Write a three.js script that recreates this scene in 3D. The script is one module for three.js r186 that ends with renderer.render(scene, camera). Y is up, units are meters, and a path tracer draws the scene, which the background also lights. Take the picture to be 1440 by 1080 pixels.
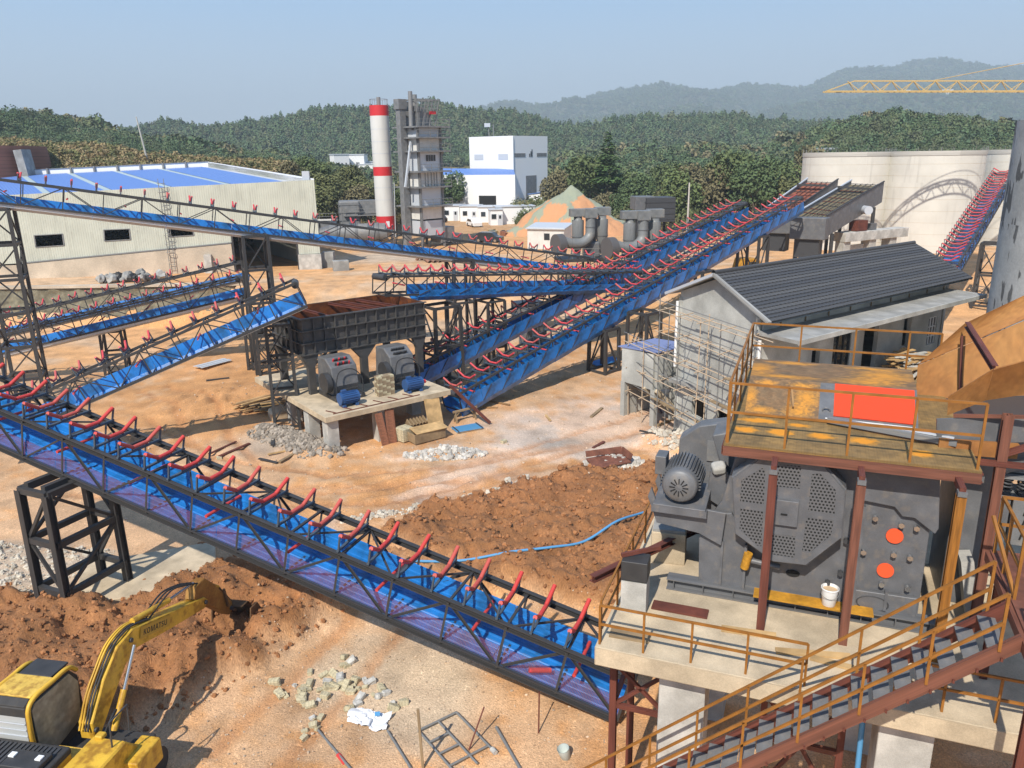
import * as THREE from 'three';
import { mergeGeometries, mergeVertices } from 'three/addons/utils/BufferGeometryUtils.js';
import { RoundedBoxGeometry } from 'three/addons/geometries/RoundedBoxGeometry.js';

// ---------- camera, sky, sun, exposure ----------
const scene = new THREE.Scene();
const camera = new THREE.PerspectiveCamera(2 * Math.atan(540 / 1100) * 180 / Math.PI, 4 / 3, 0.1, 9000);
camera.position.set(0, 14.5, 0);
camera.rotation.order = 'YXZ';
camera.rotation.set(-16.3 * Math.PI / 180, 0, -0.016);
scene.add(camera);
const SUN_AZ = 23 * Math.PI / 180, SUN_EL = 46 * Math.PI / 180;
const sunDir = new THREE.Vector3(-Math.sin(SUN_AZ) * Math.cos(SUN_EL), Math.sin(SUN_EL), Math.cos(SUN_AZ) * Math.cos(SUN_EL));
{
  const W = 256, H = 256, a = new Float32Array(W * H * 4), L = (p, q, t) => p + (q - p) * t;
  const stops = [[-90, .30, .26, .22], [-2, .46, .47, .49], [0, .62, .68, .73], [3, .57, .67, .765], [6, .48, .63, .80], [9.5, .375, .58, .84], [20, .29, .46, .75], [45, .17, .33, .64], [90, .11, .24, .54]];
  for (let j = 0; j < H; j++) {
    const el = (j + .5) / H * 180 - 90;
    let k = 0; while (k < stops.length - 2 && el > stops[k + 1][0]) k++;
    const t = Math.min(1, Math.max(0, (el - stops[k][0]) / (stops[k + 1][0] - stops[k][0])));
    for (let i = 0; i < W; i++) { const o = (j * W + i) * 4; for (let c = 0; c < 3; c++) a[o + c] = L(stops[k][c + 1], stops[k + 1][c + 1], t) * .92; a[o + 3] = 1; }
  }
  const sky = new THREE.DataTexture(a, W, H, THREE.RGBAFormat, THREE.FloatType);
  sky.mapping = THREE.EquirectangularReflectionMapping; sky.magFilter = THREE.LinearFilter; sky.minFilter = THREE.LinearFilter; sky.needsUpdate = true;
  scene.background = sky; scene.environment = sky;
}
const sun = new THREE.DirectionalLight(new THREE.Color().setRGB(1, .935, .83), 4.9);
sun.position.copy(sunDir).multiplyScalar(300).add(new THREE.Vector3(0, 0, -60)); sun.target.position.set(0, 0, -60);
sun.castShadow = true; sun.shadow.radius = 1.2; sun.shadow.mapSize.set(4096, 4096);
Object.assign(sun.shadow.camera, { left: -120, right: 120, top: 120, bottom: -120, near: 1, far: 700 });
scene.add(sun, sun.target);
const renderer = new THREE.WebGLRenderer({ antialias: true });
renderer.toneMapping = THREE.LinearToneMapping; renderer.toneMappingExposure = 1.22;
renderer.shadowMap.enabled = true;
scene.fog = new THREE.FogExp2(new THREE.Color().setRGB(.78, .91, 1.0), 0.00036);

// ---------- helpers ----------
const rng = (s) => () => { s |= 0; s = s + 0x6D2B79F5 | 0; let t = Math.imul(s ^ s >>> 15, 1 | s); t = t + Math.imul(t ^ t >>> 7, 61 | t) ^ t; return ((t ^ t >>> 14) >>> 0) / 4294967296; };
const V = (x, y, z) => new THREE.Vector3(x, y, z);
const R = Math.PI / 180;
const clamp = (x, a = 0, b = 1) => Math.min(b, Math.max(a, x));
const lerp = (a, b, t) => a + (b - a) * t;
const sstep = (a, b, x) => { const t = clamp((x - a) / (b - a)); return t * t * (3 - 2 * t); };
const hash2 = (i, j, s) => { let h = Math.imul(i, 374761393) ^ Math.imul(j, 668265263) ^ Math.imul(s, 1442695041); h = Math.imul(h ^ h >>> 13, 1274126177); return ((h ^ h >>> 16) >>> 0) / 4294967296; };
function vnoise(x, y, s = 1, per = 0) {
  const i = Math.floor(x), j = Math.floor(y), f = x - i, g = y - j, u = f * f * (3 - 2 * f), v = g * g * (3 - 2 * g), w = per ? (n) => ((n % per) + per) % per : (n) => n;
  const a = hash2(w(i), w(j), s), b = hash2(w(i + 1), w(j), s), c = hash2(w(i), w(j + 1), s), d = hash2(w(i + 1), w(j + 1), s);
  return a + (b - a) * u + (c - a) * v + (a - b - c + d) * u * v;
}
function fbm(x, y, s = 1, oct = 4, per = 0) { let r = 0, a = .5, n = 0; for (let o = 0; o < oct; o++) { r += a * vnoise(x, y, s + o, per); n += a; a *= .5; x *= 2; y *= 2; per *= 2; } return r / n; }

const used = new Map();
function numbered(n) { const k = used.get(n) || 0; used.set(n, k + 1); return k ? n + '_' + String(k).padStart(3, '0') : n; }
function thing(name, label, category, pos = [0, 0, 0], turn = 0, group) {
  const o = new THREE.Group(); o.name = numbered(name); o.position.set(...pos); o.rotation.y = turn;
  o.userData = { label, category }; if (group) o.userData.group = group; scene.add(o); return o;
}
function tag(o, label, category, group) { o.userData = { label, category }; if (group) o.userData.group = group; return o; }
function mesh(name, geo, mat, parent) {
  const m = new THREE.Mesh(geo, mat); m.name = parent ? name : numbered(name); m.castShadow = m.receiveShadow = true; (parent || scene).add(m); return m;
}
function structure(name, geo, mat) { const m = mesh(name, geo, mat); m.userData = { kind: 'structure' }; return m; }
function copyOf(src, pos, turn, label, group) {
  const c = src.clone(); c.name = numbered(src.name.replace(/_\d{3}$/, '')); c.position.set(...pos); c.rotation.y = turn;
  c.userData = { ...src.userData, label: label || src.userData.label }; if (group) c.userData.group = group; scene.add(c); return c;
}
const UNIT = new THREE.BoxGeometry(1, 1, 1);
const gcache = new Map();
// box with uv in metres, edges chamfered by b
function bx(w, h, d, b = 0) {
  const k = 'b' + [w, h, d, b].map((v) => v.toFixed(3)).join();
  if (gcache.has(k)) return gcache.get(k);
  let g;
  if (b > 0) g = new RoundedBoxGeometry(w, h, d, 1, b); else g = new THREE.BoxGeometry(w, h, d);
  const p = g.attributes.position, n = g.attributes.normal, u = g.attributes.uv;
  for (let i = 0; i < p.count; i++) {
    const ax = Math.abs(n.getX(i)), ay = Math.abs(n.getY(i)), az = Math.abs(n.getZ(i));
    if (ay >= ax && ay >= az) u.setXY(i, p.getX(i), p.getZ(i)); else if (ax >= az) u.setXY(i, p.getZ(i), p.getY(i)); else u.setXY(i, p.getX(i), p.getY(i));
  }
  gcache.set(k, g); return g;
}
function box(name, mat, parent, w, h, d, x, y, z, ry = 0, rx = 0, rz = 0, b = 0) {
  const m = mesh(name, bx(w, h, d, b), mat, parent); m.position.set(x, y, z); m.rotation.set(rx, ry, rz, 'YXZ'); return m;
}
const _x = V(0, 0, 0), _y = V(0, 0, 0), _z = V(0, 0, 0), _m = new THREE.Matrix4();
function orient(m, a, b, up) {   // local x runs from a to b
  _x.subVectors(b, a); const l = _x.length(); _x.divideScalar(l);
  _z.crossVectors(_x, up || (Math.abs(_x.y) > .95 ? V(0, 0, 1) : V(0, 1, 0))).normalize(); _y.crossVectors(_z, _x);
  _m.makeBasis(_x, _y, _z); m.quaternion.setFromRotationMatrix(_m); m.position.addVectors(a, b).multiplyScalar(.5); return l;
}
const arr = (p) => Array.isArray(p) ? V(...p) : p;
function bar(name, mat, parent, a, b, w, h = w, up) { const m = mesh(name, UNIT, mat, parent); const l = orient(m, arr(a), arr(b), up); m.scale.set(l, h, w); return m; }
const CYL = new THREE.CylinderGeometry(1, 1, 1, 14).rotateZ(Math.PI / 2), CYLS = new THREE.CylinderGeometry(1, 1, 1, 8).rotateZ(Math.PI / 2);
function rod(name, mat, parent, a, b, r, geo = CYLS) { const m = mesh(name, geo, mat, parent); const l = orient(m, arr(a), arr(b)); m.scale.set(l, r, r); return m; }
// channel / angle profile of unit length along x
function profile(pts) { const s = new THREE.Shape(pts.map(([x, y]) => new THREE.Vector2(x, y))); const g = new THREE.ExtrudeGeometry(s, { depth: 1, bevelEnabled: false }); g.translate(0, 0, -.5); g.rotateY(Math.PI / 2); return g; }
const CHANNEL = profile([[-.5, -.5], [.5, -.5], [.5, -.36], [-.28, -.36], [-.28, .36], [.5, .36], [.5, .5], [-.5, .5]]);
const ANGLE = profile([[-.5, -.5], [.5, -.5], [.5, -.36], [-.36, -.36], [-.36, .5], [-.5, .5]]);
const IBEAM = profile([[-.5, -.5], [.5, -.5], [.5, -.4], [.08, -.4], [.08, .4], [.5, .4], [.5, .5], [-.5, .5], [-.5, .4], [-.08, .4], [-.08, -.4], [-.5, -.4]]);
function prof(name, geo, mat, parent, a, b, w, h, up) { const m = mesh(name, geo, mat, parent); const l = orient(m, arr(a), arr(b), up); m.scale.set(l, h, w); return m; }
function tube(name, mat, parent, pts, r, seg = 40, rs = 7) { return mesh(name, new THREE.TubeGeometry(new THREE.CatmullRomCurve3(pts.map(arr)), seg, r, rs), mat, parent); }
// polygon extruded between two levels, uv in metres
function prism(pts, y0, y1) {
  const s = new THREE.Shape(pts.map(([x, z]) => new THREE.Vector2(x, -z))); const g = new THREE.ExtrudeGeometry(s, { depth: y1 - y0, bevelEnabled: false }); g.rotateX(-Math.PI / 2); g.translate(0, y0, 0); return g;
}
// side plate: polygon in x-y, thickness d centred on z
function plate(pts, d, bevel = 0) {
  const s = new THREE.Shape(pts.map(([x, y]) => new THREE.Vector2(x, y)));
  const g = new THREE.ExtrudeGeometry(s, { depth: d - 2 * bevel, bevelEnabled: bevel > 0, bevelSize: bevel, bevelThickness: bevel, bevelSegments: 1 }); g.translate(0, 0, -d / 2 + bevel); return g;
}
function quadGeo(list) {   // list of [a,b,c,d] corner arrays, flat shaded, uv in metres
  const p = [], u = [], idx = []; let k = 0;
  for (const q of list) {
    const [a, b, c, d] = q.map((e) => V(...e)); const w = a.distanceTo(b), h = a.distanceTo(d);
    for (const e of [a, b, c, d]) p.push(e.x, e.y, e.z); u.push(0, 0, w, 0, w, h, 0, h); idx.push(k, k + 1, k + 2, k, k + 2, k + 3); k += 4;
  }
  const g = new THREE.BufferGeometry(); g.setAttribute('position', new THREE.Float32BufferAttribute(p, 3)); g.setAttribute('uv', new THREE.Float32BufferAttribute(u, 2)); g.setIndex(idx); g.computeVertexNormals(); return g;
}
function xf(g, x = 0, y = 0, z = 0, ry = 0, rx = 0, rz = 0, sx = 1, sy = sx, sz = sx) {
  const c = g.clone(); c.applyMatrix4(new THREE.Matrix4().compose(V(x, y, z), new THREE.Quaternion().setFromEuler(new THREE.Euler(rx, ry, rz, 'YXZ')), V(sx, sy, sz))); return c;
}
const merge = (list) => mergeGeometries(list.map((g) => { const c = g.index ? g.toNonIndexed() : g; for (const k of Object.keys(c.attributes)) if (!['position', 'normal', 'uv'].includes(k)) c.deleteAttribute(k); return c; }));

// ---------- textures ----------
function tex(size, fn, colour = true) {
  const a = new Uint8Array(size * size * 4);
  for (let j = 0; j < size; j++) for (let i = 0; i < size; i++) { const c = fn(i / size, j / size), o = (j * size + i) * 4; for (let k = 0; k < 3; k++) a[o + k] = clamp(Array.isArray(c) ? c[k] : c) * 255; a[o + 3] = 255; }
  const t = new THREE.DataTexture(a, size, size, THREE.RGBAFormat); t.wrapS = t.wrapT = THREE.RepeatWrapping; t.magFilter = THREE.LinearFilter; t.minFilter = THREE.LinearMipmapLinearFilter; t.generateMipmaps = true;
  if (colour) t.colorSpace = THREE.SRGBColorSpace; t.needsUpdate = true; return t;
}
const rep = (t, m) => { const c = t.clone(); c.repeat.set(1 / m, 1 / m); c.needsUpdate = true; return c; };
const T = {};
T.dirtB = tex(1024, (u, v) => { const n = fbm(u * 8, v * 8, 31, 6, 8), f = vnoise(u * 200, v * 200, 77, 200), p = vnoise(u * 90, v * 90, 55, 90); return .25 + n * .45 + (f - .5) * .22 + (p > .86 ? (p - .86) * 2.2 : 0); }, false);
T.dirt = tex(1024, (u, v) => { const n = fbm(u * 6, v * 6, 11, 6, 6), f = vnoise(u * 256, v * 256, 7, 256), p = vnoise(u * 110, v * 110, 5, 110), st = p > .9 ? .12 : p < .08 ? -.13 : 0; const k = .80 + (n - .5) * .34 + (f - .5) * .16 + st; return [k + .012, k, k - .012]; });
T.conc = tex(512, (u, v) => { const n = fbm(u * 5, v * 5, 3, 6, 5), s = fbm(u * 16, v * 3, 9, 4, 0 * 1), f = vnoise(u * 170, v * 170, 4, 170); const k = .86 + (n - .5) * .3 + (f - .5) * .08; return [k, k - .006, k - .02]; });
T.concB = tex(512, (u, v) => .5 + (fbm(u * 10, v * 10, 21, 6, 10) - .5) * .8, false);
T.steel = tex(512, (u, v) => { const n = fbm(u * 4, v * 4, 41, 6, 4), f = vnoise(u * 120, v * 120, 42, 120), d = fbm(u * 12, v * 12, 44, 4, 12); const k = .84 + (n - .5) * .22 + (f - .5) * .06, q = clamp((d - .56) * 3.2) * .28; return [k + q * .45, k + q * .28, k + q * .08]; });
T.rust = tex(512, (u, v) => { const n = fbm(u * 5, v * 5, 51, 6, 5), m = fbm(u * 22, v * 22, 53, 4, 22), t = clamp(n * 1.5 - .3); return [lerp(.50, .82, t) * (.8 + m * .35), lerp(.27, .52, t) * (.8 + m * .35), lerp(.13, .2, t) * (.8 + m * .35)]; });
T.grime = tex(512, (u, v) => { const n = fbm(u * 4, v * 4, 46, 6, 4), d = fbm(u * 9, v * 9, 48, 5, 9), f = vnoise(u * 90, v * 90, 49, 90), q = sstep(.40, .85, d) * .55, k = .9 + (n - .5) * .2 + (f - .5) * .06; return [lerp(k, .50, q), lerp(k, .40, q), lerp(k, .34, q)]; });
T.rust2 = tex(512, (u, v) => { const n = fbm(u * 4, v * 4, 56, 6, 4), m = fbm(u * 26, v * 26, 58, 3, 26), t = clamp(n * 1.6 - .35), k = .82 + m * .2; return [lerp(.74, .92, t) * k, lerp(.62, .86, t) * k, lerp(.50, .78, t) * k]; });
T.foil = tex(256, (u, v) => { const n = fbm(u * 6, v * 6, 61, 5, 6), k = .80 + (n - .5) * .36; return [k * 1.02, k, k * .9]; });
T.stain = tex(512, (u, v) => { const s = fbm(u * 24, v * 2, 71, 4, 0), n = fbm(u * 6, v * 6, 73, 5, 6), k = .92 + (n - .5) * .10 - clamp(s - .6) * .22; return [k, k - .008, k - .022]; });

const C3 = (r, g, b) => new THREE.Color().setRGB(r, g, b);
function mat(r, g, b, rough = .8, metal = 0, extra = {}) { return new THREE.MeshStandardMaterial({ color: C3(r, g, b), roughness: rough, metalness: metal, side: THREE.DoubleSide, ...extra }); }
const M = {
  darkSteel: mat(.066, .065, .066, .55, .1, { map: rep(T.steel, 1.5) }),
  darkSteel2: mat(.055, .056, .06, .55, .1),
  greySteel: mat(.20, .205, .215, .5, .1, { map: rep(T.steel, 1.7), bumpMap: rep(T.concB, 2), bumpScale: .004 }),
  greySteel2: mat(.28, .285, .29, .55, .1, { map: rep(T.steel, 2.3) }),
  crusherGrey: mat(.19, .195, .21, .48, .1, { map: rep(T.steel, 1.3), bumpMap: rep(T.concB, 1.2), bumpScale: .004 }),
  hopperGrey: mat(.095, .092, .09, .6, .1, { map: rep(T.steel, 2.1) }),
  bracket: mat(.07, .095, .125, .5, .1),
  roller: mat(.55, .05, .042, .5), rollerDust: mat(.50, .085, .065, .7), rollerFar: mat(.58, .06, .07, .55), rollerFarDust: mat(.50, .10, .09, .7),
  bluePan: new THREE.MeshPhysicalMaterial({ color: C3(.014, .225, .68), map: rep(T.grime, 4.3), roughness: .32, clearcoat: .5, clearcoatRoughness: .3, side: THREE.DoubleSide }),
  panBack: mat(.55, .58, .62, .42, .15),
  blueRoof: mat(.12, .235, .56, .55), blueMotor: mat(.03, .09, .24, .45, .1), blueTarp: mat(.03, .19, .50, .7), bluePipe: mat(.09, .30, .55, .6),
  primer: mat(.20, .058, .045, .7, 0, { map: rep(T.foil, 1.1) }), primer2: mat(.26, .10, .075, .75, 0, { map: rep(T.foil, .8) }),
  rail: mat(.46, .195, .038, .6, .1, { map: rep(T.foil, .6) }),
  rustPlate: mat(.78, .66, .55, .75, .1, { map: rep(T.rust, 2.2), bumpMap: rep(T.concB, 1.4), bumpScale: .004 }),
  rustDark: mat(.34, .27, .22, .85, .1, { map: rep(T.rust, 2.2) }),
  rustDeck: mat(.55, .62, .62, .8, .1, { map: rep(T.rust, 1.3), bumpMap: rep(T.concB, .5), bumpScale: .006 }),
  yellowPaint: mat(.72, .36, .035, .7, 0, { map: rep(T.foil, .7) }),
  redPanel: mat(.66, .055, .015, .9), orangeDot: mat(.82, .10, .03, .5),
  concrete: mat(.70, .575, .41, .9, 0, { map: rep(T.conc, 2.4), bumpMap: rep(T.concB, 1.6), bumpScale: .008 }),
  concreteWhite: mat(.66, .65, .62, .9, 0, { map: rep(T.conc, 2.0), bumpMap: rep(T.concB, 1.3), bumpScale: .005 }),
  concreteFar: mat(.70, .60, .48, .9, 0, { map: rep(T.conc, 11), bumpMap: rep(T.concB, 3), bumpScale: .01 }),
  tanPlate: mat(.66, .385, .15, .75, 0, { map: rep(T.rust2, 2.6), bumpMap: rep(T.concB, 1.4), bumpScale: .003 }), tread: mat(.24, .24, .24, .7, .1, { map: rep(T.steel, .9) }),
  concreteGrey: mat(.42, .42, .41, .92, 0, { map: rep(T.conc, 3.1), bumpMap: rep(T.concB, 2), bumpScale: .01 }),
  silo: mat(.73, .725, .68, .9, 0, { map: rep(T.stain, 9), bumpMap: rep(T.concB, 3), bumpScale: .01 }),
  siloNear: mat(.30, .30, .295, .9, 0, { map: rep(T.conc, 3.3), bumpMap: rep(T.concB, 1.8), bumpScale: .01 }),
  render: mat(.60, .61, .585, .9, 0, { map: rep(T.conc, 4.5), bumpMap: rep(T.concB, 2), bumpScale: .005 }),
  white: mat(.78, .78, .76, .5, 0, { map: rep(T.stain, 4) }), whiteClean: mat(.8, .8, .79, .5),
  cladding: mat(.64, .67, .585, .5, 0, { map: rep(T.stain, 7) }),
  redPaint: mat(.58, .025, .03, .5),
  tile: mat(.100, .099, .102, .62, 0, { map: rep(T.conc, .9) }), tile2: mat(.120, .118, .118, .62, 0, { map: rep(T.conc, .7) }), tile3: mat(.085, .085, .090, .6, 0, { map: rep(T.conc, 1.1) }),
  glass: mat(.03, .035, .04, .08, .2), dark: mat(.012, .012, .012, .9), rubber: mat(.025, .025, .026, .8),
  wood: mat(.50, .30, .16, .85, 0, { map: rep(T.foil, 1.9) }), woodPale: mat(.78, .53, .30, .85, 0, { map: rep(T.foil, 1.7) }), woodGrey: mat(.42, .31, .22, .9, 0, { map: rep(T.foil, 1.6) }),
  bamboo: mat(.52, .40, .28, .8), pipeGrey: mat(.26, .26, .25, .5, .4),
  excYellow: mat(.84, .50, .045, .5, 0, { map: rep(T.grime, 1.4) }), excPale: mat(.88, .57, .10, .55, 0, { map: rep(T.grime, 1.1) }), excMuddy: mat(.50, .31, .08, .7, 0, { map: rep(T.rust2, 1.2) }), excDark: mat(.055, .052, .05, .7, 0, { map: rep(T.steel, .8) }), excSoil: mat(.20, .11, .06, .85, .1, { map: rep(T.foil, .5) }),
  chrome: mat(.55, .55, .55, .2, .9), brick: mat(.36, .15, .10, .9, 0, { map: rep(T.foil, .4) }), brickPale: mat(.42, .33, .26, .9, 0, { map: rep(T.foil, .4) }),
  block: mat(.74, .68, .57, .95, 0, { map: rep(T.foil, .35) }), cloth: mat(.75, .76, .78, .9), craneYellow: mat(.52, .37, .15, .6), redSoil: mat(.42, .19, .09, .95),
};
// ---------- ground ----------
function polyDist(x, z, poly) {   // signed, positive inside
  let d = 1e9, ins = false;
  for (let i = 0, j = poly.length - 1; i < poly.length; j = i++) {
    const [ax, az] = poly[j], [bx_, bz] = poly[i], ex = bx_ - ax, ez = bz - az, t = clamp(((x - ax) * ex + (z - az) * ez) / (ex * ex + ez * ez));
    d = Math.min(d, Math.hypot(x - ax - ex * t, z - az - ez * t));
    if ((az > z) !== (bz > z) && x < (bx_ - ax) * (z - az) / (bz - az) + ax) ins = !ins;
  }
  return ins ? d : -d;
}
const digA = [[-20, -23.6], [-15, -23.7], [-12.9, -23.3], [-10.6, -26.2], [-6.2, -25.8], [-5.7, -23.3], [-7.3, -20.6], [-9.0, -18.4], [-10.4, -17.2], [-13, -17.5], [-20, -17]];
const digB = [[-4.9, -29.2], [-2.5, -30.9], [.9, -33.0], [6.8, -34], [10, -31], [8, -27], [4.2, -22.6], [.9, -23.4], [-2.2, -25.0], [-5.2, -27.4]];
const digC = [[-5.9, -25.8], [-2.0, -24.2], [-1.5, -25.2], [-5, -27.2]];
const paleP = [[-7, -20.2], [-4.6, -22.2], [-1.5, -21.5], [-.5, -19], [-2, -17.2], [-6, -17.6]];
const paleQ = [[-7, -29.4], [-2.6, -32.3], [1.3, -35], [7, -36.5], [14, -38], [12, -46], [4, -47], [-1, -42], [-4, -36.4], [-6.5, -31]];
const stonesP = [[-22, -23.9], [-16, -24.2], [-15.4, -27.4], [-22, -28.5]];
function digMask(x, z) { const w = (fbm(x * .9, z * .9, 81, 3) - .5) * 1.3; return Math.max(sstep(-.35, .5, polyDist(x, z, digA) + w), sstep(-.35, .5, polyDist(x, z, digB) + w), .7 * sstep(-.3, .5, polyDist(x, z, digC) + w)); }
const ridges = [
  { z: -650, f: 150, b: 400, t: [[-900, 26], [-334, 27], [-300, 28], [-265, 37], [-238, 33], [-215, 35], [-170, 39], [-142, 47], [-112, 41], [-80, 44], [-52, 49], [-20, 42], [26, 34], [60, 30], [104, 38], [135, 33], [160, 35], [217, 30], [301, 25], [409, 21], [900, 20]] },
  { z: -290, f: 70, b: 100, t: [[60, 2], [75, 7], [92, 10], [104, 14], [117, 19], [129, 22.6], [146, 21.6], [157, 18.5], [172, 17], [182, 16.5], [300, 14]] },
  { z: -270, f: 60, b: 130, t: [[-400, 28], [-211, 28], [-165, 26.5], [-156, 27], [-150, 23], [-141, 20.4], [-120, 18], [-106, 15.5], [-90, 12], [-60, 6], [-40, 2]] },
  { z: -150, f: 30, b: 70, t: [[-260, 20], [-118, 20.5], [-93, 17.4], [-78, 16.4], [-67, 15], [-54, 13.8], [-44, 12.6], [-36, 10.6], [-28, 6.6], [-23, 3.6], [-17, 2]] },
  { z: -340, f: 120, b: 90, t: [[-30, 2], [-4, 4], [19, 7.5], [42, 12], [68, 12], [93, 11], [119, 10.5], [200, 10]] },
  { z: -3200, f: 900, b: 900, t: [[-2600, 40], [-1200, 60], [-316, 108], [-66, 180], [127, 193], [237, 217], [428, 235], [565, 248], [675, 228], [785, 214], [894, 228], [1030, 236], [1138, 250], [1271, 286], [1434, 291], [1568, 304], [1677, 308], [1789, 286], [1978, 293], [2420, 261], [3600, 200]] },
  { z: -2300, f: 500, b: 500, t: [[-2600, 20], [-300, 40], [100, 90], [420, 120], [700, 100], [1000, 150], [1300, 170], [1700, 150], [2600, 120]] },
];
const tabAt = (t, x) => { if (x <= t[0][0]) return t[0][1]; for (let i = 1; i < t.length; i++) if (x <= t[i][0]) return lerp(t[i - 1][1], t[i][1], (x - t[i - 1][0]) / (t[i][0] - t[i - 1][0])); return t[t.length - 1][1]; };
const ruts = [[[-22, -43], [-16, -36.5], [-9, -33.6], [-2, -34.6], [3, -38.5], [9, -43]], [[-20, -34], [-12, -32.2], [-5, -32.6], [1, -36], [8, -39]], [[-26, -62], [-14, -66], [2, -68], [14, -70]], [[-24, -50], [-20, -47], [-17, -41], [-13, -35]], [[-7, -16], [-5.5, -19], [-4.5, -23]]];
function rutAt(x, z) { let m = 0; for (const p of ruts) for (let i = 0; i < p.length - 1; i++) { const [ax, az] = p[i], [bx_, bz] = p[i + 1], ex = bx_ - ax, ez = bz - az, l = Math.hypot(ex, ez), t = ((x - ax) * ex + (z - az) * ez) / (l * l); if (t < -.02 || t > 1.02) continue; const d = ((x - ax) * ez - (z - az) * ex) / l + (vnoise(x * .5, z * .5, 25) - .5) * .5; for (const o of [-.95, .95]) m = Math.max(m, 1 - Math.abs(d - o) / .34); } return clamp(m * 1.6); }
function baseH(x, z) {
  let h = 2 * Math.max(sstep(-68, -80, z), x > 26 ? 0 : 0);
  if (x < -28) { h = lerp(h, z < -81 ? 2 : -2 * sstep(-52, -60, z), sstep(-28, -30, x)); }
  return h;
}
function groundH(x, z) {
  let h = baseH(x, z);
  for (const r of ridges) {
    const hh = tabAt(r.t, x) * Math.exp(-(((z - r.z) / (z > r.z ? r.f : r.b)) ** 2)); if (hh > h && hh > 2.2) h = Math.max(h, hh + (fbm(x / (r.f * .25), z / (r.f * .25), 91, 3) - .5) * Math.min(hh, r.f * .1));
  }
  if (z > -62 && z < 20 && Math.abs(x) < 60) {
    h += (fbm(x * .25, z * .25, 12, 3) - .5) * .22 + (fbm(x * 1.4, z * 1.4, 14, 3) - .5) * .07;
    const d = digMask(x, z);
    if (d > 0) { const c = fbm(x * .8, z * .8, 15, 3), r1 = Math.abs(fbm(x * 2.6, z * 2.6, 16, 2) - .5) * 2, r2 = fbm(x * 6, z * 6, 17, 2); h += d * (.1 + c * 1.0 + (.5 - r1) * .42 + (r2 - .5) * .2 + (vnoise(x * 4.5, z * 4.5, 18) - .5) * .08); }
    const ru = rutAt(x, z); if (ru > 0) h += -ru * .07 + ru * .05 * Math.sin((x + z * .6) * 9);
    const e = ((x + 18.5) / 4.2) ** 2 + ((z + 47) / 4.5) ** 2; if (e < 1) h += (1 - e) * (.28 + .16 * Math.sin((x * .8 + z * .35) * 7 + fbm(x, z, 19, 2) * 4));
    const e2 = ((x + 4) / 6) ** 2 + ((z + 33.5) / 2.6) ** 2; if (e2 < 1) h += (1 - e2) * .10 * Math.sin((x * .5 + z * .87) * 8 + fbm(x * .7, z * .7, 23, 2) * 5);
    { const t = clamp(((x + 13.6) * 4 + (z + 40.6) * 3.4) / 27.6), dd = Math.hypot(x + 13.6 - t * 4, z + 40.6 - t * 3.4); if (dd < 1.3) h += .5 * (1 - dd / 1.3) * (.5 + fbm(x * 1.5, z * 1.5, 27, 3)); for (const [cx, cz, a, b, q] of [[-3.4, -36.9, 2, .8, .35], [4.9, -35.6, 1.5, .8, .3]]) { const e3 = Math.hypot((x - cx) / a, (z - cz) / b); if (e3 < 1) h += q * (1 - e3) * (.4 + fbm(x * 2, z * 2, 28, 3) * 1.2); } const t4 = clamp(((x - 7.5) * 6.5 + (z + 38.4) * 5) / 67), d4 = Math.hypot(x - 7.5 - t4 * 6.5, z + 38.4 - t4 * 5); if (d4 < 1.4) h += .7 * (1 - d4 / 1.4) * (.4 + fbm(x * 1.3, z * 1.3, 29, 3)); }
    const rb = sstep(-.3, .8, polyDist(x, z, stonesP)); if (rb > 0) h += rb * .25 * fbm(x * 2, z * 2, 24, 3);
  }
  return h;
}
const K = 1 / .62;
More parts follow.
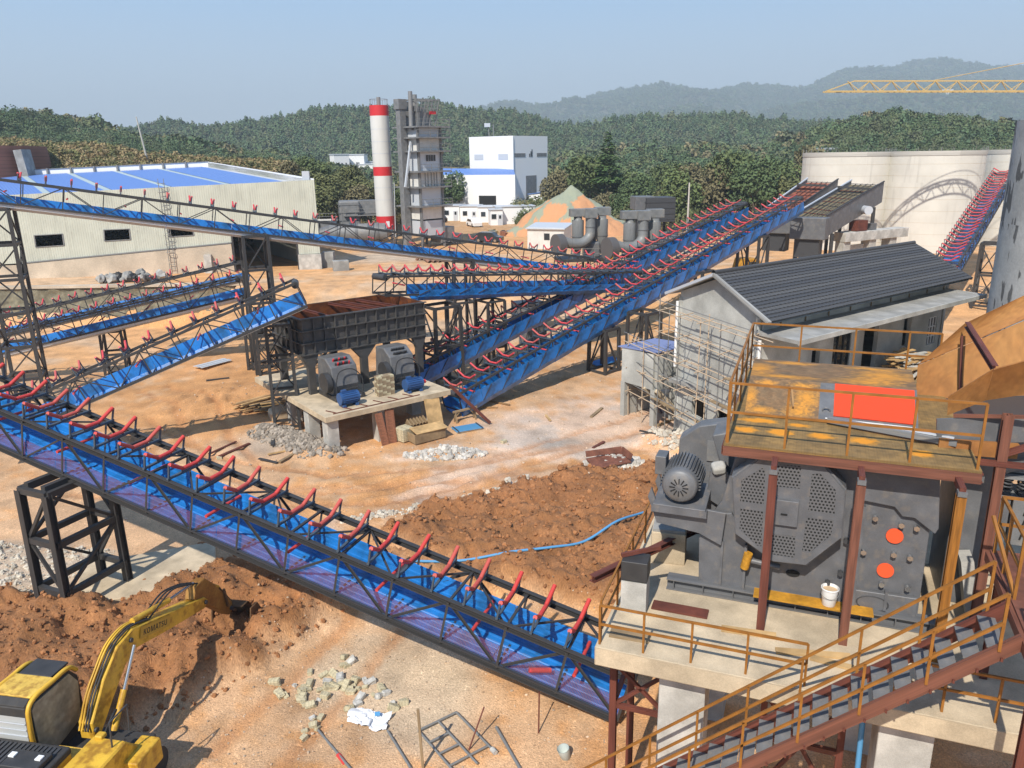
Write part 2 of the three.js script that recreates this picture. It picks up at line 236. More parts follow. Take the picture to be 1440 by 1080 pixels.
function groundC(x, z, h) {
  const n1 = fbm(x * .06, z * .06, 101, 4), n2 = fbm(x * .35, z * .35, 102, 4), n3 = fbm(x * 1.7, z * 1.7, 103, 3);
  let c = [lerp(.47, .62, n2), lerp(.24, .335, n2), lerp(.09, .15, n2)];
  const mix = (q, t) => { c = [lerp(c[0], q[0], t), lerp(c[1], q[1], t), lerp(c[2], q[2], t)]; };
  mix([.56, .40, .26], sstep(.44, .62, n1 * .6 + n3 * .4) * .6);
  if (z > -62) {
    mix([.60, .455, .35], sstep(-.8, 1.6, polyDist(x, z, paleQ) + (n2 - .5) * 8 + (n3 - .5) * 2) * .85); mix([.47, .42, .37], sstep(.56, .66, fbm(x * .5 + 3, z * .5, 104, 4)) * sstep(-2, 2, polyDist(x, z, paleQ)) * .6);
    mix([.53, .43, .31], sstep(-.8, 1.0, polyDist(x, z, paleP) + (n2 - .5) * 3) * .85);
    mix([.42, .36, .29], sstep(-.5, .9, polyDist(x, z, stonesP) + (n3 - .5) * 2) * .8);
    mix([.36, .32, .27], sstep(2.6, .4, Math.hypot((x + 12.5) / 1.6, (z + 39.2) / 1.2) + (n3 - .5) * 1.2) * .8);
    mix([.28, .27, .25], sstep(2.4, .4, Math.hypot((x - 2.5) / 1.1, (z + 38.4) / .55) + (n3 - .5) * 1.6) * .6);
    const ru = rutAt(x, z); if (ru > 0) mix([.44, .20, .075], ru * .55 * (.5 + n3));
    const d = digMask(x, z); mix([lerp(.19, .33, n3), lerp(.086, .148, n3), lerp(.031, .058, n3)], d * .97);
    mix([.30, .13, .055], sstep(3.4, .6, Math.hypot((x + 1) / 2, (z + 31.5) / 1) + (n2 - .5) * 2) * .35);
  } else if (z > -128 && h < 4) {
    mix([.64, .365, .165], .6); mix([.50, .42, .32], sstep(.52, .62, n2 * .5 + n1 * .5) * .5);
    mix([.46, .40, .32], sstep(9, 3, Math.hypot((x + 14) / 1.6, z + 103) + (n2 - .5) * 6) * .75);
  } else if (z > -230 && h < 6 && x > -25) {
    mix([.42, .28, .15], .5); mix([.16, .15, .06], sstep(-150, -200, z) * sstep(.35, .55, n2));
  }
  if (h > 2.6 || z < -225) {
    const g = z < -1200 ? [.060, .082, .045] : [lerp(.07, .16, n2), lerp(.085, .135, n2), lerp(.03, .055, n2)];
    mix(g, z < -225 ? .95 : .9);
    if (x < -15 && z > -235 && z < -100) mix([.24, .17, .085], sstep(.42, .6, n2 * .5 + n3 * .5) * .75);
    if (z < -225 && z > -420 && x > -40 && x < 50 && h < 8) mix([.33, .24, .13], sstep(.4, .6, n2) * .8);
    if (z < -2800) mix([.42, .30, .20], sstep(110, 30, Math.hypot((x - 1640) / 1.5, (h - 215) * 1.4) + (n2 - .5) * 60));
  }
  return c.map((v) => v * K);
}
{
  const xs = [], zs = [];
  for (let x = -24; x <= 13; x += .17) xs.push(x);
  let s = .25; for (let x = 13.2; x < 4200; x += s) { xs.push(x); s = Math.min(s * 1.075, 60); }
  s = .25; const left = []; for (let x = -24.2; x > -4200; x -= s) { left.push(x); s = Math.min(s * 1.075, 60); } xs.unshift(...left.reverse());
  for (let z = 30; z > -14; z -= 2) zs.push(z);
  for (let z = -14; z > -35; z -= .17) zs.push(z);
  s = .2; for (let z = -35; z > -4600; z -= s) { zs.push(z); s = Math.min(s * 1.028, 60); }
  const nx = xs.length, nz = zs.length, P = new Float32Array(nx * nz * 3), C = new Float32Array(nx * nz * 3), U = new Float32Array(nx * nz * 2), I = new Uint32Array((nx - 1) * (nz - 1) * 6);
  for (let j = 0, k = 0; j < nz; j++) for (let i = 0; i < nx; i++, k++) {
    const x = xs[i], z = zs[j], h = groundH(x, z), c = groundC(x, z, h);
    P[k * 3] = x; P[k * 3 + 1] = h; P[k * 3 + 2] = z; C.set(c, k * 3); U[k * 2] = x; U[k * 2 + 1] = z;
  }
  for (let j = 0, k = 0; j < nz - 1; j++) for (let i = 0; i < nx - 1; i++) { const a = j * nx + i; I.set([a, a + 1, a + nx, a + 1, a + nx + 1, a + nx], k); k += 6; }
  const g = new THREE.BufferGeometry(); g.setAttribute('position', new THREE.BufferAttribute(P, 3)); g.setAttribute('color', new THREE.BufferAttribute(C, 3)); g.setAttribute('uv', new THREE.BufferAttribute(U, 2)); g.setIndex(new THREE.BufferAttribute(I, 1)); g.computeVertexNormals();
  structure('ground', g, new THREE.MeshStandardMaterial({ vertexColors: true, roughness: .97, map: rep(T.dirt, 7.3), bumpMap: rep(T.dirtB, 5.1), bumpScale: .05, side: THREE.DoubleSide }));
}
// ---------- loose soil and rubble ----------
function rockGeo(seed, flat = 1) {
  const r = rng(seed), g = new THREE.IcosahedronGeometry(1, 1), p = g.attributes.position, m = new Map();
  for (let i = 0; i < p.count; i++) { const k = [p.getX(i), p.getY(i), p.getZ(i)].map((v) => v.toFixed(2)).join(); if (!m.has(k)) m.set(k, .68 + r() * .55); const q = m.get(k); p.setXYZ(i, p.getX(i) * q, p.getY(i) * q * flat, p.getZ(i) * q); }
  g.computeVertexNormals(); return g;
}
function scatter(name, label, category, seed, n, spot, size, material, tint, geo) {
  const r = rng(seed), im = new THREE.InstancedMesh(geo || rockGeo(seed), material, n), d = new THREE.Object3D(); im.name = numbered(name); im.castShadow = im.receiveShadow = true;
  for (let i = 0; i < n; i++) {
    const [x, z] = spot(r), s = size(r); d.position.set(x, groundH(x, z) + s * .25, z); d.rotation.set(r() * 6.3, r() * 6.3, r() * 6.3); d.scale.set(s, s * (.6 + r() * .4), s * (.7 + r() * .5)); d.updateMatrix(); im.setMatrixAt(i, d.matrix);
    const t = tint(r); im.setColorAt(i, C3(...t));
  }
  im.userData = { label, category, kind: 'stuff' }; scene.add(im); return im;
}
const inPoly = (poly, pad = 0) => { const xs = poly.map((p) => p[0]), zs = poly.map((p) => p[1]); return (r) => { for (let k = 0; k < 40; k++) { const x = lerp(Math.min(...xs) - 1, Math.max(...xs) + 1, r()), z = lerp(Math.min(...zs) - 1, Math.max(...zs) + 1, r()); if (polyDist(x, z, poly) > pad) return [x, z]; } return poly[0]; }; };
const inEll = (cx, cz, rx, rz) => (r) => { const a = r() * 6.283, q = Math.sqrt(r()); return [cx + Math.cos(a) * q * rx, cz + Math.sin(a) * q * rz]; };
const soilM = mat(1, 1, 1, .97), rockM = mat(1, 1, 1, .93);
const soilT = (r) => { const k = .7 + r() * .7; return [.29 * k, .13 * k, .053 * k]; };
scatter('soil_clods', 'red-brown earth clods round the yellow excavator', 'soil', 201, 5200, inPoly(digA, -.3), (r) => .014 + .085 * r() ** 5, soilM, soilT);
scatter('soil_clods', 'red-brown earth clods in the dug strip behind the near conveyor', 'soil', 202, 5200, inPoly(digB, -.3), (r) => .014 + .10 * r() ** 5, soilM, soilT);
const paleT = (r) => { const k = .7 + r() * .6; return [.50 * k, .45 * k, .37 * k]; }, greyT = (r) => { const k = .5 + r() * .7; return [.33 * k, .285 * k, .235 * k]; };
scatter('stone_rubble', 'pale stones strewn left of the trestle foot', 'rubble', 203, 1100, inPoly(stonesP), (r) => .02 + .10 * r() ** 3, rockM, paleT);
scatter('stone_rubble', 'grey rubble heap beside the middle concrete deck', 'rubble', 204, 1900, (r) => { const t = r(); return [lerp(-13.6, -9.6, t) + (r() - .5) * 1.9, lerp(-40.6, -37.2, t) + (r() - .5) * 1.4]; }, (r) => .025 + .15 * r() ** 3, rockM, greyT);
scatter('stone_rubble', 'white broken plaster heap left of the dark puddle', 'rubble', 205, 700, inEll(-3.4, -36.9, 2.1, .8), (r) => .025 + .13 * r() ** 3, rockM, (r) => { const k = .55 + r() * .5; return [.60 * k, .56 * k, .50 * k]; });
scatter('stone_rubble', 'white broken plaster heap right of the dark puddle', 'rubble', 206, 420, inEll(4.9, -35.6, 1.5, .8), (r) => .03 + .15 * r() ** 3, rockM, (r) => { const k = .55 + r() * .5; return [.60 * k, .56 * k, .50 * k]; });
scatter('stone_rubble', 'pale rubble bank at the foot of the scaffolded wall', 'rubble', 207, 900, (r) => { const t = r(); return [lerp(7.5, 14, t) + (r() - .5) * 1.5, lerp(-38.4, -33.4, t) + (r() - .5) * 1.9]; }, (r) => .03 + .2 * r() ** 3, rockM, paleT);
scatter('pebbles', 'small pale pebbles scattered over the open yard', 'pebbles', 208, 1700, (r) => [lerp(-9, 3, r()), lerp(-24, -14.5, r())], (r) => .010 + .032 * r() ** 4, rockM, (r) => { const k = .6 + r() * .6; return [.50 * k, .38 * k, .27 * k]; });
scatter('pebbles', 'small stones scattered across the middle yard', 'pebbles', 209, 1500, (r) => [lerp(-20, 12, r()), lerp(-55, -30, r())], (r) => .015 + .06 * r() ** 4, rockM, (r) => { const k = .6 + r() * .6; return [.50 * k, .38 * k, .27 * k]; });
scatter('stone_rubble', 'broken stones along the edge of the dug strip', 'rubble', 210, 420, (r) => { const t = r(); return [lerp(-7, 7.5, t) + (r() - .5) * .7, lerp(-29.6, -35.6, t) + (r() - .5) * .7]; }, (r) => .04 + .12 * r() ** 2, rockM, paleT);
// ---------- belt conveyor galleries (no belts fitted yet) ----------
function sheetGeo(L, path, rib = 0) {   // profile path [[z,y]...] swept along x, optional ribs along the length
  const pts = []; for (let i = 0; i < path.length - 1; i++) {
    const [z0, y0] = path[i], [z1, y1] = path[i + 1], l = Math.hypot(z1 - z0, y1 - y0), nz = -(y1 - y0) / l, ny = (z1 - z0) / l, n = rib ? Math.max(1, Math.round(l / .22)) : 1;
    for (let k = 0; k < n; k++) for (const [f, o] of rib ? [[0, 0], [.62, 0], [.70, rib], [.92, rib]] : [[0, 0]]) { const t = (k + f) / n; pts.push([lerp(z0, z1, t) + nz * o, lerp(y0, y1, t) + ny * o]); }
  }
  pts.push(path[path.length - 1]);
  const list = []; for (let i = 0; i < pts.length - 1; i++) list.push([[0, pts[i][1], pts[i][0]], [L, pts[i][1], pts[i][0]], [L, pts[i + 1][1], pts[i + 1][0]], [0, pts[i + 1][1], pts[i + 1][0]]]);
  return quadGeo(list);
}
const netMat = mat(.30, .085, .07, .7, 0, { alphaTest: 0, transparent: true, alphaMap: rep(tex(64, (u, v) => { const a = (u * 8) % 1, b = (v * 8 + Math.floor(u * 8) % 2 * .5) % 1; return Math.hypot(a - .5, b - .5) < .46 ? 0 : 1; }, false), .32) });
function conveyor(o) {
  const A = V(...o.A), B = V(...o.B), d = B.clone().sub(A), L = d.length(); d.normalize();
  const zz = V(0, 0, 0).crossVectors(d, V(0, 1, 0)).normalize(), u = V(0, 0, 0).crossVectors(zz, d);
  const g = thing(o.name || 'belt_conveyor', o.label, 'conveyor', o.A, 0, o.group || 'steel conveyor galleries'); g.quaternion.setFromRotationMatrix(new THREE.Matrix4().makeBasis(d, u, zz));
  const f = zz.z < 0 ? 1 : -1, w = o.w, t = o.t, Z = (q) => f * w * q, cs = o.chord || .105, ms = o.member || .056, steel = o.steel || M.darkSteel, big = !!o.big;
  const P = (x, y, q) => V(x, y, Z(q));
  for (const [y, q] of [[0, 0], [t, 0], [0, 1], [t, 1]]) prof('chord', CHANNEL, steel, g, P(0, y, q), P(L, y, q), cs, cs * 1.25, V(0, 1, 0));
  const bay = o.bay || 2, n = Math.max(2, Math.round(L / bay)), bl = L / n;
  for (let i = 0; i <= n; i++) {
    const x = i * bl;
    for (const q of [0, 1]) {
      prof('post', big ? ANGLE : UNIT, steel, g, P(x, 0, q), P(x, t, q), ms, ms);
      if (i < n) { const up = i % 2 === 0; prof('brace', big ? ANGLE : UNIT, steel, g, P(x, up ? 0 : t, q + (q ? -.012 : .012)), P(x + bl, up ? t : 0, q + (q ? -.012 : .012)), ms * .9, ms * .9); }
    }
    bar('crossbar', steel, g, P(x, t, 0), P(x, t, 1), ms, ms); bar('crossbar', steel, g, P(x, 0, 0), P(x, 0, 1), ms, ms);
    if (i < n && i % 2 === 0) bar('plan_brace', steel, g, P(x, t - .02, 0), P(x + bl, t - .02, 1), ms * .7, ms * .7); else if (i < n) bar('plan_brace', steel, g, P(x, t - .02, 1), P(x + bl, t - .02, 0), ms * .7, ms * .7);
  }
  // drip pan: blue inside, galvanised outside
  const pp = o.pan || [[.02, .04], [.12, -.16], [.5, -.24], [.86, -.10], [.97, .42]];
  const from = o.panFrom || 0, to = o.panTo || L, np = Math.max(1, Math.round((to - from) / (o.panLen || 4))), pj = rng((o.seed || 5) + 70), pl = (to - from) / np;
  const inner = sheetGeo(pl - .015, pp.map(([q, y]) => [Z(q), y]), big ? .028 : 0), outer = sheetGeo(pl - .015, pp.map(([q, y]) => [Z(.5 + (q - .5) * 1.008), y - .022]));
  for (let i = 0; i < np; i++) { const a = mesh('pan_sheet', inner, M.bluePan, g); a.position.x = from + i * pl; if (o.panLen) { a.rotation.x = (pj() - .5) * .07; a.position.y = (pj() - .5) * .03; bar('pan_strap', steel, g, P(from + i * pl, -.02, -.075), P(from + i * pl + pl * .5, .7 * (o.panTop || 1), -.085), .03, .045); } const b = mesh('pan_backing', outer, o.blueBack ? M.bluePan : M.panBack, a); b.position.set(0, 0, 0); }
  // trough idlers
  const ip = o.idlerPitch || 1.2, ni = Math.floor((L - .6) / ip), lc = .36 * w, lw = .37 * w, an = 33 * R, y0 = .2, rr = o.rollerR || .058;
  const ca = Math.cos(an), sa = Math.sin(an), hw = lc / 2 + lw * ca, tip = y0 + lw * sa;
  const cyl = (a, b, r) => { const m = new THREE.Object3D(); const l = orient(m, V(...a), V(...b)); m.scale.set(l, r, r); m.updateMatrix(); return CYLS.clone().applyMatrix4(m.matrix); };
  const bb = (a, b, r) => { const m = new THREE.Object3D(); const l = orient(m, V(...a), V(...b)); m.scale.set(l, r, r); m.updateMatrix(); return UNIT.clone().applyMatrix4(m.matrix); };
  const frame = merge([bb([0, .06, -hw - .06], [0, .06, hw + .06], .07), bb([0, .06, -hw], [0, tip - .02, -hw - .03], .05), bb([0, .06, hw], [0, tip - .02, hw + .03], .05), bb([0, .06, -lc / 2], [0, y0 - .02, -lc / 2], .04), bb([0, .06, lc / 2], [0, y0 - .02, lc / 2], .04)]);
  const r1 = cyl([0, y0, -lc / 2 + .02], [0, y0, lc / 2 - .02], rr), r2 = cyl([0, y0 + .015, lc / 2], [0, tip, hw], rr), r3 = cyl([0, y0 + .015, -lc / 2], [0, tip, -hw], rr), all = merge([r1, r2, r3]), rm = o.rollerMat || M.rollerFar;
  const jr = rng(o.seed || 7);
  for (let i = 0; i <= ni; i++) {
    if (o.skipIdler && o.skipIdler(i)) continue;
    const m = mesh('idler_frame', frame, M.bracket, g); m.position.set(o.idler0 !== undefined ? o.idler0 + i * ip : .4 + i * ip, t + cs * .6, Z(.5)); m.rotation.y = (jr() - .5) * .1; m.rotation.x = (jr() - .5) * .03; const rm = jr() > .6 ? (o.rollerMat ? M.rollerDust : M.rollerFarDust) : o.rollerMat || M.rollerFar;
    if (big) for (const r of [r1, r2, r3]) mesh('roller', r, rm, m); else mesh('roller_set', all, rm, m);
  }
  const rp = o.returnPitch || 3.2; for (let x = 1.4; x < L - .5; x += rp) rod('return_roller', rm, g, P(x, t * .52, .04), P(x, t * .52, .96), rr * .85);
  if (o.net) { const k = 8, nl = L / k; const ng = sheetGeo(nl - .02, [[f * .085, .08], [f * .085, .64]]); for (let i = 0; i < k; i++) { const m = mesh('net_panel', ng, netMat, g); m.position.x = i * nl; } }
  if (o.drum !== false) for (const x of [.05, L - .05]) rod('end_drum', M.darkSteel2, g, P(x, t * .85 + .1, .06), P(x, t * .85 + .05, .94), .19, CYL);
  return g;
}
const fgDir = V(-Math.cos(.366) * Math.cos(.232), Math.sin(.232), -Math.sin(.366) * Math.cos(.232));
const fgA = V(2.604, .3, -17.122), fgB = fgA.clone().addScaledVector(fgDir, 26);
conveyor({ label: 'near conveyor with blue pan, purple netting and red rollers, running below the crusher deck', A: fgA.toArray(), B: fgB.toArray(), w: 1.71, t: 1.37, bay: 1.75, chord: .14, member: .07, big: true, idlerPitch: 1.0, idler0: .78, rollerR: .062, rollerMat: M.roller, net: true, returnPitch: 3.0, seed: 3,
  pan: [[.012, .10], [.03, .03], [.55, .02], [.93, .12], [.985, .88]] });
conveyor({ label: 'conveyor climbing rightward onto the left end of the dark ribbed hopper', A: [-25.4, 1.35, -35.6], B: [-10.5, 7.2, -39.8], w: 1.45, t: 1.3, bay: 1.6, seed: 11, pan: [[.02, .02], [.08, -.10], [.5, -.16], [.9, 0], [.98, .62]] });
conveyor({ label: 'front conveyor of the left pair, white-bellied, below the green-white warehouse', A: [-46, -.4, -51.6], B: [-19.6, 4.9, -57], w: 1.5, t: 1.3, seed: 12, pan: [[0, .02], [.03, -.20], [.2, -.36], [.6, -.38], [.9, -.12], [.97, .42]] });
conveyor({ label: 'rear conveyor of the left pair, mostly hidden behind the front one', A: [-47, .3, -55.6], B: [-20.4, 5.6, -60.6], w: 1.5, t: 1.3, seed: 13 });
conveyor({ label: 'long conveyor crossing high in front of the warehouse and falling to the right', A: [-36.5, 13.66, -43.7], B: [7.3, 4.75, -65.4], w: 1.4, t: 1.3, bay: 2.2, idlerPitch: 1.35, seed: 14, pan: [[0, .02], [.03, -.20], [.2, -.36], [.6, -.38], [.9, -.12], [.97, .42]] });
conveyor({ label: 'nearly level conveyor running right from behind the dark ribbed hopper', A: [-7.6, 6.45, -47], B: [10.9, 4.25, -62.2], w: 1.5, t: 1.15, bay: 1.5, idlerPitch: .95, seed: 15, blueBack: true, panLen: 1.5, panTop: .4, panFrom: 2.4, pan: [[-.05, .3], [-.06, -.1], [.05, -.36], [.4, -.42], [.9, -.1], [.98, .5]] });
conveyor({ label: 'nearer of two parallel conveyors climbing to the vibrating screens', A: [-2.9, .35, -42.9], B: [26.5, 9.4, -72], w: 1.6, t: 1.1, bay: 1.6, idlerPitch: 1.1, seed: 16, blueBack: true, panLen: 1.6, pan: [[-.05, .72], [-.07, .0], [.02, -.34], [.4, -.42], [.9, -.15], [.98, .5]] });
conveyor({ label: 'farther of two parallel conveyors climbing to the vibrating screens', A: [-5.7, .95, -47.1], B: [22.7, 8.75, -75.9], w: 1.6, t: 1.1, bay: 1.6, idlerPitch: 1.1, seed: 17, blueBack: true, panLen: 1.6, pan: [[-.05, .72], [-.07, .0], [.02, -.34], [.4, -.42], [.9, -.15], [.98, .5]] });
conveyor({ label: 'steep conveyor between the pale silos and the grey near silo', A: [36.4, 4.2, -63.5], B: [55, 10.6, -88], w: 1.9, t: 1.2, bay: 1.8, idlerPitch: 1.1, seed: 18, pan: [[.02, .03], [.3, -.2], [.7, -.2], [.98, .03]] });

// ---------- lattice trestles ----------
function trestle(label, cx, cz, w, dd, h, turn, o = {}) {
  const y0 = o.y0 ?? groundH(cx, cz) - .1, g = thing('support_trestle', label, 'trestle', [cx, y0, cz], turn, 'support trestles'), H = h - y0, s = o.s || .16, tp = o.taper ?? .94, n = o.n || 3, st = o.steel || M.darkSteel;
  const at = (sx, sz, t) => V(sx * w / 2 * lerp(1, tp, t), H * t, sz * dd / 2 * lerp(1, tp, t)), cs = [[-1, -1], [1, -1], [1, 1], [-1, 1]];
  for (const [a, b] of cs) prof('leg', o.big ? IBEAM : UNIT, st, g, at(a, b, 0), at(a, b, 1), s, s);
  for (let k = o.base === false ? 1 : 0; k <= n; k++) for (let i = 0; i < 4; i++) { const t = lerp(o.t0 ?? .06, 1, k / n); bar('beam', st, g, at(...cs[i], t), at(...cs[(i + 1) % 4], t), s * .72, s * .85); }
  for (let k = 0; k < n; k++) for (let i = 0; i < 4; i++) { if (o.skip && o.skip(k, i)) continue; const t0 = lerp(o.t0 ?? .06, 1, k / n), t1 = lerp(o.t0 ?? .06, 1, (k + 1) / n), sw = (k + i) % 2; bar('brace', st, g, at(...cs[(i + sw) % 4], t0), at(...cs[(i + 1 - sw) % 4], t1), s * .42, s * .42); }
  if (o.head) { for (const x of [-.3, .3]) bar('bearing_beam', st, g, V(x * w, H + .12, -dd * .45), V(x * w, H + .12, dd * .45), s * .8, s); }
  return g;
}
trestle('heavy black trestle carrying the near conveyor, on a concrete pad', -14.85, -24.05, 1.32, 2.35, 4.42, -24 * R, { s: .24, n: 2, big: true, taper: .97, t0: .2, y0: .02, head: true });
trestle('tall trestle at the left edge under the high long conveyor', -30.6, -47.6, 1.9, 2.2, 11.9, .4, { n: 6, s: .2, y0: -1.2 });
trestle('trestle in front of the warehouse gate under the long conveyor', -17.4, -53.9, 1.7, 1.6, 9.55, .45, { n: 4, s: .2 });
trestle('trestle in the orange yard under the low end of the long conveyor', -3.9, -60.6, 1.7, 1.7, 6.85, .45, { n: 2, s: .2 });
trestle('dark trestle just right of the ribbed hopper', -4.5, -49.6, 2.0, 1.7, 5.3, .65, { n: 2, s: .2 });
trestle('slim trestle right of the hopper behind the dark one', -1.4, -53, 1.5, 1.5, 5.0, .65, { n: 3, s: .16 });
trestle('low trestle under the climbing pair beside the blue sheet', 6.4, -52.6, 1.5, 1.5, 3.0, .78, { n: 1, s: .2 });
trestle('trestle left of the house under the climbing pair', 9.3, -53.6, 1.7, 1.7, 3.9, .78, { n: 1, s: .2 });
trestle('tall trestle under the middle of the climbing pair', 14.6, -60.4, 1.7, 1.7, 5.7, .78, { n: 2, s: .2 });
trestle('tall trestle under the head of the climbing pair', 20.8, -67.4, 1.7, 2.0, 7.6, .78, { n: 2, s: .2 });
trestle('trestle behind the hopper under the left conveyors', -16.4, -51.6, 1.5, 1.4, 4.9, .3, { n: 2, s: .17 });
trestle('second trestle behind the hopper, farther back', -18.4, -55.2, 1.5, 1.4, 5.0, .3, { n: 2, s: .17 });
trestle('trestle left of the hopper under the conveyor head', -12.6, -41.4, 1.3, 1.3, 6.0, .3, { n: 3, s: .16 });
trestle('trestle under the left pair of conveyors', -29.4, -56.5, 1.5, 1.6, 2.6, .3, { n: 2, s: .17 });
trestle('trestle between the silos under the steep conveyor', 43.6, -71.2, 1.8, 1.6, 6.2, .9, { n: 2, s: .22 });
// ---------- crusher deck on the right (own frame: x along its front edge, z towards the camera) ----------
const CO = V(4.7, 0, -13.1), CT = -21 * R;
const toWorld = (O, T, x, y, z) => V(x, y, z).applyAxisAngle(V(0, 1, 0), T).add(O);
function framed(O, T) {
  return (name, label, category, base, build, group) => {
    const g = thing(name, label, category, toWorld(O, T, ...base).toArray(), T, group); build(g);
    for (const c of g.children) c.position.sub(V(...base)); return g;
  };
}
const crush = framed(CO, CT);
const railing = (g, m, pts, h, o = {}) => {   // pts: post feet
  const s = o.s || .042; pts.forEach((p) => { if (!o.noPost) bar('post', m, g, p, [p[0], p[1] + h, p[2]], s, s); });
  for (let i = 0; i < pts.length - 1; i++) for (const f of o.levels || [1, .52]) bar(f === 1 ? 'top_rail' : 'mid_rail', m, g, [pts[i][0], pts[i][1] + h * f, pts[i][2]], [pts[i + 1][0], pts[i + 1][1] + h * f, pts[i + 1][2]], s, s);
};
crush('concrete_deck', 'raised pale concrete deck on square piers under the big grey crusher', 'platform', [3, 0, -2], (g) => {
  box('slab', M.concrete, g, 12, .4, 8.15, 3.15, 5.5, -2.44, 0, 0, 0, .025);
  for (const x of [-1.27, 2.52, 6.6]) for (const z of [.75, -4.6]) box('pier', M.concreteWhite, g, .86, 5.3, .86, x, 2.65, z, 0, 0, 0, .02);
  for (const z of [.72, -4.6]) box('beam', M.concrete, g, 11.2, .35, .5, 3.1, 5.13, z);
});
// jaw crusher
const holes = rep(tex(64, (u, v) => { const r = Math.floor(v * 4), a = (u * 4 + (r % 2) * .5) % 1, b = (v * 4) % 1; return Math.hypot(a - .5, b - .5) < .31 ? 0 : 1; }, false), .26);
const perfMat = mat(.125, .125, .13, .55, .1, { alphaMap: holes, transparent: true });
const bolt = (g, x, y, z, r, m = M.chrome) => { const b = mesh('bolt', new THREE.CylinderGeometry(r, r, .09, 6).rotateX(Math.PI / 2), m, g); b.position.set(x, y, z); return b; };
crush('jaw_crusher', 'huge grey jaw crusher with octagonal guard and two orange dots', 'crusher', [.7, 5.7, -2.3], (g) => {
  const side = [[-1.28, 5.93], [2.78, 5.93], [2.78, 7.6], [2.72, 9.0], [1.5, 9.05], [-.2, 9.05], [-.75, 8.7], [-.95, 7.75], [-1.3, 7.1]];
  for (const z of [-1.12, -3.55]) { const s = mesh('side_plate', plate(side, .1, .012), M.crusherGrey, g); s.position.z = z; }
  mesh('body', plate(side.map(([x, y]) => [.7 + (x - .7) * .965, 7.5 + (y - 7.5) * .97]), 2.3), M.darkSteel2, g).position.z = -2.33;
  const up = mesh('flange_plate', plate([[1.58, 8.2], [2.15, 8.15], [2.3, 7.98], [2.5, 7.98], [2.86, 7.72], [2.9, 7.82], [2.78, 9.1], [1.58, 9.1]], .08, .01), M.crusherGrey, g); up.position.z = -1.0;
  const lp = mesh('lower_plate', plate([[1.62, 5.95], [2.74, 5.95], [2.74, 6.32], [1.62, 6.3]], .08, .01), M.crusherGrey, g); lp.position.z = -1.0;
  mesh('pitman_plate', plate([[-1.3, 5.95], [-.45, 5.95], [-.42, 7.0], [-.75, 7.55], [-1.0, 7.5], [-1.34, 6.9]], .1, .012), M.crusherGrey, g).position.z = -1.0;
  for (const x of [-.88, -.42]) box('rib', M.crusherGrey, g, .05, 1.0, .16, x, 6.45, -.96);
  for (const [x, h] of [[1.64, 2.1], [2.2, .4]]) box('rib', M.crusherGrey, g, .05, h, .13, x, 5.98 + h / 2, -.99);
  // near flywheel guard
  const oct = [[-.75, 8.47], [-.22, 9.0], [.74, 9.07], [1.26, 8.5], [1.28, 7.53], [.72, 6.86], [.12, 6.83], [-.62, 7.3]];
  const inset = (k) => oct.map(([x, y]) => [.27 + (x - .27) * k, 7.95 + (y - 7.95) * k]);
  const gd = mesh('flywheel_guard', plate(oct, .42, .02), M.crusherGrey, g); gd.position.z = -.83;
  const rim = new THREE.Shape(inset(.985).map(([x, y]) => new THREE.Vector2(x, y)));
  const wins = [[[-.58, 8.45], [-.22, 8.75], [-.16, 8.72], [-.14, 8.0], [-.58, 8.0]], [[-.56, 7.86], [-.14, 7.86], [-.12, 7.12], [-.2, 7.12], [-.55, 7.42]], [[.0, 8.86], [.46, 8.88], [.48, 8.42], [.02, 8.40]], [[.06, 7.42], [.48, 7.44], [.5, 6.98], [.08, 6.98]], [[.66, 8.74], [.8, 8.78], [1.1, 8.48], [1.12, 8.0], [.66, 7.98]], [[.64, 7.86], [1.12, 7.88], [1.1, 7.56], [.76, 7.14], [.62, 7.14]]];
  for (const w of wins) rim.holes.push(new THREE.Path(w.map(([x, y]) => new THREE.Vector2(x, y))));
  const rg = new THREE.ExtrudeGeometry(rim, { depth: .03, bevelEnabled: false }); mesh('guard_face', rg, M.crusherGrey, gd).position.z = .21;
  for (const w of wins) { const pg = new THREE.ShapeGeometry(new THREE.Shape(w.map(([x, y]) => new THREE.Vector2(x, y)))); mesh('perforated_panel', pg, perfMat, gd).position.z = .232; const bk = mesh('guard_recess', pg, M.dark, gd); bk.position.z = .213; }
  mesh('guard_lid', xf(bx(.5, .52, .1, .012), .24, 7.92, .27), M.crusherGrey, gd); mesh('lid_slot', xf(bx(.12, .03, .02), .24, 7.9, .325), M.dark, gd);
  // far flywheel guard
  const fg = mesh('rear_flywheel_guard', plate([[-2.25, 7.0], [-2.24, 7.95], [-1.8, 8.3], [-1.05, 8.48], [-.6, 8.3], [-.5, 7.0], [-.9, 6.4], [-1.8, 6.4]], .5, .02), M.greySteel, g); fg.position.z = -4.1;
  box('guard_hatch', M.greySteel2, g, .5, .5, .04, -1.35, 7.75, -3.82);
  // motor on its bracket
  const mt = mesh('motor', new THREE.CylinderGeometry(.34, .34, .95, 28).rotateX(Math.PI / 2), M.greySteel, g); mt.position.set(-1.76, 8.12, -1.22);
  for (let k = 0; k < 22; k++) { const a = -.25 + k / 21 * (Math.PI + .5); const f = mesh('cooling_fin', bx(.012, .07, .8), M.greySteel, mt); f.position.set(Math.cos(a) * .37, Math.sin(a) * .37, 0); f.rotation.z = a - Math.PI / 2; }
  const fc = mesh('fan_cover', new THREE.LatheGeometry([[0, .12], [.14, .115], [.3, .08], [.355, 0], [.36, -.2]].map(([x, y]) => new THREE.Vector2(x, y)), 28).rotateX(Math.PI / 2), M.greySteel, mt); fc.position.z = .5;
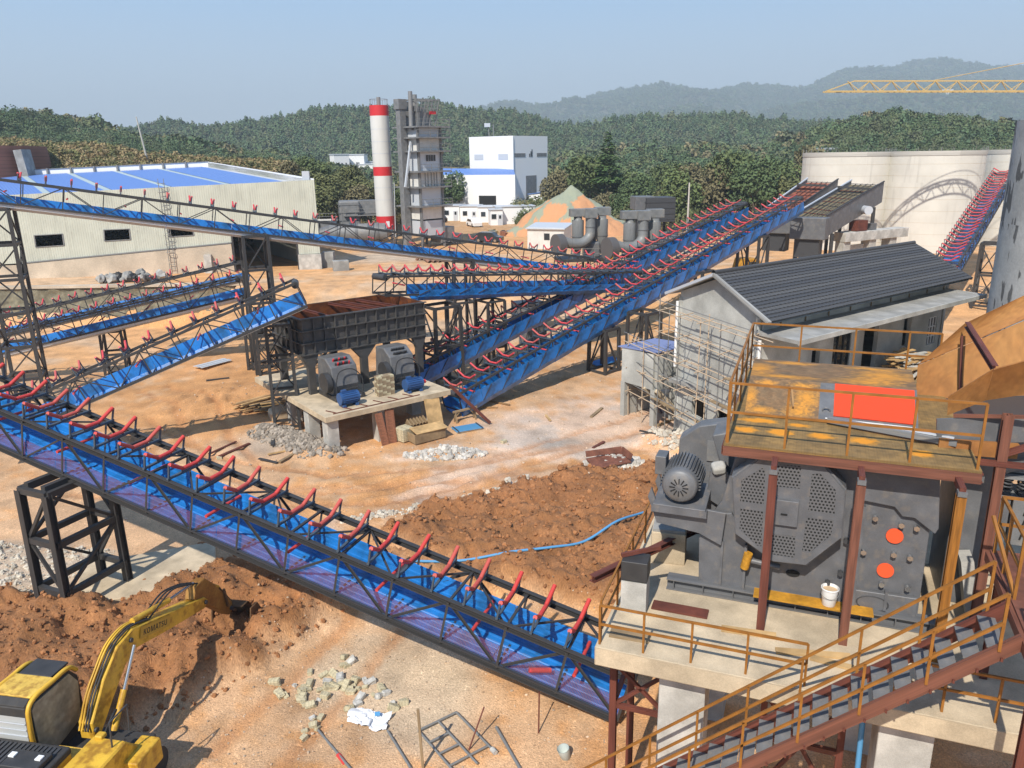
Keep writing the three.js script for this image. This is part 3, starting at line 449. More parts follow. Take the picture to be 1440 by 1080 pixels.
  for (let k = 0; k < 12; k++) { const a = k * Math.PI / 6; const s = mesh('fan_vent', bx(.11, .02, .02), M.dark, mt); s.position.set(Math.cos(a) * .13, Math.sin(a) * .13, .615); s.rotation.z = a; }
  box('terminal_box', M.greySteel, g, .22, .4, .4, -2.2, 8.4, -1.15, 0, 0, 0, .02);
  box('motor_base', M.crusherGrey, g, 1.05, .1, 1.1, -1.75, 7.7, -1.2, 0, .12, 0, .015);
  box('motor_rail', M.crusherGrey, g, 1.1, .14, .14, -1.75, 7.58, -.72); box('motor_rail', M.crusherGrey, g, 1.1, .14, .14, -1.75, 7.62, -1.7);
  for (const z of [-.85, -1.65]) mesh('motor_bracket', plate([[-2.4, 7.75], [-2.2, 7.2], [-1.35, 7.1], [-.9, 6.9], [-.85, 7.6], [-1.25, 7.62], [-2.2, 7.55], [-2.34, 7.95]], .07, .008), M.crusherGrey, g).position.z = z;
  mesh('tension_arm', plate([[-1.3, 7.6], [-.95, 7.4], [-.8, 8.0], [-1.0, 8.35], [-1.25, 8.2]], .25, .015), M.crusherGrey, g).position.z = -1.6;
  box('canvas_bundle', M.concreteWhite, g, .3, .22, .28, -1.1, 8.28, -1.5, .4, .3, .2, .08);
  box('pulley_cover', M.greySteel, g, .55, 1.1, .8, -.9, 8.35, -2.4, 0, 0, .3, .04);
  // skids and feet
  for (const z of [-.95, -3.7]) prof('skid', IBEAM, M.greySteel, g, [-1.95, 5.83, z], [3.1, 5.83, z], .3, .24);
  box('sole_plate', M.yellowPaint, g, 2.2, .03, .34, .9, 5.97, -.82);
  for (let k = 0; k < 9; k++) box('stiffener', M.greySteel, g, .02, .2, .28, -1.8 + k * .6, 5.83, -.94);
  // details
  for (const [x, y] of [[2.22, 7.52], [2.14, 6.78]]) { const d = mesh('orange_dot', new THREE.CylinderGeometry(.15, .15, .03, 28).rotateX(Math.PI / 2), M.orangeDot, g); d.position.set(x, y, -1.045); }
  for (const [x, y] of [[2.3, 7.78], [2.56, 7.76], [2.24, 7.16], [2.52, 7.14], [1.85, 7.85], [1.72, 7.12], [-1.0, 7.0], [-1.2, 5.98], [-1.15, 6.6], [1.4, 7.3], [1.36, 6.6], [1.15, 6.35], [-.98, 6.12], [-.62, 6.12], [2.55, 6.5], [2.1, 6.5]]) bolt(g, x, y, -1.0, .055, x < 1.7 && x > -1.1 ? M.darkSteel2 : M.chrome);
  rod('lifting_cylinder', M.yellowPaint, g, [-.42, 6.45, -.88], [-.36, 6.8, -.85], .085, CYL); rod('cylinder_rod', M.crusherGrey, g, [-.36, 6.6, -.95], [.25, 6.55, -.95], .06);
  const ov = mesh('drain_hole', new THREE.CylinderGeometry(.13, .13, .02, 24).scale(1, 1, .55).rotateX(Math.PI / 2), M.dark, g); ov.position.set(.5, 6.4, -1.058);
  const ring = mesh('access_cover', new THREE.TorusGeometry(.28, .015, 6, 32), M.darkSteel2, g); ring.position.set(1.98, 6.08, -.96); ring.scale.y = .55;
});
// walkway deck above the crusher
const deckTex = (() => {
  const spots = [[.07, .16, .055, .03], [.23, .165, .055, .032], [.40, .165, .055, .03], [.58, .165, .055, .032], [.79, .10, .05, .03], [.12, .27, .08, .025], [.3, .26, .05, .02]];
  const t = tex(512, (u, v) => { const n = fbm(u * 14, v * 18, 111, 5), m = fbm(u * 40, v * 50, 113, 3), gr = ((u * 90) % 1 < .12 || (v * 120) % 1 < .12) ? .9 : 1; let c = [lerp(.46, .66, n), lerp(.38, .52, n), lerp(.25, .30, n)].map((q) => q * (.82 + m * .3) * gr); for (const [x, y, a, b] of spots) { const d = Math.hypot((u - x) / a, (v - y) / b); const k = clamp((1.25 - d + (m - .5) * .8) * 1.6) * .85; c = [lerp(c[0], .93, k), lerp(c[1], .60, k), lerp(c[2], .13, k)]; } return c; });
  t.wrapS = t.wrapT = THREE.ClampToEdgeWrapping; return t;
})();
crush('walkway_platform', 'rusty yellow-sprayed walkway platform with railings above the jaw crusher', 'platform', [1.2, 5.7, -3], (g) => {
  const dg = new THREE.BoxGeometry(4.3, .05, 5.75); mesh('deck_plate', dg, mat(.95, .95, .95, .8, .1, { map: deckTex, bumpMap: rep(T.concB, .25), bumpScale: .006 }), g).position.set(1.2, 9.175, -3.37);
  prof('edge_beam', CHANNEL, M.primer2, g, [-.95, 9.06, -.48], [3.35, 9.06, -.48], .08, .17); prof('edge_beam', CHANNEL, M.primer, g, [-.94, 9.06, -6.2], [-.94, 9.06, -.5], .08, .17); prof('edge_beam', CHANNEL, M.primer, g, [3.34, 9.06, -6.2], [3.34, 9.06, -.5], .08, .17);
  for (const x of [0, 1.46, 3.0]) bar('joist', M.primer, g, [x, 9.0, .06], [x, 9.0, -6.1], .1, .14);
  for (const [x, m] of [[0, M.primer], [1.46, M.primer2], [3.0, M.rail]]) { prof('post', IBEAM, m, g, [x, 5.7, 0], [x, 8.92, 0], .15, .15); box('cap_plate', M.greySteel2, g, .14, .08, .16, x, 8.96, .02); }
  for (const x of [0, 3.0]) prof('post', IBEAM, M.primer, g, [x, 5.7, -5.9], [x, 8.95, -5.9], .15, .15);
  const y = 9.2, z0 = -.55, z1 = -6.15;
  railing(g, M.rail, [[-.88, y, z0], [.14, y, z0], [1.21, y, z0], [2.23, y, z0], [3.28, y, z0]], 1.18);
  railing(g, M.rail, [[-.9, y, z0 - .02], [-.9, y, -1.9], [-.9, y, -3.3], [-.9, y, -4.7], [-.9, y, z1]], 1.18);
  railing(g, M.rail, [[-.9, y, z1], [.24, y, z1], [1.47, y, z1], [2.63, y, z1], [3.3, y, z1]], 1.18);
});
const hoodTex = (() => { const t = tex(512, (u, v) => { const n = fbm(u * 9, v * 9, 121, 5), m = fbm(u * 30, v * 30, 123, 3); let c = [lerp(.42, .56, n), lerp(.36, .42, n), lerp(.28, .28, n)].map((q) => q * (.8 + m * .35)); for (const [x, y, a, b] of [[.25, .88, .16, .09], [.75, .88, .2, .08], [.2, .16, .26, .12], [.82, .55, .2, .35], [.72, .2, .2, .2], [.05, .5, .1, .3]]) { const d = Math.hypot((u - x) / a, (v - y) / b), k = clamp((1.2 - d + (m - .5) * .7) * 1.0) * .7; c = [lerp(c[0], .90, k), lerp(c[1], .60, k), lerp(c[2], .18, k)]; } return c; }); return t; })();
crush('feed_hood', 'sloping feed hood with a bright orange-red panel on the walkway', 'hood', [1, 9.2, -3.4], (g) => {
  const hm = mat(.95, .95, .95, .75, .1, { map: hoodTex });
  const face = (x0, x1, k = 0) => [[x0, 9.22, -2.3 + k], [x1, 9.22, -2.3 + k], [x1, 9.78, -3.25 + k], [x0, 9.78, -3.25 + k]];
  const uv01 = (q) => { q.setAttribute('uv', new THREE.Float32BufferAttribute([0, 0, 1, 0, 1, 1, 0, 1], 2)); return q; };
  mesh('front_plate', uv01(quadGeo([face(-.72, .72)])), hm, g);
  mesh('front_plate', quadGeo([face(.72, 2.55)]), M.greySteel, g).userData.label = 'grey painted front plate';
  mesh('top_plate', uv01(quadGeo([[[-.72, 9.78, -3.25], [2.55, 9.78, -3.25], [2.55, 9.9, -4.45], [-.72, 9.9, -4.45]]])), hm, g);
  mesh('side_plate', quadGeo([[[-.72, 9.22, -2.3], [-.72, 9.78, -3.25], [-.72, 9.9, -4.45], [-.72, 9.22, -4.45]], [[2.55, 9.22, -2.3], [2.55, 9.78, -3.25], [2.55, 9.9, -4.45], [2.55, 9.22, -4.45]], [[-.72, 9.22, -4.45], [2.55, 9.22, -4.45], [2.55, 9.9, -4.45], [-.72, 9.9, -4.45]]]), M.greySteel, g);
  const n = [.0, .95, .56].map((q) => q / Math.hypot(.95, .56)); const off = (q, k) => q.map(([x, y, z]) => [x, y + n[1] * k, z + n[2] * k]);
  const red = [[1.0, 9.31], [2.5, 9.29], [2.5, 9.76], [1.0, 9.77]].map(([x, y]) => [x, y, -2.3 - (y - 9.22) * 1.696]);
  const rp = off(red, .03); const bk = off(red, .002); const q = []; for (let i = 0; i < 4; i++) q.push([bk[i], bk[(i + 1) % 4], rp[(i + 1) % 4], rp[i]]);
  mesh('red_panel', quadGeo([rp, ...q]), M.redPanel, g);
  bar('white_strip', M.whiteClean, g, off([[.85, 9.27, -2.385]], .015)[0], off([[2.5, 9.25, -2.35]], .015)[0], .03, .015);
  bar('chute_lip', M.greySteel2, g, [.9, 9.3, -2.25], [3.1, 9.3, -1.55], .12, .1); bar('angle_iron', M.panBack, g, [1.9, 9.36, -2.02], [3.05, 9.38, -1.6], .05, .03);
  mesh('lug', new THREE.TorusGeometry(.07, .015, 6, 14, Math.PI), M.greySteel, g).position.set(.86, 9.38, -2.55);
  bar('pry_bar', M.wood, g, [.15, 9.72, -3.0], [.22, 9.42, -2.5], .035, .035);
});
crush('feed_hopper', 'large flared rust-orange hopper of steel plate at the right edge', 'hopper', [5, 9.2, -4], (g) => {
  const slab = (pts, t = .03) => { const a = pts.map((p) => V(...p)), nn = V(0, 0, 0).crossVectors(a[1].clone().sub(a[0]), a[2].clone().sub(a[0])).normalize().multiplyScalar(t), b = a.map((p) => p.clone().add(nn)), q = []; const A = (p) => p.toArray(); if (a.length === 4) q.push(a.map(A), b.map(A)); for (let i = 0; i < a.length; i++) q.push([a[i], a[(i + 1) % a.length], b[(i + 1) % a.length], b[i]].map(A)); return quadGeo(q); };
  mesh('wall_plate', slab([[2.78, 8.9, -5.0], [4.9, 9.2, -4.9], [4.75, 10.95, -5.4], [2.74, 9.85, -5.1]]), M.tanPlate, g);
  mesh('wall_plate', slab([[2.74, 9.85, -5.12], [4.75, 10.97, -5.42], [4.9, 11.55, -5.7], [3.54, 10.84, -5.12]]), M.tanPlate, g);
  mesh('wall_plate', slab([[4.76, 9.2, -4.92], [7.4, 9.6, -4.9], [7.6, 12.4, -6.1], [4.9, 11.55, -5.72]]), M.tanPlate, g);
  mesh('wall_plate', slab([[3.58, 10.62, -2.0], [6.2, 12.2, -.6], [6.2, 11.0, -1.4], [3.6, 9.95, -2.3]]), M.tanPlate, g);
  mesh('wall_plate', slab([[3.58, 10.62, -2.04], [3.6, 9.95, -2.3], [3.05, 9.5, -2.6], [3.0, 9.9, -2.5]]), M.tanPlate, g);
  mesh('feeder_pan', slab([[2.9, 9.1, -4.9], [2.9, 9.1, -2.4], [7.2, 9.7, -2.2], [7.2, 9.7, -4.9]]), M.darkSteel2, g);
  prof('strut', IBEAM, M.primer, g, [3.56, 10.86, -4.95], [3.62, 10.62, -2.1], .1, .12); prof('strut', IBEAM, M.primer, g, [4.9, 11.5, -5.6], [5.0, 11.35, -1.3], .1, .12);
  prof('rib', CHANNEL, M.primer, g, [3.5, 10.6, -4.98], [3.62, 9.2, -4.86], .05, .06);
  box('feeder_side', M.greySteel, g, 1.7, .5, .06, 3.6, 9.55, -1.75, .1, 0, .12); box('feeder_beam', M.tanPlate, g, 1.3, .28, .08, 3.45, 9.22, -1.62, .1); bar('feeder_rail', M.primer, g, [2.85, 9.0, -1.5], [4.6, 9.05, -1.4], .08, .1); bar('rail', M.primer2, g, [3.0, 9.78, -1.7], [4.9, 10.0, -1.5], .06, .06);
});
crush('feeder_base', 'grey feeder housing on coil springs beside the red post', 'machine', [4.2, 5.7, -2.6], (g) => {
  box('housing', M.greySteel, g, .62, 3.3, 1.6, 3.62, 7.35, -3.0, 0, 0, 0, .02); box('spring_plate', M.greySteel2, g, 1.8, .06, .7, 4.85, 8.5, -2.55); box('spring_plate', M.greySteel2, g, 1.8, .06, .7, 4.85, 8.1, -2.55);
  for (let k = 0; k < 4; k++) { const c = []; for (let i = 0; i <= 60; i++) { const a = i / 60 * Math.PI * 2 * 5; c.push([4.16 + k * .3 + Math.cos(a) * .1, 8.13 + i / 60 * .35, -2.35 + Math.sin(a) * .1]); } tube('coil_spring', M.darkSteel2, g, c, .022, 90, 6); }
  box('feeder_body', M.greySteel, g, 2.2, .9, .8, 5.0, 9.0, -2.75, 0, 0, 0, .02); box('louvre_box', M.greySteel2, g, .9, .95, .7, 4.75, 7.6, -2.55, 0, 0, 0, .02); box('skirt', M.greySteel, g, .3, .95, .7, 4.12, 7.6, -2.6);
  for (let r = 0; r < 3; r++) for (let k = 0; k < 4; k++) box('louvre', M.dark, g, .03, .17, .02, 4.52 + k * .09, 7.85 - r * .25, -2.195, 0, 0, -.2);
  box('footing', M.concrete, g, 2.2, .6, 1.4, 4.9, 6.0, -2.6); box('footing', M.concreteWhite, g, .22, 1.25, .5, 3.72, 6.3, -1.9, 0, 0, .2);
  prof('red_post', IBEAM, M.primer2, g, [3.84, 5.7, -1.5], [3.82, 9.95, -1.5], .16, .16); bar('knee_brace', M.primer, g, [3.84, 9.2, -1.5], [4.9, 9.75, -1.5], .1, .1);
  box('plate_lever', M.greySteel2, g, .5, .1, .04, 4.3, 8.75, -2.2, 0, 0, .5); box('name_plate', M.whiteClean, g, .09, .09, .02, 4.62, 9.2, -2.33);
});
crush('railing', 'rusty yellow railing along the front edge of the concrete deck, left of the stairs', 'railing', [-1, 5.7, 1.5], (g) => railing(g, M.rail, [[-2.78, 5.7, 1.52], [-1.96, 5.7, 1.52], [-1.1, 5.7, 1.52], [-.15, 5.7, 1.52], [.82, 5.7, 1.52]], .82, { s: .04 }), 'deck railings');
crush('railing', 'rusty yellow railing down the left side of the concrete deck', 'railing', [-2.8, 5.7, -2], (g) => railing(g, M.rail, [[-2.78, 5.7, 1.44], [-2.78, 5.7, .1], [-2.78, 5.7, -1.3], [-2.78, 5.7, -2.7], [-2.78, 5.7, -4.2], [-2.78, 5.7, -5.8]], .86, { s: .04 }), 'deck railings');
crush('railing', 'rusty yellow railing on the deck edge right of the stairs', 'railing', [3.4, 5.7, 1.5], (g) => railing(g, M.rail, [[2.2, 5.7, 1.45], [2.92, 5.7, 1.45], [3.68, 5.7, 1.45], [4.8, 5.7, 1.45]], .82, { s: .04 }), 'deck railings');
crush('steel_stairs', 'steep open steel stairs with red stringers and yellow handrails', 'stairs', [-.8, 0, 2.3], (g) => {
  const k = .91, sh = (x) => 5.66 + (x - .93) * k, x0 = .93 - 5.66 / k, x1 = 3.5;
  prof('stringer', CHANNEL, M.primer, g, [x0, 0, 1.86], [x1, sh(x1), 1.86], .07, .2); prof('stringer', CHANNEL, M.primer2, g, [x0, 0, 2.74], [x1, sh(x1), 2.74], .07, .2);
  for (let y = .22; y < sh(x1) - .1; y += .242) { const x = .93 + (y - 5.66) / k; box('tread', M.tread, g, .24, .03, .8, x, y + .06, 2.3); bar('tread_lug', M.primer, g, [x + .06, y - .05, 2.78], [x + .06, y - .05, 2.82], .03, .05); }
  for (const z of [1.84, 2.78]) { const pts = []; for (let x = x0 + .3; x <= x1; x += .82) pts.push([x, sh(x) + .05, z]); railing(g, M.rail, pts, .9, { s: .04, levels: [1, .5] }); }
});
crush('stair_landing', 'red landing plate at the top of the steel stairs with yellow rails', 'landing', [4.6, 8, 2.2], (g) => {
  box('floor_plate', M.primer2, g, 2.6, .06, 2.9, 4.82, 8.02, 1.55); prof('edge_beam', CHANNEL, M.primer2, g, [3.5, 7.93, 3.0], [6.1, 7.93, 3.0], .08, .16); prof('edge_beam', CHANNEL, M.primer2, g, [3.5, 7.93, .1], [3.5, 7.93, 3.0], .08, .16);
  for (const [x, z] of [[3.7, 2.8], [5.9, 2.8], [3.7, .25], [5.9, .25]]) prof('leg', IBEAM, M.primer, g, [x, z < 1.6 ? 5.7 : 0, z], [x, 7.9, z], .12, .12);
  railing(g, M.rail, [[3.56, 8.05, 2.95], [4.4, 8.05, 2.95], [5.9, 8.05, 2.95]], 1.0); railing(g, M.rail, [[3.56, 8.05, 1.7], [3.56, 8.05, .9], [3.56, 8.05, .2], [4.4, 8.05, .2], [5.9, 8.05, .2]], 1.0);
  bar('knee_brace', M.rail, g, [3.56, 8.1, 1.7], [3.3, 9.0, .9], .045, .045);
});
// small things on the deck
crush('paint_pail', 'white paint pail on the ledge in front of the jaw crusher', 'pail', [1.2, 5.96, -.82], (g) => {
  mesh('bucket', new THREE.LatheGeometry([[.001, 0], [.125, 0], [.155, .34], [.168, .34], [.168, .37], [.15, .37], [.12, .03], [.001, .03]].map(([x, y]) => new THREE.Vector2(x, y)), 24), M.whiteClean, g).position.set(1.2, 5.99, -.82);
  const p = mesh('paint_fill', new THREE.CylinderGeometry(.14, .14, .02, 20), mat(.55, .40, .25, .7), g); p.position.set(1.2, 6.295, -.82); tube('handle', M.pipeGrey, g, [[1.03, 6.32, -.82], [1.06, 6.24, -.68], [1.2, 6.18, -.65], [1.34, 6.24, -.68], [1.37, 6.32, -.82]], .006, 16, 5);
});
crush('steel_beam', 'red-brown beam leaning across the left end of the deck', 'beam', [-2.4, 5.8, -1.2], (g) => prof('beam', IBEAM, M.primer, g, [-3.2, 6.45, .55], [-1.5, 6.2, -3.0], .14, .14));
crush('concrete_block', 'square concrete plinth on the deck behind the leaning beam', 'block', [-2.3, 5.7, -2.2], (g) => { box('plinth', M.concrete, g, .75, .75, .75, -2.15, 6.07, -2.25, .1, 0, 0, .02); box('pad', M.concreteGrey, g, .7, .06, .7, -2.15, 6.48, -2.25, .1); });
crush('electric_box', 'small dark box on a pale plinth at the deck corner', 'box', [-2.4, 5.7, -.1], (g) => { box('plinth', M.concreteWhite, g, .5, .7, .42, -2.42, 6.05, .12, .05); box('housing', M.darkSteel, g, .52, .42, .44, -2.42, 6.63, .12, .05, 0, 0, .02); bar('red_bar', M.primer, g, [-2.7, 6.88, .2], [-2.0, 6.98, -.2], .06, .08); });
[[-1.55, -.1, 1.1, .3, .0], [-2.3, 1.1, .75, .28, .05], [.95, .55, 1.3, .16, .2], [1.5, .75, 1.2, .14, -.12], [-.2, .25, 1.0, .18, .08]].forEach(([x, z, l, w, a], i) =>
  crush('plank', ['short plank behind the front railing of the deck', 'brown plank at the front left corner of the deck', 'pale plank beside the middle red post', 'second pale plank beside the middle red post', 'plank at the foot of the first red post'][i], 'plank', [x, 5.7, z], (g) => box('board', i === 1 ? M.woodGrey : i === 0 ? M.primer : M.woodPale, g, l, .04, w, x, 5.725, z, a), 'planks on the deck'));
// red lattice frames below the deck
crush('lattice_frame', 'red-brown lattice frame under the left end of the deck', 'frame', [-2.4, 0, -1], (g) => {
  for (const [x, z] of [[-2.7, .6], [-1.6, .6], [-2.7, -1.2], [-1.6, -1.2]]) prof('leg', IBEAM, M.primer, g, [x, 0, z], [x, 4.9, z], .14, .14);
  for (const y of [4.7, 3.7]) for (const [a, b] of [[[-2.7, .6], [-1.6, .6]], [[-1.6, .6], [-1.6, -1.2]], [[-2.7, .6], [-2.7, -1.2]]]) bar('beam', M.primer, g, [a[0], y, a[1]], [b[0], y, b[1]], .09, .1);
  bar('brace', M.primer, g, [-2.7, 4.7, .6], [-1.6, 3.7, .6], .07, .07); bar('brace', M.primer, g, [-2.7, 3.7, .6], [-1.6, 4.7, .6], .07, .07);
}, 'lattice frames under the deck');
crush('lattice_frame', 'red-brown lattice frame under the deck between the white piers', 'frame', [1, 0, 0], (g) => {
  for (const [x, z] of [[.2, .4], [1.6, .4]]) prof('leg', IBEAM, M.primer, g, [x, 0, z], [x, 4.9, z], .12, .12);
  for (const y of [4.6, 3.6, 2.4]) bar('beam', M.primer2, g, [.2, y, .4], [1.6, y, .4], .1, .1);
  for (const [a, b] of [[4.6, 3.6], [2.4, 3.6]]) { bar('brace', M.primer, g, [.2, a, .42], [.9, b, .42], .07, .07); bar('brace', M.primer, g, [1.6, a, .42], [.9, b, .42], .07, .07); }
  rod('pipe', M.bluePipe, g, [1.85, 5.2, .9], [1.9, 3.2, .8], .05);
}, 'lattice frames under the deck');
// ---------- middle plant: hopper over two crushers on a concrete deck ----------
const MO = V(-9.4, 0, -37.2), MT = 37.5 * R, mid = framed(MO, MT);
mid('concrete_deck', 'concrete slab on short columns under the dark ribbed hopper', 'platform', [3.7, 0, -3], (g) => {
  box('slab', M.concrete, g, 7.5, .3, 6.4, 3.72, 1.9, -3.1, 0, 0, 0, .02); box('slab_extension', M.concrete, g, 3.2, .3, 3.5, 1.6, 1.89, -8.0);
  for (const [x, z] of [[.45, -.45], [.5, -2.9], [.75, -5.9], [3.3, -.5], [3.5, -5.9], [6.5, -.5], [6.6, -5.9], [6.9, -3.1]]) box('column', M.concreteWhite, g, .62, 2.0, .62, x, .75, z, 0, 0, 0, .015);
});
mid('steel_hopper', 'dark steel hopper box with a grid of ribs, standing on wedge-headed legs', 'hopper', [4.7, 2.05, -6], (g) => {
  const x0 = .9, x1 = 8.5, z0 = -4.15, z1 = -8.1, y0 = 4.25, y1 = 6.3;
  box('wall_plate', M.hopperGrey, g, x1 - x0, y1 - y0, .03, (x0 + x1) / 2, (y0 + y1) / 2, z0); box('wall_plate', M.hopperGrey, g, x1 - x0, y1 - y0, .03, (x0 + x1) / 2, (y0 + y1) / 2, z1);
  box('wall_plate', M.hopperGrey, g, .03, y1 - y0, z0 - z1 - .04, x0, (y0 + y1) / 2, (z0 + z1) / 2); box('wall_plate', M.hopperGrey, g, .03, y1 - y0, z0 - z1 - .04, x1, (y0 + y1) / 2, (z0 + z1) / 2);
  box('liner', M.rustDark, g, x1 - x0 - .1, y1 - y0 - .04, .02, (x0 + x1) / 2, (y0 + y1) / 2, z1 + .05); box('liner', M.rustDark, g, .02, y1 - y0 - .04, z0 - z1 - .2, x1 - .05, (y0 + y1) / 2, (z0 + z1) / 2); box('liner', M.rustDark, g, .02, y1 - y0 - .04, z0 - z1 - .2, x0 + .05, (y0 + y1) / 2, (z0 + z1) / 2); box('liner', M.rustDark, g, x1 - x0 - .1, y1 - y0 - .04, .02, (x0 + x1) / 2, (y0 + y1) / 2, z0 - .05);
  box('floor_plate', M.rustDark, g, x1 - x0, .04, z0 - z1, (x0 + x1) / 2, y0 + .25, (z0 + z1) / 2);
  for (let i = 0; i <= 12; i++) { const x = lerp(x0, x1, i / 12); box('rib', M.hopperGrey, g, .05, y1 - y0 - .02, .14, x, (y0 + y1) / 2, z0 + .07); }
  for (let i = 1; i < 6; i++) { const z = lerp(z0, z1, i / 6); box('rib', M.hopperGrey, g, .14, y1 - y0 - .02, .05, x0 - .07, (y0 + y1) / 2, z); }
  for (const t of [0, .32, .66, 1]) { const y = lerp(y0 + .05, y1 - .03, t); box('girth', M.hopperGrey, g, x1 - x0 + .3, .06, .17, (x0 + x1) / 2, y, z0 + .088); box('girth', M.hopperGrey, g, .17, .06, z0 - z1, x0 - .088, y, (z0 + z1) / 2); }
  for (const [x, z] of [[2.6, 0], [5.2, 0], [6.0, 0], [7.0, 0]]) { const b = prof('tie_beam', IBEAM, M.primer, g, [x, y1 - .12, z0 - .05], [x - (x > 4 ? .9 : .3), y1 - .12, z1 + .05], .1, .14); b.castShadow = true; }
  for (const z of [z0 + .05, z1]) for (const x of [x0 + .05, 4.45, x1 - .1]) {
    const w = mesh('leg', plate([[-.2, 2.06], [.2, 2.06], [.2, 3.6], [x === 4.45 ? .75 : .45, 4.24], [x === 4.45 ? -.75 : -.45, 4.24], [-.2, 3.6]], .28, .01), M.hopperGrey, g); w.position.set(x + (x < 1 ? .3 : x > 8 ? -.3 : 0), 0, z - .1);
  }
  bar('knee_brace', M.hopperGrey, g, [1.35, 3.6, z0], [2.2, 4.25, z0], .1, .1); bar('knee_brace', M.hopperGrey, g, [8.1, 3.6, z0], [7.3, 4.25, z0], .1, .1);
});
[0, 1].forEach((k) => mid('cone_crusher', ['grey crusher under the left half of the hopper with red-tipped bolts', 'grey crusher under the right half of the hopper'][k], 'crusher', [2.3 + k * 3.6, 2.05, -3.2], (g) => {
  const X = 2.35 + k * 3.55;
  mesh('housing', plate([[-1.0, 2.06], [-.2, 2.06], [.1, 2.8], [-.05, 3.75], [-.7, 4.15], [-1.6, 4.1], [-1.8, 2.06]], 1.5, .05).rotateY(-Math.PI / 2), M.greySteel, g).position.set(X, 0, -2.4);
  const c = mesh('access_cover', plate([[-.58, 2.55], [.6, 2.6], [.62, 3.1], [.45, 3.45], [-.42, 3.4], [-.6, 3.0]], .12, .02), M.greySteel2, g); c.position.set(X, .05, -2.2); c.rotation.x = -.2;
  for (let i = 0; i < 9; i++) { bolt(g, X - .5 + i * .125, 2.58 + .04, -2.05, .035, M.darkSteel2); }
  const r = rng(40 + k); for (let i = 0; i < 16; i++) { const b = mesh('spring_bolt', new THREE.CylinderGeometry(.05, .05, .22, 8), k ? M.darkSteel2 : i % 3 ? M.darkSteel2 : M.redPaint, g); b.position.set(X - .4 + (i % 8) * .11, 4.08 - (i > 7 ? .16 : 0), -2.85 + (i > 7 ? .3 : 0) + r() * .05); b.rotation.x = .5; }
  tube('hose', M.rubber, g, [[X - .75, 2.2, -1.9], [X - .72, 3.1, -1.9], [X - .4, 3.6, -2.1], [X + .4, 3.62, -2.1], [X + .78, 3.1, -1.9], [X + .7, 2.3, -1.8]], .03, 40);
  const wheel = mesh('drive_pulley', new THREE.CylinderGeometry(.55, .55, .3, 24).rotateZ(Math.PI / 2), M.darkSteel, g); wheel.position.set(X - 1.0, 3.0, -2.6);
  box('base_frame', M.darkSteel, g, 1.7, .22, 2.2, X, 2.17, -2.9);
}, 'crushers under the hopper'));
[0, 1].forEach((k) => mid('electric_motor', ['blue electric motor in front of the left crusher under the hopper', 'blue electric motor in front of the right crusher under the hopper'][k], 'motor', [1.8 + k * 3.9, 2.05, -.9], (g) => {
  const X = 1.8 + k * 3.9, Z = -.95, m = mesh('body', new THREE.CylinderGeometry(.3, .3, 1.05, 22).rotateZ(Math.PI / 2), M.blueMotor, g); m.position.set(X, 2.5, Z);
  for (let i = 0; i < 18; i++) { const a = i / 18 * 6.283; const f = mesh('cooling_fin', bx(.8, .05, .014), M.blueMotor, m); f.position.set(0, Math.cos(a) * .315, Math.sin(a) * .315); f.rotation.x = a; }
  for (const s of [-1, 1]) { mesh('end_bell', new THREE.CylinderGeometry(.32, .32, .06, 22).rotateZ(Math.PI / 2), M.blueMotor, m).position.x = s * .5; box('foot', M.blueMotor, g, .16, .14, .55, X + s * .36, 2.13, Z); }
  box('terminal_box', M.blueMotor, g, .26, .22, .2, X - .2, 2.8, Z - .1); rod('shaft', M.chrome, g, [X + .5, 2.5, Z], [X + .72, 2.5, Z], .05); if (k) rod('red_coupling', M.redPaint, g, [X + .6, 2.5, Z], [X + .78, 2.5, Z], .11);
}, 'blue motors on the hopper deck'));
mid('brick_stack', 'upright pallet of bricks between the two crushers', 'bricks', [4.2, 2.05, -1.5], (g) => { for (let r = 0; r < 9; r++) for (let c = 0; c < 4; c++) for (let d = 0; d < 2; d++) box('brick', (r + c + d) % 3 ? M.brickPale : M.block, g, .235, .115, .22, 3.85 + c * .245 + (r % 2) * .02, 2.11 + r * .122, -1.6 + d * .24); });
mid('steel_ladder', 'flat rusty rebar ladder lying along the front of the hopper deck', 'ladder', [2.7, 2.05, -.3], (g) => { bar('rail', M.primer2, g, [.5, 2.08, -.12], [5.6, 2.08, -.12], .05, .04); for (let i = 0; i < 6; i++) bar('rung', M.primer, g, [.7 + i * .9, 2.08, -.15], [.45 + i * .9, 2.08, -.85], .05, .03); });
// boards and blocks below the deck
mid('formwork_panel', 'left red formwork panel leaning on the middle column', 'panel', [3.1, 0, .3], (g) => { box('sheet', M.brick, g, .42, 1.75, .06, 3.0, .78, .25, 0, -.28, .05); }, 'panels leaning under the deck');
mid('formwork_panel', 'right red formwork panel leaning on the middle column', 'panel', [3.6, 0, .3], (g) => { box('sheet', M.brick, g, .5, 1.8, .06, 3.55, .8, .22, 0, -.26, -.08); }, 'panels leaning under the deck');
mid('plywood_sheet', 'yellow plywood sheet leaning on the right column of the hopper deck', 'plywood', [6.3, 0, .5], (g) => box('sheet', M.woodPale, g, 1.0, 2.0, .03, 6.15, .85, .42, .1, -.35, -.1));
mid('plywood_sheet', 'yellow plywood sheet lying on the crate below the hopper deck', 'plywood', [5.4, 0, 1], (g) => box('sheet', M.woodPale, g, 1.9, .03, .9, 5.25, .62, 1.25, -.05, .12));
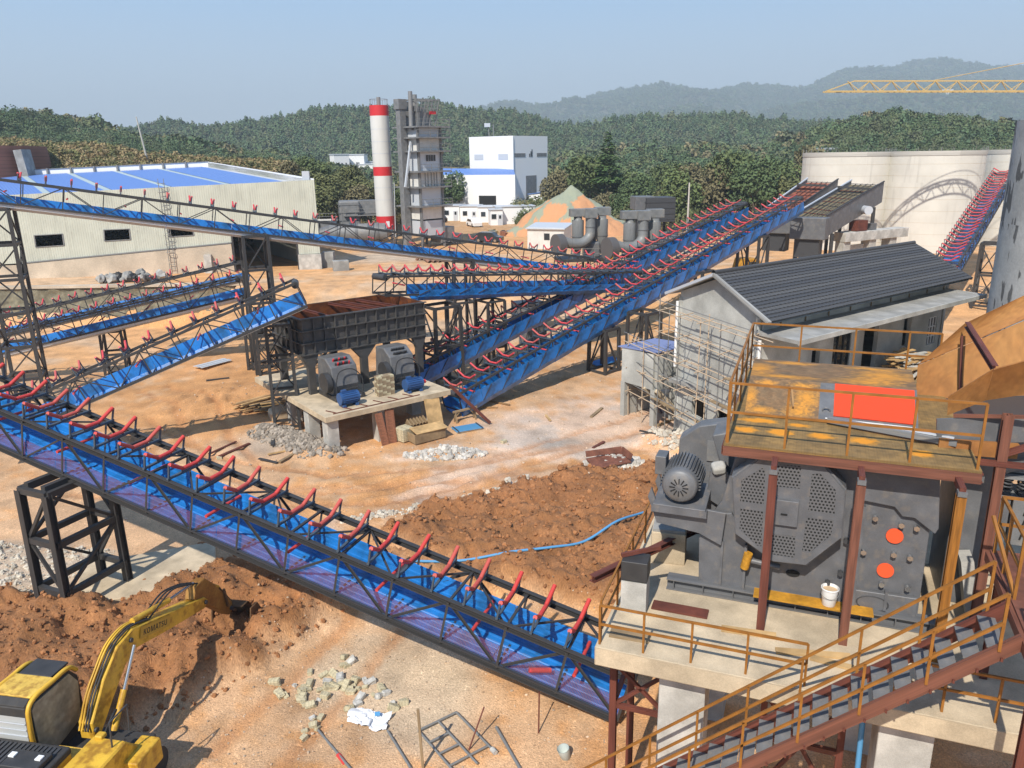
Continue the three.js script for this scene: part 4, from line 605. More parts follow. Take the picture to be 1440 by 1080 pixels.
mid('wooden_crate', 'low timber crate under the lying plywood sheet', 'crate', [5.1, 0, 1], (g) => { box('front_board', M.woodGrey, g, 1.9, .5, .04, 5.1, .28, 1.62); box('side_board', M.woodGrey, g, .04, .5, .9, 4.2, .28, 1.16); box('side_board', M.woodGrey, g, .04, .5, .9, 6.05, .28, 1.16); });
mid('concrete_block', 'grey square block between the red panels and the crate', 'block', [4.3, 0, .9], (g) => { box('cube', M.block, g, .75, .7, .75, 4.2, .33, .45, .15, 0, 0, .03); for (let i = 0; i < 6; i++) box('slat', M.woodGrey, g, .08, .34, .5, 4.8 + i * .2, .55, -.1, 0, .5); });
// left of the deck
[[-15.3, -45.2, .9, 'loose timber stack left of the hopper deck', M.wood], [-14.2, -44.6, .5, 'grey board pile beside the hopper deck', M.woodGrey]].forEach(([x, z, a, label, m], k) => { const g = thing('timber_stack', label, 'timber', [x, 0, z], a, 'timber left of the hopper'); const r = rng(60 + k); for (let i = 0; i < 16; i++) box('board', i % 3 ? m : M.woodPale, g, 1.8 + r(), .05, .16, (r() - .5) * .6, .1 + i * .03 + r() * .05, -.7 + (i % 6) * .25, (r() - .5) * .4, 0, (r() - .5) * .1); });
{ const g = thing('roof_sheet', 'pale corrugated sheet lying on the sand left of the trestles', 'sheet', [-21.9, .15, -55.6], 1.0); for (let i = 0; i < 5; i++) box('corrugation', M.panBack, g, 2.6, .03, .2, 0, .05 + (i % 2) * .03, -.45 + i * .21); }
tag(box('steel_offcut', M.darkSteel, null, 1.5, .1, .12, -20.3, groundH(-20.3, -52) + .05, -52, .4), 'short dark steel offcut on the sand left of the hopper', 'offcut');
tag(box('concrete_lump', M.concrete, null, 1.3, .7, 1.0, -13.5, .3, -43.3, .5, .1, .1, .2), 'rounded pale concrete lump beside the hopper deck', 'concrete');
{ const g = thing('timber_trestle', 'small timber trestle under the tail of the nearer climbing conveyor', 'trestle', [-2.7, 0, -42.3], .5); bar('top_beam', M.woodGrey, g, [-.75, .62, 0], [.75, .7, 0], .12, .1); for (const x of [-.6, .6]) { bar('leg', M.woodGrey, g, [x, 0, .15], [x, .62, 0], .08, .08); bar('leg', M.woodGrey, g, [x, 0, -.15], [x, .62, 0], .08, .08); bar('brace', M.woodGrey, g, [x, .3, 0], [x * .5, .62, 0], .06, .06); } }
{ const g = thing('steel_grid', 'blue-grey grating on the ground by the small timber trestle', 'grating', [-2.5, .05, -40.8], .45); for (let i = 0; i < 7; i++) bar('bar', M.bluePipe, g, [-.8, .05, -.4 + i * .13], [.8, .05, -.4 + i * .13], .05, .05); bar('bar', M.darkSteel, g, [-.7, .09, -.45], [-.7, .09, .45], .05, .05); bar('bar', M.darkSteel, g, [.7, .09, -.45], [.7, .09, .45], .05, .05); }
{ const g = thing('steel_beam', 'red-brown beam propped from the hopper deck corner to the ground', 'beam', [-2.2, 0, -42], 0); prof('beam', IBEAM, M.primer, g, [-1.3, 2.15, -.2], [.95, .1, .5], .14, .14); }
{ const g = thing('steel_tray', 'open red-brown plate heaped with white rubble at the edge of the dug earth', 'tray', [4.6, groundH(4.6, -35.2), -35.2], .3); box('plate', M.primer2, g, 1.9, .05, 1.1, 0, .16, 0, 0, .1, .05); box('lip', M.primer2, g, 1.9, .3, .05, 0, .42, -.55, 0, -.4); box('lip', M.primer2, g, .05, .3, 1.1, .95, .42, 0, 0, 0, -.4); }
tag(box('blue_sheet', M.blueTarp, null, 2.2, .06, 1.0, 6.7, .22, -54.3, .55, .06, .05), 'bright blue sheet lying left of the scaffolded house', 'sheet');

{ const r = rng(90), mats = [M.wood, M.woodGrey, M.woodPale, M.primer, M.darkSteel, M.block]; const lab = ['brown board', 'grey board offcut', 'pale batten', 'rusty steel bar', 'dark steel strip', 'single pale block']; for (let i = 0; i < 46; i++) { const k = i % 6, f = r(), x = f < .5 ? lerp(-17, -8, r()) : lerp(-6, 13, r()), z = f < .5 ? lerp(-50, -36, r()) : lerp(-46, -36.5, r()); if (x > -10.5 && x < -2 && z < -36.6 && z > -50) continue; const w = k === 5 ? .3 : .7 + r() * 1.4, m = tag(box('yard_scrap', mats[k], null, w, k === 5 ? .2 : .06, k === 5 ? .22 : .08 + r() * .12, x, groundH(x, z) + .06, z, r() * 3.1, 0, (r() - .5) * .06), lab[k] + ' lying loose on the sand of the middle yard', 'scrap', lab[k] + ' litter in the middle yard'); } }
// ---------- tiled house with lean-to roof, shed wing and scaffolding ----------
const HO = V(11.32, 0, -33.29), HT = 36.5 * R, house = framed(HO, HT);
const sk = (z) => -.29 * z;   // plan is slightly skewed
house('tiled_house', 'grey rendered two-storey house with black tiled gable roof', 'house', [9, 0, -4], (g) => {
  const zf = -.8, zb = -7.1, e = 7.35, top = 8.72, L = 17.2, gz = -3.95;
  const wallY = (z) => z > gz ? lerp(top, e, (z - gz) / (0 - gz)) : lerp(e, top, (z + 7.75) / (gz + 7.75));
  const end = (x) => { const s = new THREE.Shape(); s.moveTo(zf, 0); s.lineTo(zf, wallY(zf)); s.lineTo(gz, top); s.lineTo(zb, wallY(zb)); s.lineTo(zb, 0); s.closePath(); for (const [a, b, c, d] of x === 0 ? [[-5.65, -4.5, 1.3, 2.35], [-3.6, -1.6, 0, 2.3]] : []) { const h = new THREE.Path(); h.moveTo(a, c); h.lineTo(b, c); h.lineTo(b, d); h.lineTo(a, d); h.closePath(); s.holes.push(h); } const ge = new THREE.ExtrudeGeometry(s, { depth: .24, bevelEnabled: false }), p = ge.attributes.position; for (let i = 0; i < p.count; i++) { const z = p.getX(i), y = p.getY(i), q = p.getZ(i); p.setXYZ(i, x + q + .12 + sk(z), y, z); } ge.computeVertexNormals(); return ge; };
  mesh('gable_wall', end(0), M.render, g); mesh('gable_wall', end(L), M.render, g);
  // front wall with openings under the lean-to
  const open = [[2.2, 3.6, .3, 4.9], [4.6, 5.3, 3.2, 5.2], [6.4, 8.0, 3.6, 5.9], [9.2, 10.6, 2.8, 6.0], [13.2, 14.0, 3.0, 6.0], [16.0, 17.0, 3.7, 5.3]].map(([a, b, c, d]) => [a, b, c, d]);
  const fs = new THREE.Shape([[.25, 0], [L + .2, 0], [L + .2, 7.4], [.25, 7.4]].map(([x, y]) => new THREE.Vector2(x, y))); for (const [a, b, c, d] of open) fs.holes.push(new THREE.Path([[a, c], [b, c], [b, d], [a, d]].map(([x, y]) => new THREE.Vector2(x, y))));
  const fw = mesh('front_wall', new THREE.ExtrudeGeometry(fs, { depth: .24, bevelEnabled: false }), M.render, g); fw.position.z = zf - .25;
  box('rear_wall', M.render, g, L, 7.3, .24, L / 2 + 2.1, 3.65, zb + .1); box('floor_slab', M.concreteGrey, g, L, .2, 5.8, L / 2 + 1.3, 3.0, -4.0);
  const win = open[5], wf = box('window_frame', M.whiteClean, g, 1.0, .06, .08, 16.5, 5.27, zf - .1); for (const x of [-.48, -.16, .16, .48]) mesh('mullion', xf(bx(.05, 1.6, .07), x, -.8, 0), M.whiteClean, wf); for (const y of [-.55, -1.1, -1.58]) mesh('transom', xf(bx(1.0, .05, .07), 0, y, 0), M.whiteClean, wf); mesh('pane', xf(bx(.96, 1.5, .01), 0, -.8, -.03), M.glass, wf);
  const w2 = box('window_frame', M.darkSteel, g, 1.6, .06, .08, 7.2, 5.87, zf - .1); for (const x of [-.77, -.26, .26, .77]) mesh('mullion', xf(bx(.05, 2.2, .07), x, -1.12, 0), M.darkSteel, w2); mesh('pane', xf(bx(1.5, 2.2, .01), 0, -1.12, -.03), M.glass, w2);
  for (const x of [.15, 2.12]) { }
  rod('downpipe', M.whiteClean, g, [.02 + sk(-.85), 2.2, -.72], [.02 + sk(-.85), 6.4, -.72], .08); rod('downpipe', M.whiteClean, g, [sk(-7.1) - .1, 3.6, -7.1], [sk(-7.1) - .1, 7.1, -7.1], .08);
  // lean-to roof slab
  box('lean_to_roof', M.concreteGrey, g, 17.4, .16, 2.3, 8.75, 6.72, .22, 0, .03); box('fascia', M.render, g, 17.4, .22, .06, 8.75, 6.68, 1.38, 0, .03); box('upstand', M.render, g, 16.8, .5, .1, 8.8, 7.05, -.72);
  for (let i = 0; i < 9; i++) box('seam', M.concreteWhite, g, .02, .01, 2.2, 1.4 + i * 1.95, 6.81, .22, 0, .03);
  for (let i = 0; i < 9; i++) box('prop', M.woodGrey, g, .05, .5, .05, 1.6 + i * 1.9, 7.1, -.62);
  // tiled roof: one mesh per course
  const rl = 18.6, wave = (amp) => { const n = 124, q = []; for (let i = 0; i < n; i++) { const a = i / n * rl, b = (i + 1) / n * rl, ya = Math.abs(Math.sin(i * Math.PI / 2 + .4)) * amp, yb = Math.abs(Math.sin((i + 1) * Math.PI / 2 + .4)) * amp; q.push([[a, ya, 0], [b, yb, 0], [b, yb + .035, .29], [a, ya + .035, .29]]); q.push([[a, ya + .035, .29], [b, yb + .035, .29], [b, yb, .29], [a, ya, .29]]); } return quadGeo(q); };
  const wg = wave(.035), nC = 17, tm = [M.tile, M.tile2, M.tile, M.tile3];
  for (let i = 0; i < nC; i++) { const t = i / nC, z = lerp(gz, .12, t), y = lerp(8.95, 7.42, t); const m = mesh('tile_course', wg, tm[i % 4], g); m.position.set(-.3 + sk(z), y + .02, z); m.rotation.x = Math.atan2(8.95 - 7.42, .12 - gz); }
  for (let i = 0; i < nC; i++) { const t = i / nC, z = lerp(gz, -7.95, t), y = lerp(8.95, 7.42, t); const m = mesh('tile_course', wg, tm[(i + 2) % 4], g); m.position.set(rl - .3 + sk(z), y + .02, z); m.rotation.set(0, Math.PI, 0); m.rotateX(Math.atan2(1.53, 4.0)); }
  tube('ridge_cap', M.tile3, g, [[-.35 + sk(gz), 9.02, gz], [9, 9.02, gz], [rl - .25 + sk(gz), 9.02, gz]], .12, 20, 8);
  for (const x of [-.32, rl - .28]) { bar('barge_board', x < 0 ? M.concreteGrey : M.tile3, g, [x + sk(gz), 8.93, gz], [x + sk(.15), 7.4, .15], .16, .14); bar('barge_board', x < 0 ? M.panBack : M.tile3, g, [x + sk(gz), 8.93, gz], [x + sk(-7.95), 7.4, -7.95], .16, .14); }
  for (const [za, zb2] of [[gz, .1], [gz, -7.9]]) mesh('soffit', quadGeo([[[-.2 + sk(za), 8.86, za], [rl - .4 + sk(za), 8.86, za], [rl - .4 + sk(zb2), 7.33, zb2], [-.2 + sk(zb2), 7.33, zb2]]]), M.render, g);
});
house('shed_wing', 'low grey annex with a blue-grey roof at the left corner of the house', 'annex', [3, 0, -9.4], (g) => {
  box('side_wall', M.render, g, 2.2, 2.0, .2, 2.85, 3.05, -8.2); box('end_wall', M.render, g, .2, 2.0, 2.4, 1.7, 3.05, -9.5); for (const [x, z] of [[1.75, -8.3], [1.75, -10.6], [4.2, -8.3]]) box('column', M.render, g, .3, 2.1, .3, x, 1.0, z);
  box('roof_sheet', mat(.20, .24, .42, .6), g, 3.0, .05, 3.0, 3.05, 4.12, -9.5, 0, -.06); for (const z of [-8.0, -8.9]) bar('stair_beam', M.concrete, g, [1.6, 2.1, z], [3.6, .1, z + .3], .2, .25); box('floor', M.concreteGrey, g, 2.6, .15, 2.4, 3.0, 2.05, -9.5); box('lower_wall', M.render, g, 1.2, 2.0, .2, 3.6, 1.0, -8.22); box('rear_wall', M.render, g, 2.6, 4, .2, 3.0, 2, -10.7);
});
house('bamboo_scaffold', 'thin pale pole scaffolding in front of the gable wall of the house', 'scaffold', [-.2, 0, -4], (g) => {
  const r = rng(77), X = (z, o) => sk(z) - o, zs = [-10.4, -8.9, -7.3, -5.6, -3.9, -2.2, -.6], q = .026;
  zs.forEach((z, i) => { for (const o of i % 2 ? [1.15] : [.5, 1.15]) { const h = 6.6 + r() * 1.0 - (z < -8 ? 2.6 : 0); rod('standard', r() > .45 ? M.bamboo : M.pipeGrey, g, [X(z, o) + (r() - .5) * .12, 0, z], [X(z, o) + (r() - .5) * .12, h, z + (r() - .5) * .2], q); } });
  for (const y of [1.5, 2.9, 4.3, 5.6, 6.7]) { const za = y > 5 ? -7.8 : -11; for (const o of [.5, 1.15]) { rod('ledger', M.bamboo, g, [X(za, o), y + (r() - .5) * .12, za], [X(-4.6, o), y + (r() - .5) * .12, -4.6], q); rod('ledger', M.bamboo, g, [X(-5.2, o), y + .07, -5.2], [X(.6, o), y + (r() - .5) * .14, .6], q); } rod('guard_rail', M.pipeGrey, g, [X(za, 1.17), y + .5, za], [X(.2, 1.17), y + .42, .2], q * .8); }
  for (const y of [1.5, 2.9, 4.3, 5.6, 6.7]) for (const z of zs) if (!(y > 5 && z < -7.5)) rod('transom', M.bamboo, g, [X(z, 1.5), y + .05, z + .1], [X(z, .12), y + .05, z - .05], q);
  for (const [y, z, l] of [[1.56, -7.2, 2.4], [2.96, -1.9, 2.6], [4.36, -1.2, 2.0], [1.56, -3.4, 2.0]]) box('scaffold_board', M.woodGrey, g, .24, .04, l, X(z, .75), y + .05, z, -.28);
});
house('timber_stack', 'heap of pale offcut boards in front of the lean-to', 'timber', [12, 0, 3], (g) => { const r = rng(88); for (let i = 0; i < 90; i++) { const q = r(), y = 3.1 + q * 1.2; box('board', i % 3 ? M.woodPale : M.concreteWhite, g, .9 + r() * 1.2, .05, .16 + r() * .1, 11.4 + (r() - .5) * 3.6 * (1.15 - q * .7), y, .9 + (r() - .5) * 1.6, (r() - .5) * 1.6, (r() - .5) * .3, (r() - .5) * .3); } box('terrace', M.concreteGrey, g, 17, 3.05, 2.6, 9.0, 1.52, .55); for (const [x, z] of [[6.6, .6], [7.4, .8], [9.0, .5]]) box('block', M.concreteWhite, g, .6, .45, .45, x, 3.3, z, r()); for (let i = 0; i < 9; i++) rod('rebar', M.panBack, g, [5.6 + r() * .9, 3.05, .9 + r() * .5], [5.3 + r() * 1.5, 4.0 + r() * .4, .6 + r() * .6], .02); });
// ---------- excavator ----------
{
  const g = thing('excavator', 'yellow tracked excavator with its bucket down in the dug earth', 'excavator', [-10.15, 0, -15.3], -10.5 * R);
  const rb = (n, m, w, h, d, x, y, z, b = .04, ry = 0, rx = 0, rz = 0) => box(n, m, g, w, h, d, x, y, z, ry, rx, rz, b);
  // undercarriage
  for (const x of [-1.3, 1.05]) {
    const t = mesh('track', (() => { const s = new THREE.Shape(); s.moveTo(-1.6, .06); s.lineTo(1.6, .06); s.absarc(1.6, .46, .4, -Math.PI / 2, Math.PI / 2, false); s.lineTo(-1.6, .86); s.absarc(-1.6, .46, .4, Math.PI / 2, Math.PI * 1.5, false); const e = new THREE.ExtrudeGeometry(s, { depth: .6, bevelEnabled: false, curveSegments: 10 }); e.translate(0, 0, -.3); e.rotateY(Math.PI / 2); return e; })(), M.excDark, g); t.position.set(x, .02, 1.0);
    for (let i = 0; i < 22; i++) mesh('track_shoe', xf(bx(.64, .05, .1), 0, .9, -1.6 + i * .152), M.excSoil, t);
    mesh('track_frame', xf(bx(.3, .34, 2.6), 0, .45, 0), M.excYellow, t);
  }
  rb('turntable', M.excDark, 2.0, .5, 2.4, -.12, .75, 1.0);
  // house
  rb('platform', M.excDark, 2.75, .16, 3.9, -.1, 1.12, 1.15);
  rb('counterweight', M.excYellow, 2.7, .95, .7, -.1, 1.6, 3.05, .12); rb('engine_cover', M.excDark, 1.95, .18, 1.75, -.5, 2.06, 1.75, .05); rb('engine_side', M.excYellow, 1.9, .85, 1.75, -.5, 1.6, 1.75, .04);
  for (let i = 0; i < 16; i++) rb('vent_slat', M.darkSteel2, .06, .03, 1.5, -1.35 + i * .11, 2.165, 1.75, 0); rb('exhaust_box', M.darkSteel, .9, .12, .5, -.1, 2.22, 1.5, .03); for (const x of [-.45, .2]) rb('white_cap', M.whiteClean, .14, .04, .14, x, 2.3, 1.45, .01);
  mesh('tool_box', plate([[-1.0, 1.15], [.35, 1.15], [.35, 1.45], [-.1, 1.95], [-1.0, 1.95]], .86, .04).rotateY(Math.PI / 2), M.excYellow, g).position.set(1.0, 0, .3);
  rb('side_step', M.excYellow, .5, .6, .9, 1.5, 1.25, .1, .05); rb('deck_plate', M.excSoil, .5, .02, .6, .95, 1.965, .7, 0); rb('tank_cap', M.excYellow, .2, .12, .2, .78, 2.02, .35, .04); rb('front_plate', M.excPale, 1.1, .05, .5, .35, 1.72, .75, .01, 0, .1);
  for (let i = 0; i < 9; i++) rb('rivet', M.excDark, .03, .02, .03, 1.36, 1.97, .05 + i * .13, 0);
  for (const z of [.5, -.1]) rod('handrail', M.darkSteel2, g, [1.25, 1.95, z + .1], [1.3, 2.65, z + .1], .02); rod('handrail', M.darkSteel2, g, [1.3, 2.65, .6], [1.3, 2.65, 0], .02);
  // cab
  const x0 = -1.66, x1 = -.58, z0 = -.82, z1 = .78, yb = 1.2, yt = 3.0;
  mesh('cab_shell', plate([[z0 + .02, yb], [z1, yb], [z1, yt - .12], [z1 - .1, yt - .02], [z0 + .3, yt - .02], [z0 + .02, yt - .4]], x1 - x0 - .06, .02).rotateY(-Math.PI / 2), M.excDark, g).position.set((x0 + x1) / 2, 0, 0);
  rb('cab_roof', M.excPale, 1.0, .07, .72, -1.12, 3.02, .22, .03); rb('roof_hatch', M.darkSteel, .86, .06, .58, -1.12, 3.03, -.42, .02); rb('roof_rear', M.excDark, 1.0, .08, .22, -1.12, 2.96, .68, .03, 0, .5);
  const tubeFrame = (pts) => tube('cab_pillar', M.excYellow, g, pts, .055, 50, 8);
  tubeFrame([[x1, yb, z1], [x1, 2.5, z1], [x1, 2.88, z1 - .06], [x1, 3.0, z1 - .25], [x1, 3.02, 0], [x1, 3.0, z0 + .25], [x1, 2.8, z0 + .05]]); tubeFrame([[x0, yb, z1], [x0, 2.5, z1], [x0, 2.88, z1 - .06], [x0, 3.0, z1 - .25], [x0, 3.02, 0], [x0, 3.0, z0 + .25], [x0, 2.8, z0 + .05]]);
  const gl = mat(.50, .48, .45, .3, .1, { map: rep(T.foil, .8) });
  mesh('side_window', plate([[-.62, 1.55], [.66, 1.3], [.66, 2.75], [.55, 2.87], [-.52, 2.87], [-.74, 2.5]], .03).rotateY(-Math.PI / 2), gl, g).position.x = x1 + .0; box('rear_window', mat(.42, .43, .42, .4, .05), g, .96, .75, .03, -1.12, 2.3, z1 + .03, 0, -.05); for (let i = 0; i < 4; i++) box('wiper_bar', M.panBack, g, .96, .015, .02, -1.12, 2.05 + i * .16, z1 + .06);
  const AX = -.02;
  // boom: profile in the y-z plane, then stick and bucket
  const boomPts = [[-.15, 1.45], [-.15, 1.85], [-.75, 2.62], [-1.35, 3.1], [-1.95, 3.2], [-3.4, 2.75], [-5.0, 2.25], [-5.15, 2.08], [-4.95, 1.95], [-3.3, 2.33], [-1.95, 2.68], [-1.5, 2.5], [-.9, 1.98], [-.3, 1.4]];
  mesh('boom', plate(boomPts.map(([z, y]) => [z, y]), .38, .02).rotateY(-Math.PI / 2), M.excYellow, g).position.set(AX, 0, 0);
  for (const [k, r] of [[-.12, .026], [-.05, .026], [.03, .022], [.1, .026]]) tube('hydraulic_line', k > 0 ? M.excDark : M.excYellow, g, [[AX + k, 1.7, -.05], [AX + k, 2.3, -.38], [AX + k, 2.7, -.75], [AX + k, 3.16, -1.33], [AX + k, 3.26, -1.95], [AX + k, 3.03, -2.7]], r, 40);
  for (const s of [-.36, .36]) { rod('boom_cylinder', M.excYellow, g, [AX + s, 1.35, -.55], [AX + s, 2.1, -1.1], .075, CYL); rod('cylinder_rod', M.chrome, g, [AX + s, 2.1, -1.1], [AX + s, 2.95, -1.7], .045); }
  rod('stick_cylinder', M.excYellow, g, [AX, 3.26, -2.2], [AX, 2.95, -3.7], .08, CYL); rod('cylinder_rod', M.chrome, g, [AX, 2.95, -3.7], [AX, 2.8, -4.85], .045);
  mesh('stick', plate([[-4.75, 2.75], [-4.6, 2.45], [-5.1, 2.0], [-6.2, .95], [-6.45, 1.0], [-6.4, 1.25], [-5.6, 2.35], [-5.2, 2.75]].map(([z, y]) => [z, y]), .30, .02).rotateY(-Math.PI / 2), M.excMuddy, g).position.set(AX, 0, 0);
  rod('bucket_cylinder', M.excYellow, g, [AX, 2.72, -5.1], [AX, 2.0, -6.0], .06, CYL); rod('bucket_link', M.excSoil, g, [AX, 2.0, -6.0], [AX, 1.1, -6.6], .05); for (const s of [-.2, .2]) rod('link_arm', M.excSoil, g, [AX + s, 1.95, -6.0], [AX + s, 1.3, -6.1], .04);
  const bs = [[-6.35, 1.12], [-6.75, 1.1], [-7.0, .7], [-6.95, .25], [-6.6, .0], [-6.1, .0]];
  const bq = []; for (let i = 0; i < bs.length - 1; i++) for (const o of [0, .04]) bq.push([[AX - .52, bs[i][1] + o, bs[i][0] + o], [AX + .52, bs[i][1] + o, bs[i][0] + o], [AX + .52, bs[i + 1][1] + o, bs[i + 1][0] + o], [AX - .52, bs[i + 1][1] + o, bs[i + 1][0] + o]]);
  const bk = mesh('bucket', quadGeo(bq), M.excSoil, g); for (const x of [AX - .52, .77]) mesh('cheek_plate', plate(bs.map(([z, y]) => [z, y]), .04).rotateY(-Math.PI / 2).translate(x, 0, 0), M.excSoil, bk); for (let i = 0; i < 5; i++) mesh('tooth', xf(bx(.09, .06, .25, .015), AX - .45 + i * .225, 0, -6.02), M.excSoil, bk);
  for (const k of [0, 1, 2]) tube('hose', M.rubber, g, [[AX - .12 + k * .1, 3.02, -2.75], [AX - .14 + k * .1, 3.2, -3.6 - k * .1], [AX - .12 + k * .1, 3.05, -4.3], [AX - .1 + k * .1, 2.78, -4.9]], .024, 30, 6); tube('hose', M.rubber, g, [[.5, 1.7, -.1], [.62, 2.05, -.3], [.45, 1.9, -.6], [.3, 1.6, -.5]], .03, 24, 6); for (const [y, z] of [[1.65, -.2], [3.0, -1.8], [2.1, -5.02], [1.1, -6.3]]) rod('pin', M.darkSteel2, g, [AX - .24, y, z], [AX + .24, y, z], .06, CYL);
  const logo = document.createElement('canvas'); logo.width = 256; logo.height = 64; const cx = logo.getContext('2d'); cx.fillStyle = '#c9a03a'; cx.fillRect(0, 0, 256, 64); cx.fillStyle = '#1a1a1a'; cx.font = 'bold 44px sans-serif'; cx.textAlign = 'center'; cx.textBaseline = 'middle'; cx.fillText('KOMATSU', 128, 34); const lt = new THREE.CanvasTexture(logo); lt.colorSpace = THREE.SRGBColorSpace;
  const d0 = V(AX + .215, 2.77, -2.75), lg = mesh('lettering', new THREE.PlaneGeometry(1.25, .3), mat(.8, .8, .8, .5, 0, { map: lt }), g); lg.position.copy(d0); lg.rotation.set(0, Math.PI / 2, 0); lg.rotateZ(-.31);
}
// ---------- warehouse ----------
const stripeB = tex(128, (u) => { const a = (u * 4) % 1; return a < .2 || a > .8 ? 1 : .2; }, false);
M.cladding.bumpMap = rep(stripeB, 1.0); M.cladding.bumpScale = .06; 
M.blueRoof.bumpMap = rep(stripeB, 1.6); M.blueRoof.bumpScale = .05;
const WO = V(-22.24, 0, -92.39), WT = 7.415 * R, ware = framed(WO, WT);
ware('warehouse', 'long pale green clad warehouse with sunken blue roof and dark square windows', 'warehouse', [-20, 2, -10], (g) => {
  const hole = (s, q) => s.holes.push(new THREE.Path(q.map(([x, y]) => new THREE.Vector2(x, y))));
  const tp = (x) => 12.15 + x * .030, XL = -42;
  const s = new THREE.Shape([[XL, 3.45], [-32.4, 3.75], [-9.85, 5.35], [-9.8, 6.3], [-2.45, 6.25], [-2.45, 3.78], [0, 3.8], [0, tp(0)], [XL, tp(XL)]].map(([x, y]) => new THREE.Vector2(x, y)));
  const wins = [[[-30.95, 5.45], [-27.95, 5.58], [-27.92, 6.85], [-30.9, 6.75]], [[-23.6, 5.92], [-20.8, 6.02], [-20.77, 7.2], [-23.5, 7.16]], [[-16.6, 6.2], [-13.9, 6.3], [-13.95, 7.55], [-16.58, 7.46]]];
  wins.forEach((w) => hole(s, w));
  mesh('clad_wall', new THREE.ExtrudeGeometry(s, { depth: .2, bevelEnabled: false }), M.cladding, g).position.z = -.2;
  mesh('concrete_wall', plate([[-32.6, 1.9], [-9.85, 1.9], [-9.9, 5.2], [-32.6, 3.62]], .35), M.concreteFar, g).position.z = -.05; mesh('concrete_wall', plate([[XL, 1.9], [-33.3, 1.9], [-33.3, 3.55], [XL, 3.3]], .35), M.concreteFar, g).position.z = -.05; mesh('concrete_wall', plate([[-2.5, 1.9], [.1, 1.9], [.1, 3.75], [-2.5, 3.75]], .5), M.concreteWhite, g).position.z = 0;
  bar('drip_flashing', M.greySteel2, g, [-33, 3.72, .08], [-9.85, 5.33, .08], .12, .14); box('buttress', M.concreteWhite, g, .8, 2.2, .5, -12.6, 3.0, .4); box('gate_jamb', M.darkSteel, g, .2, 4.3, .3, -9.75, 4.15, -.1); box('gate_jamb', M.darkSteel, g, .2, 4.3, .3, -2.55, 4.15, -.1); box('gate_lintel', M.darkSteel, g, 7.4, .25, .3, -6.1, 6.25, -.1);
  for (const w of wins) { const q = [...w, w[0]]; for (let i = 0; i < 4; i++) bar('window_frame', M.greySteel2, g, [q[i][0], q[i][1], .02], [q[i + 1][0], q[i + 1][1], .02], .12, .08); }
  // roof and far sides: depth runs back and to the left
  const D = V(-26.8, 2.0, -39.8).applyAxisAngle(V(0, 1, 0), -WT), P = (x, y, t) => [x + D.x * t, y + D.y * t, D.z * t];
  mesh('side_wall', quadGeo([[[0, 1.9, 0], P(0, 1.9 - 2, 1), P(0, 12.2, 1), [0, 12.1, 0]]]), M.cladding, g); mesh('rear_wall', quadGeo([[P(0, 0, 1), P(XL, 0, 1), P(XL, 10.9, 1), P(0, 12.2, 1)]]), M.cladding, g); mesh('side_wall', quadGeo([[[XL, 1.9, 0], P(XL, 0, 1), P(XL, 10.9, 1), [XL, 10.9, 0]]]), M.cladding, g);
  const n = 6; for (let i = 0; i < n; i++) { const a = lerp(XL, -.5, i / n), b = lerp(XL, -.5, (i + 1) / n), y = (x) => tp(x) - .6; mesh('roof_panel', quadGeo([[P(a + .45, y(a), .0), P(b - .45, y(b), .0), P(b - .45, y(b), .975), P(a + .45, y(a), .975)]]), M.blueRoof, g); mesh('roof_light', quadGeo([[P(b - .45, y(b) - .03, 0), P(b + .45, y(b) - .03, 0), P(b + .45, y(b) - .03, .975), P(b - .45, y(b) - .03, .975)]]), mat(.42, .50, .50, .5), g); }
  mesh('gutter_plate', quadGeo([[P(-.95, tp(0) - .63, 0), P(0, tp(0) - .63, 0), P(0, tp(0) - .63, 1), P(-.95, tp(0) - .63, 1)]]), M.panBack, g);
  for (let i = 0; i < 12; i++) { const a = lerp(XL, 0, i / 12), b = lerp(XL, 0, (i + 1) / 12); mesh('parapet_panel', quadGeo([[P(a, tp(a) - .9, .98), P(b, tp(b) - .9, .98), P(b, tp(b) + .15, .98), P(a, tp(a) + .15, .98)]]), M.whiteClean, g); bar('parapet_post', M.greySteel2, g, P(a, tp(a) - .8, .975), P(a, tp(a) + .3, .975), .25, .25); }
  for (let i = 0; i < 6; i++) mesh('parapet_panel', quadGeo([[P(0, 11.3, i / 6), P(0, 11.3, (i + 1) / 6), P(0, 12.3, (i + 1) / 6), P(0, 12.3, i / 6)]]), M.whiteClean, g); bar('parapet_cap', M.greySteel2, g, P(XL, tp(XL) + .17, .98), P(0, tp(0) + .17, .98), .3, .08);
  // caged ladder
  for (const x of [-16.9, -16.3]) bar('ladder_rail', M.pipeGrey, g, [x, 2.3, .35], [x, 12.6, .35], .06, .06); for (let i = 0; i < 20; i++) bar('ladder_rung', M.pipeGrey, g, [-16.9, 2.6 + i * .5, .35], [-16.3, 2.6 + i * .5, .35], .04, .04); for (let i = 0; i < 9; i++) { const h = mesh('ladder_hoop', new THREE.TorusGeometry(.42, .03, 5, 16, Math.PI).rotateX(Math.PI / 2), M.pipeGrey, g); h.position.set(-16.6, 4.5 + i * .95, .35); }
  box('roof_box', M.panBack, g, .8, 1.0, .8, -1.0, 12.6, -1.2);
});
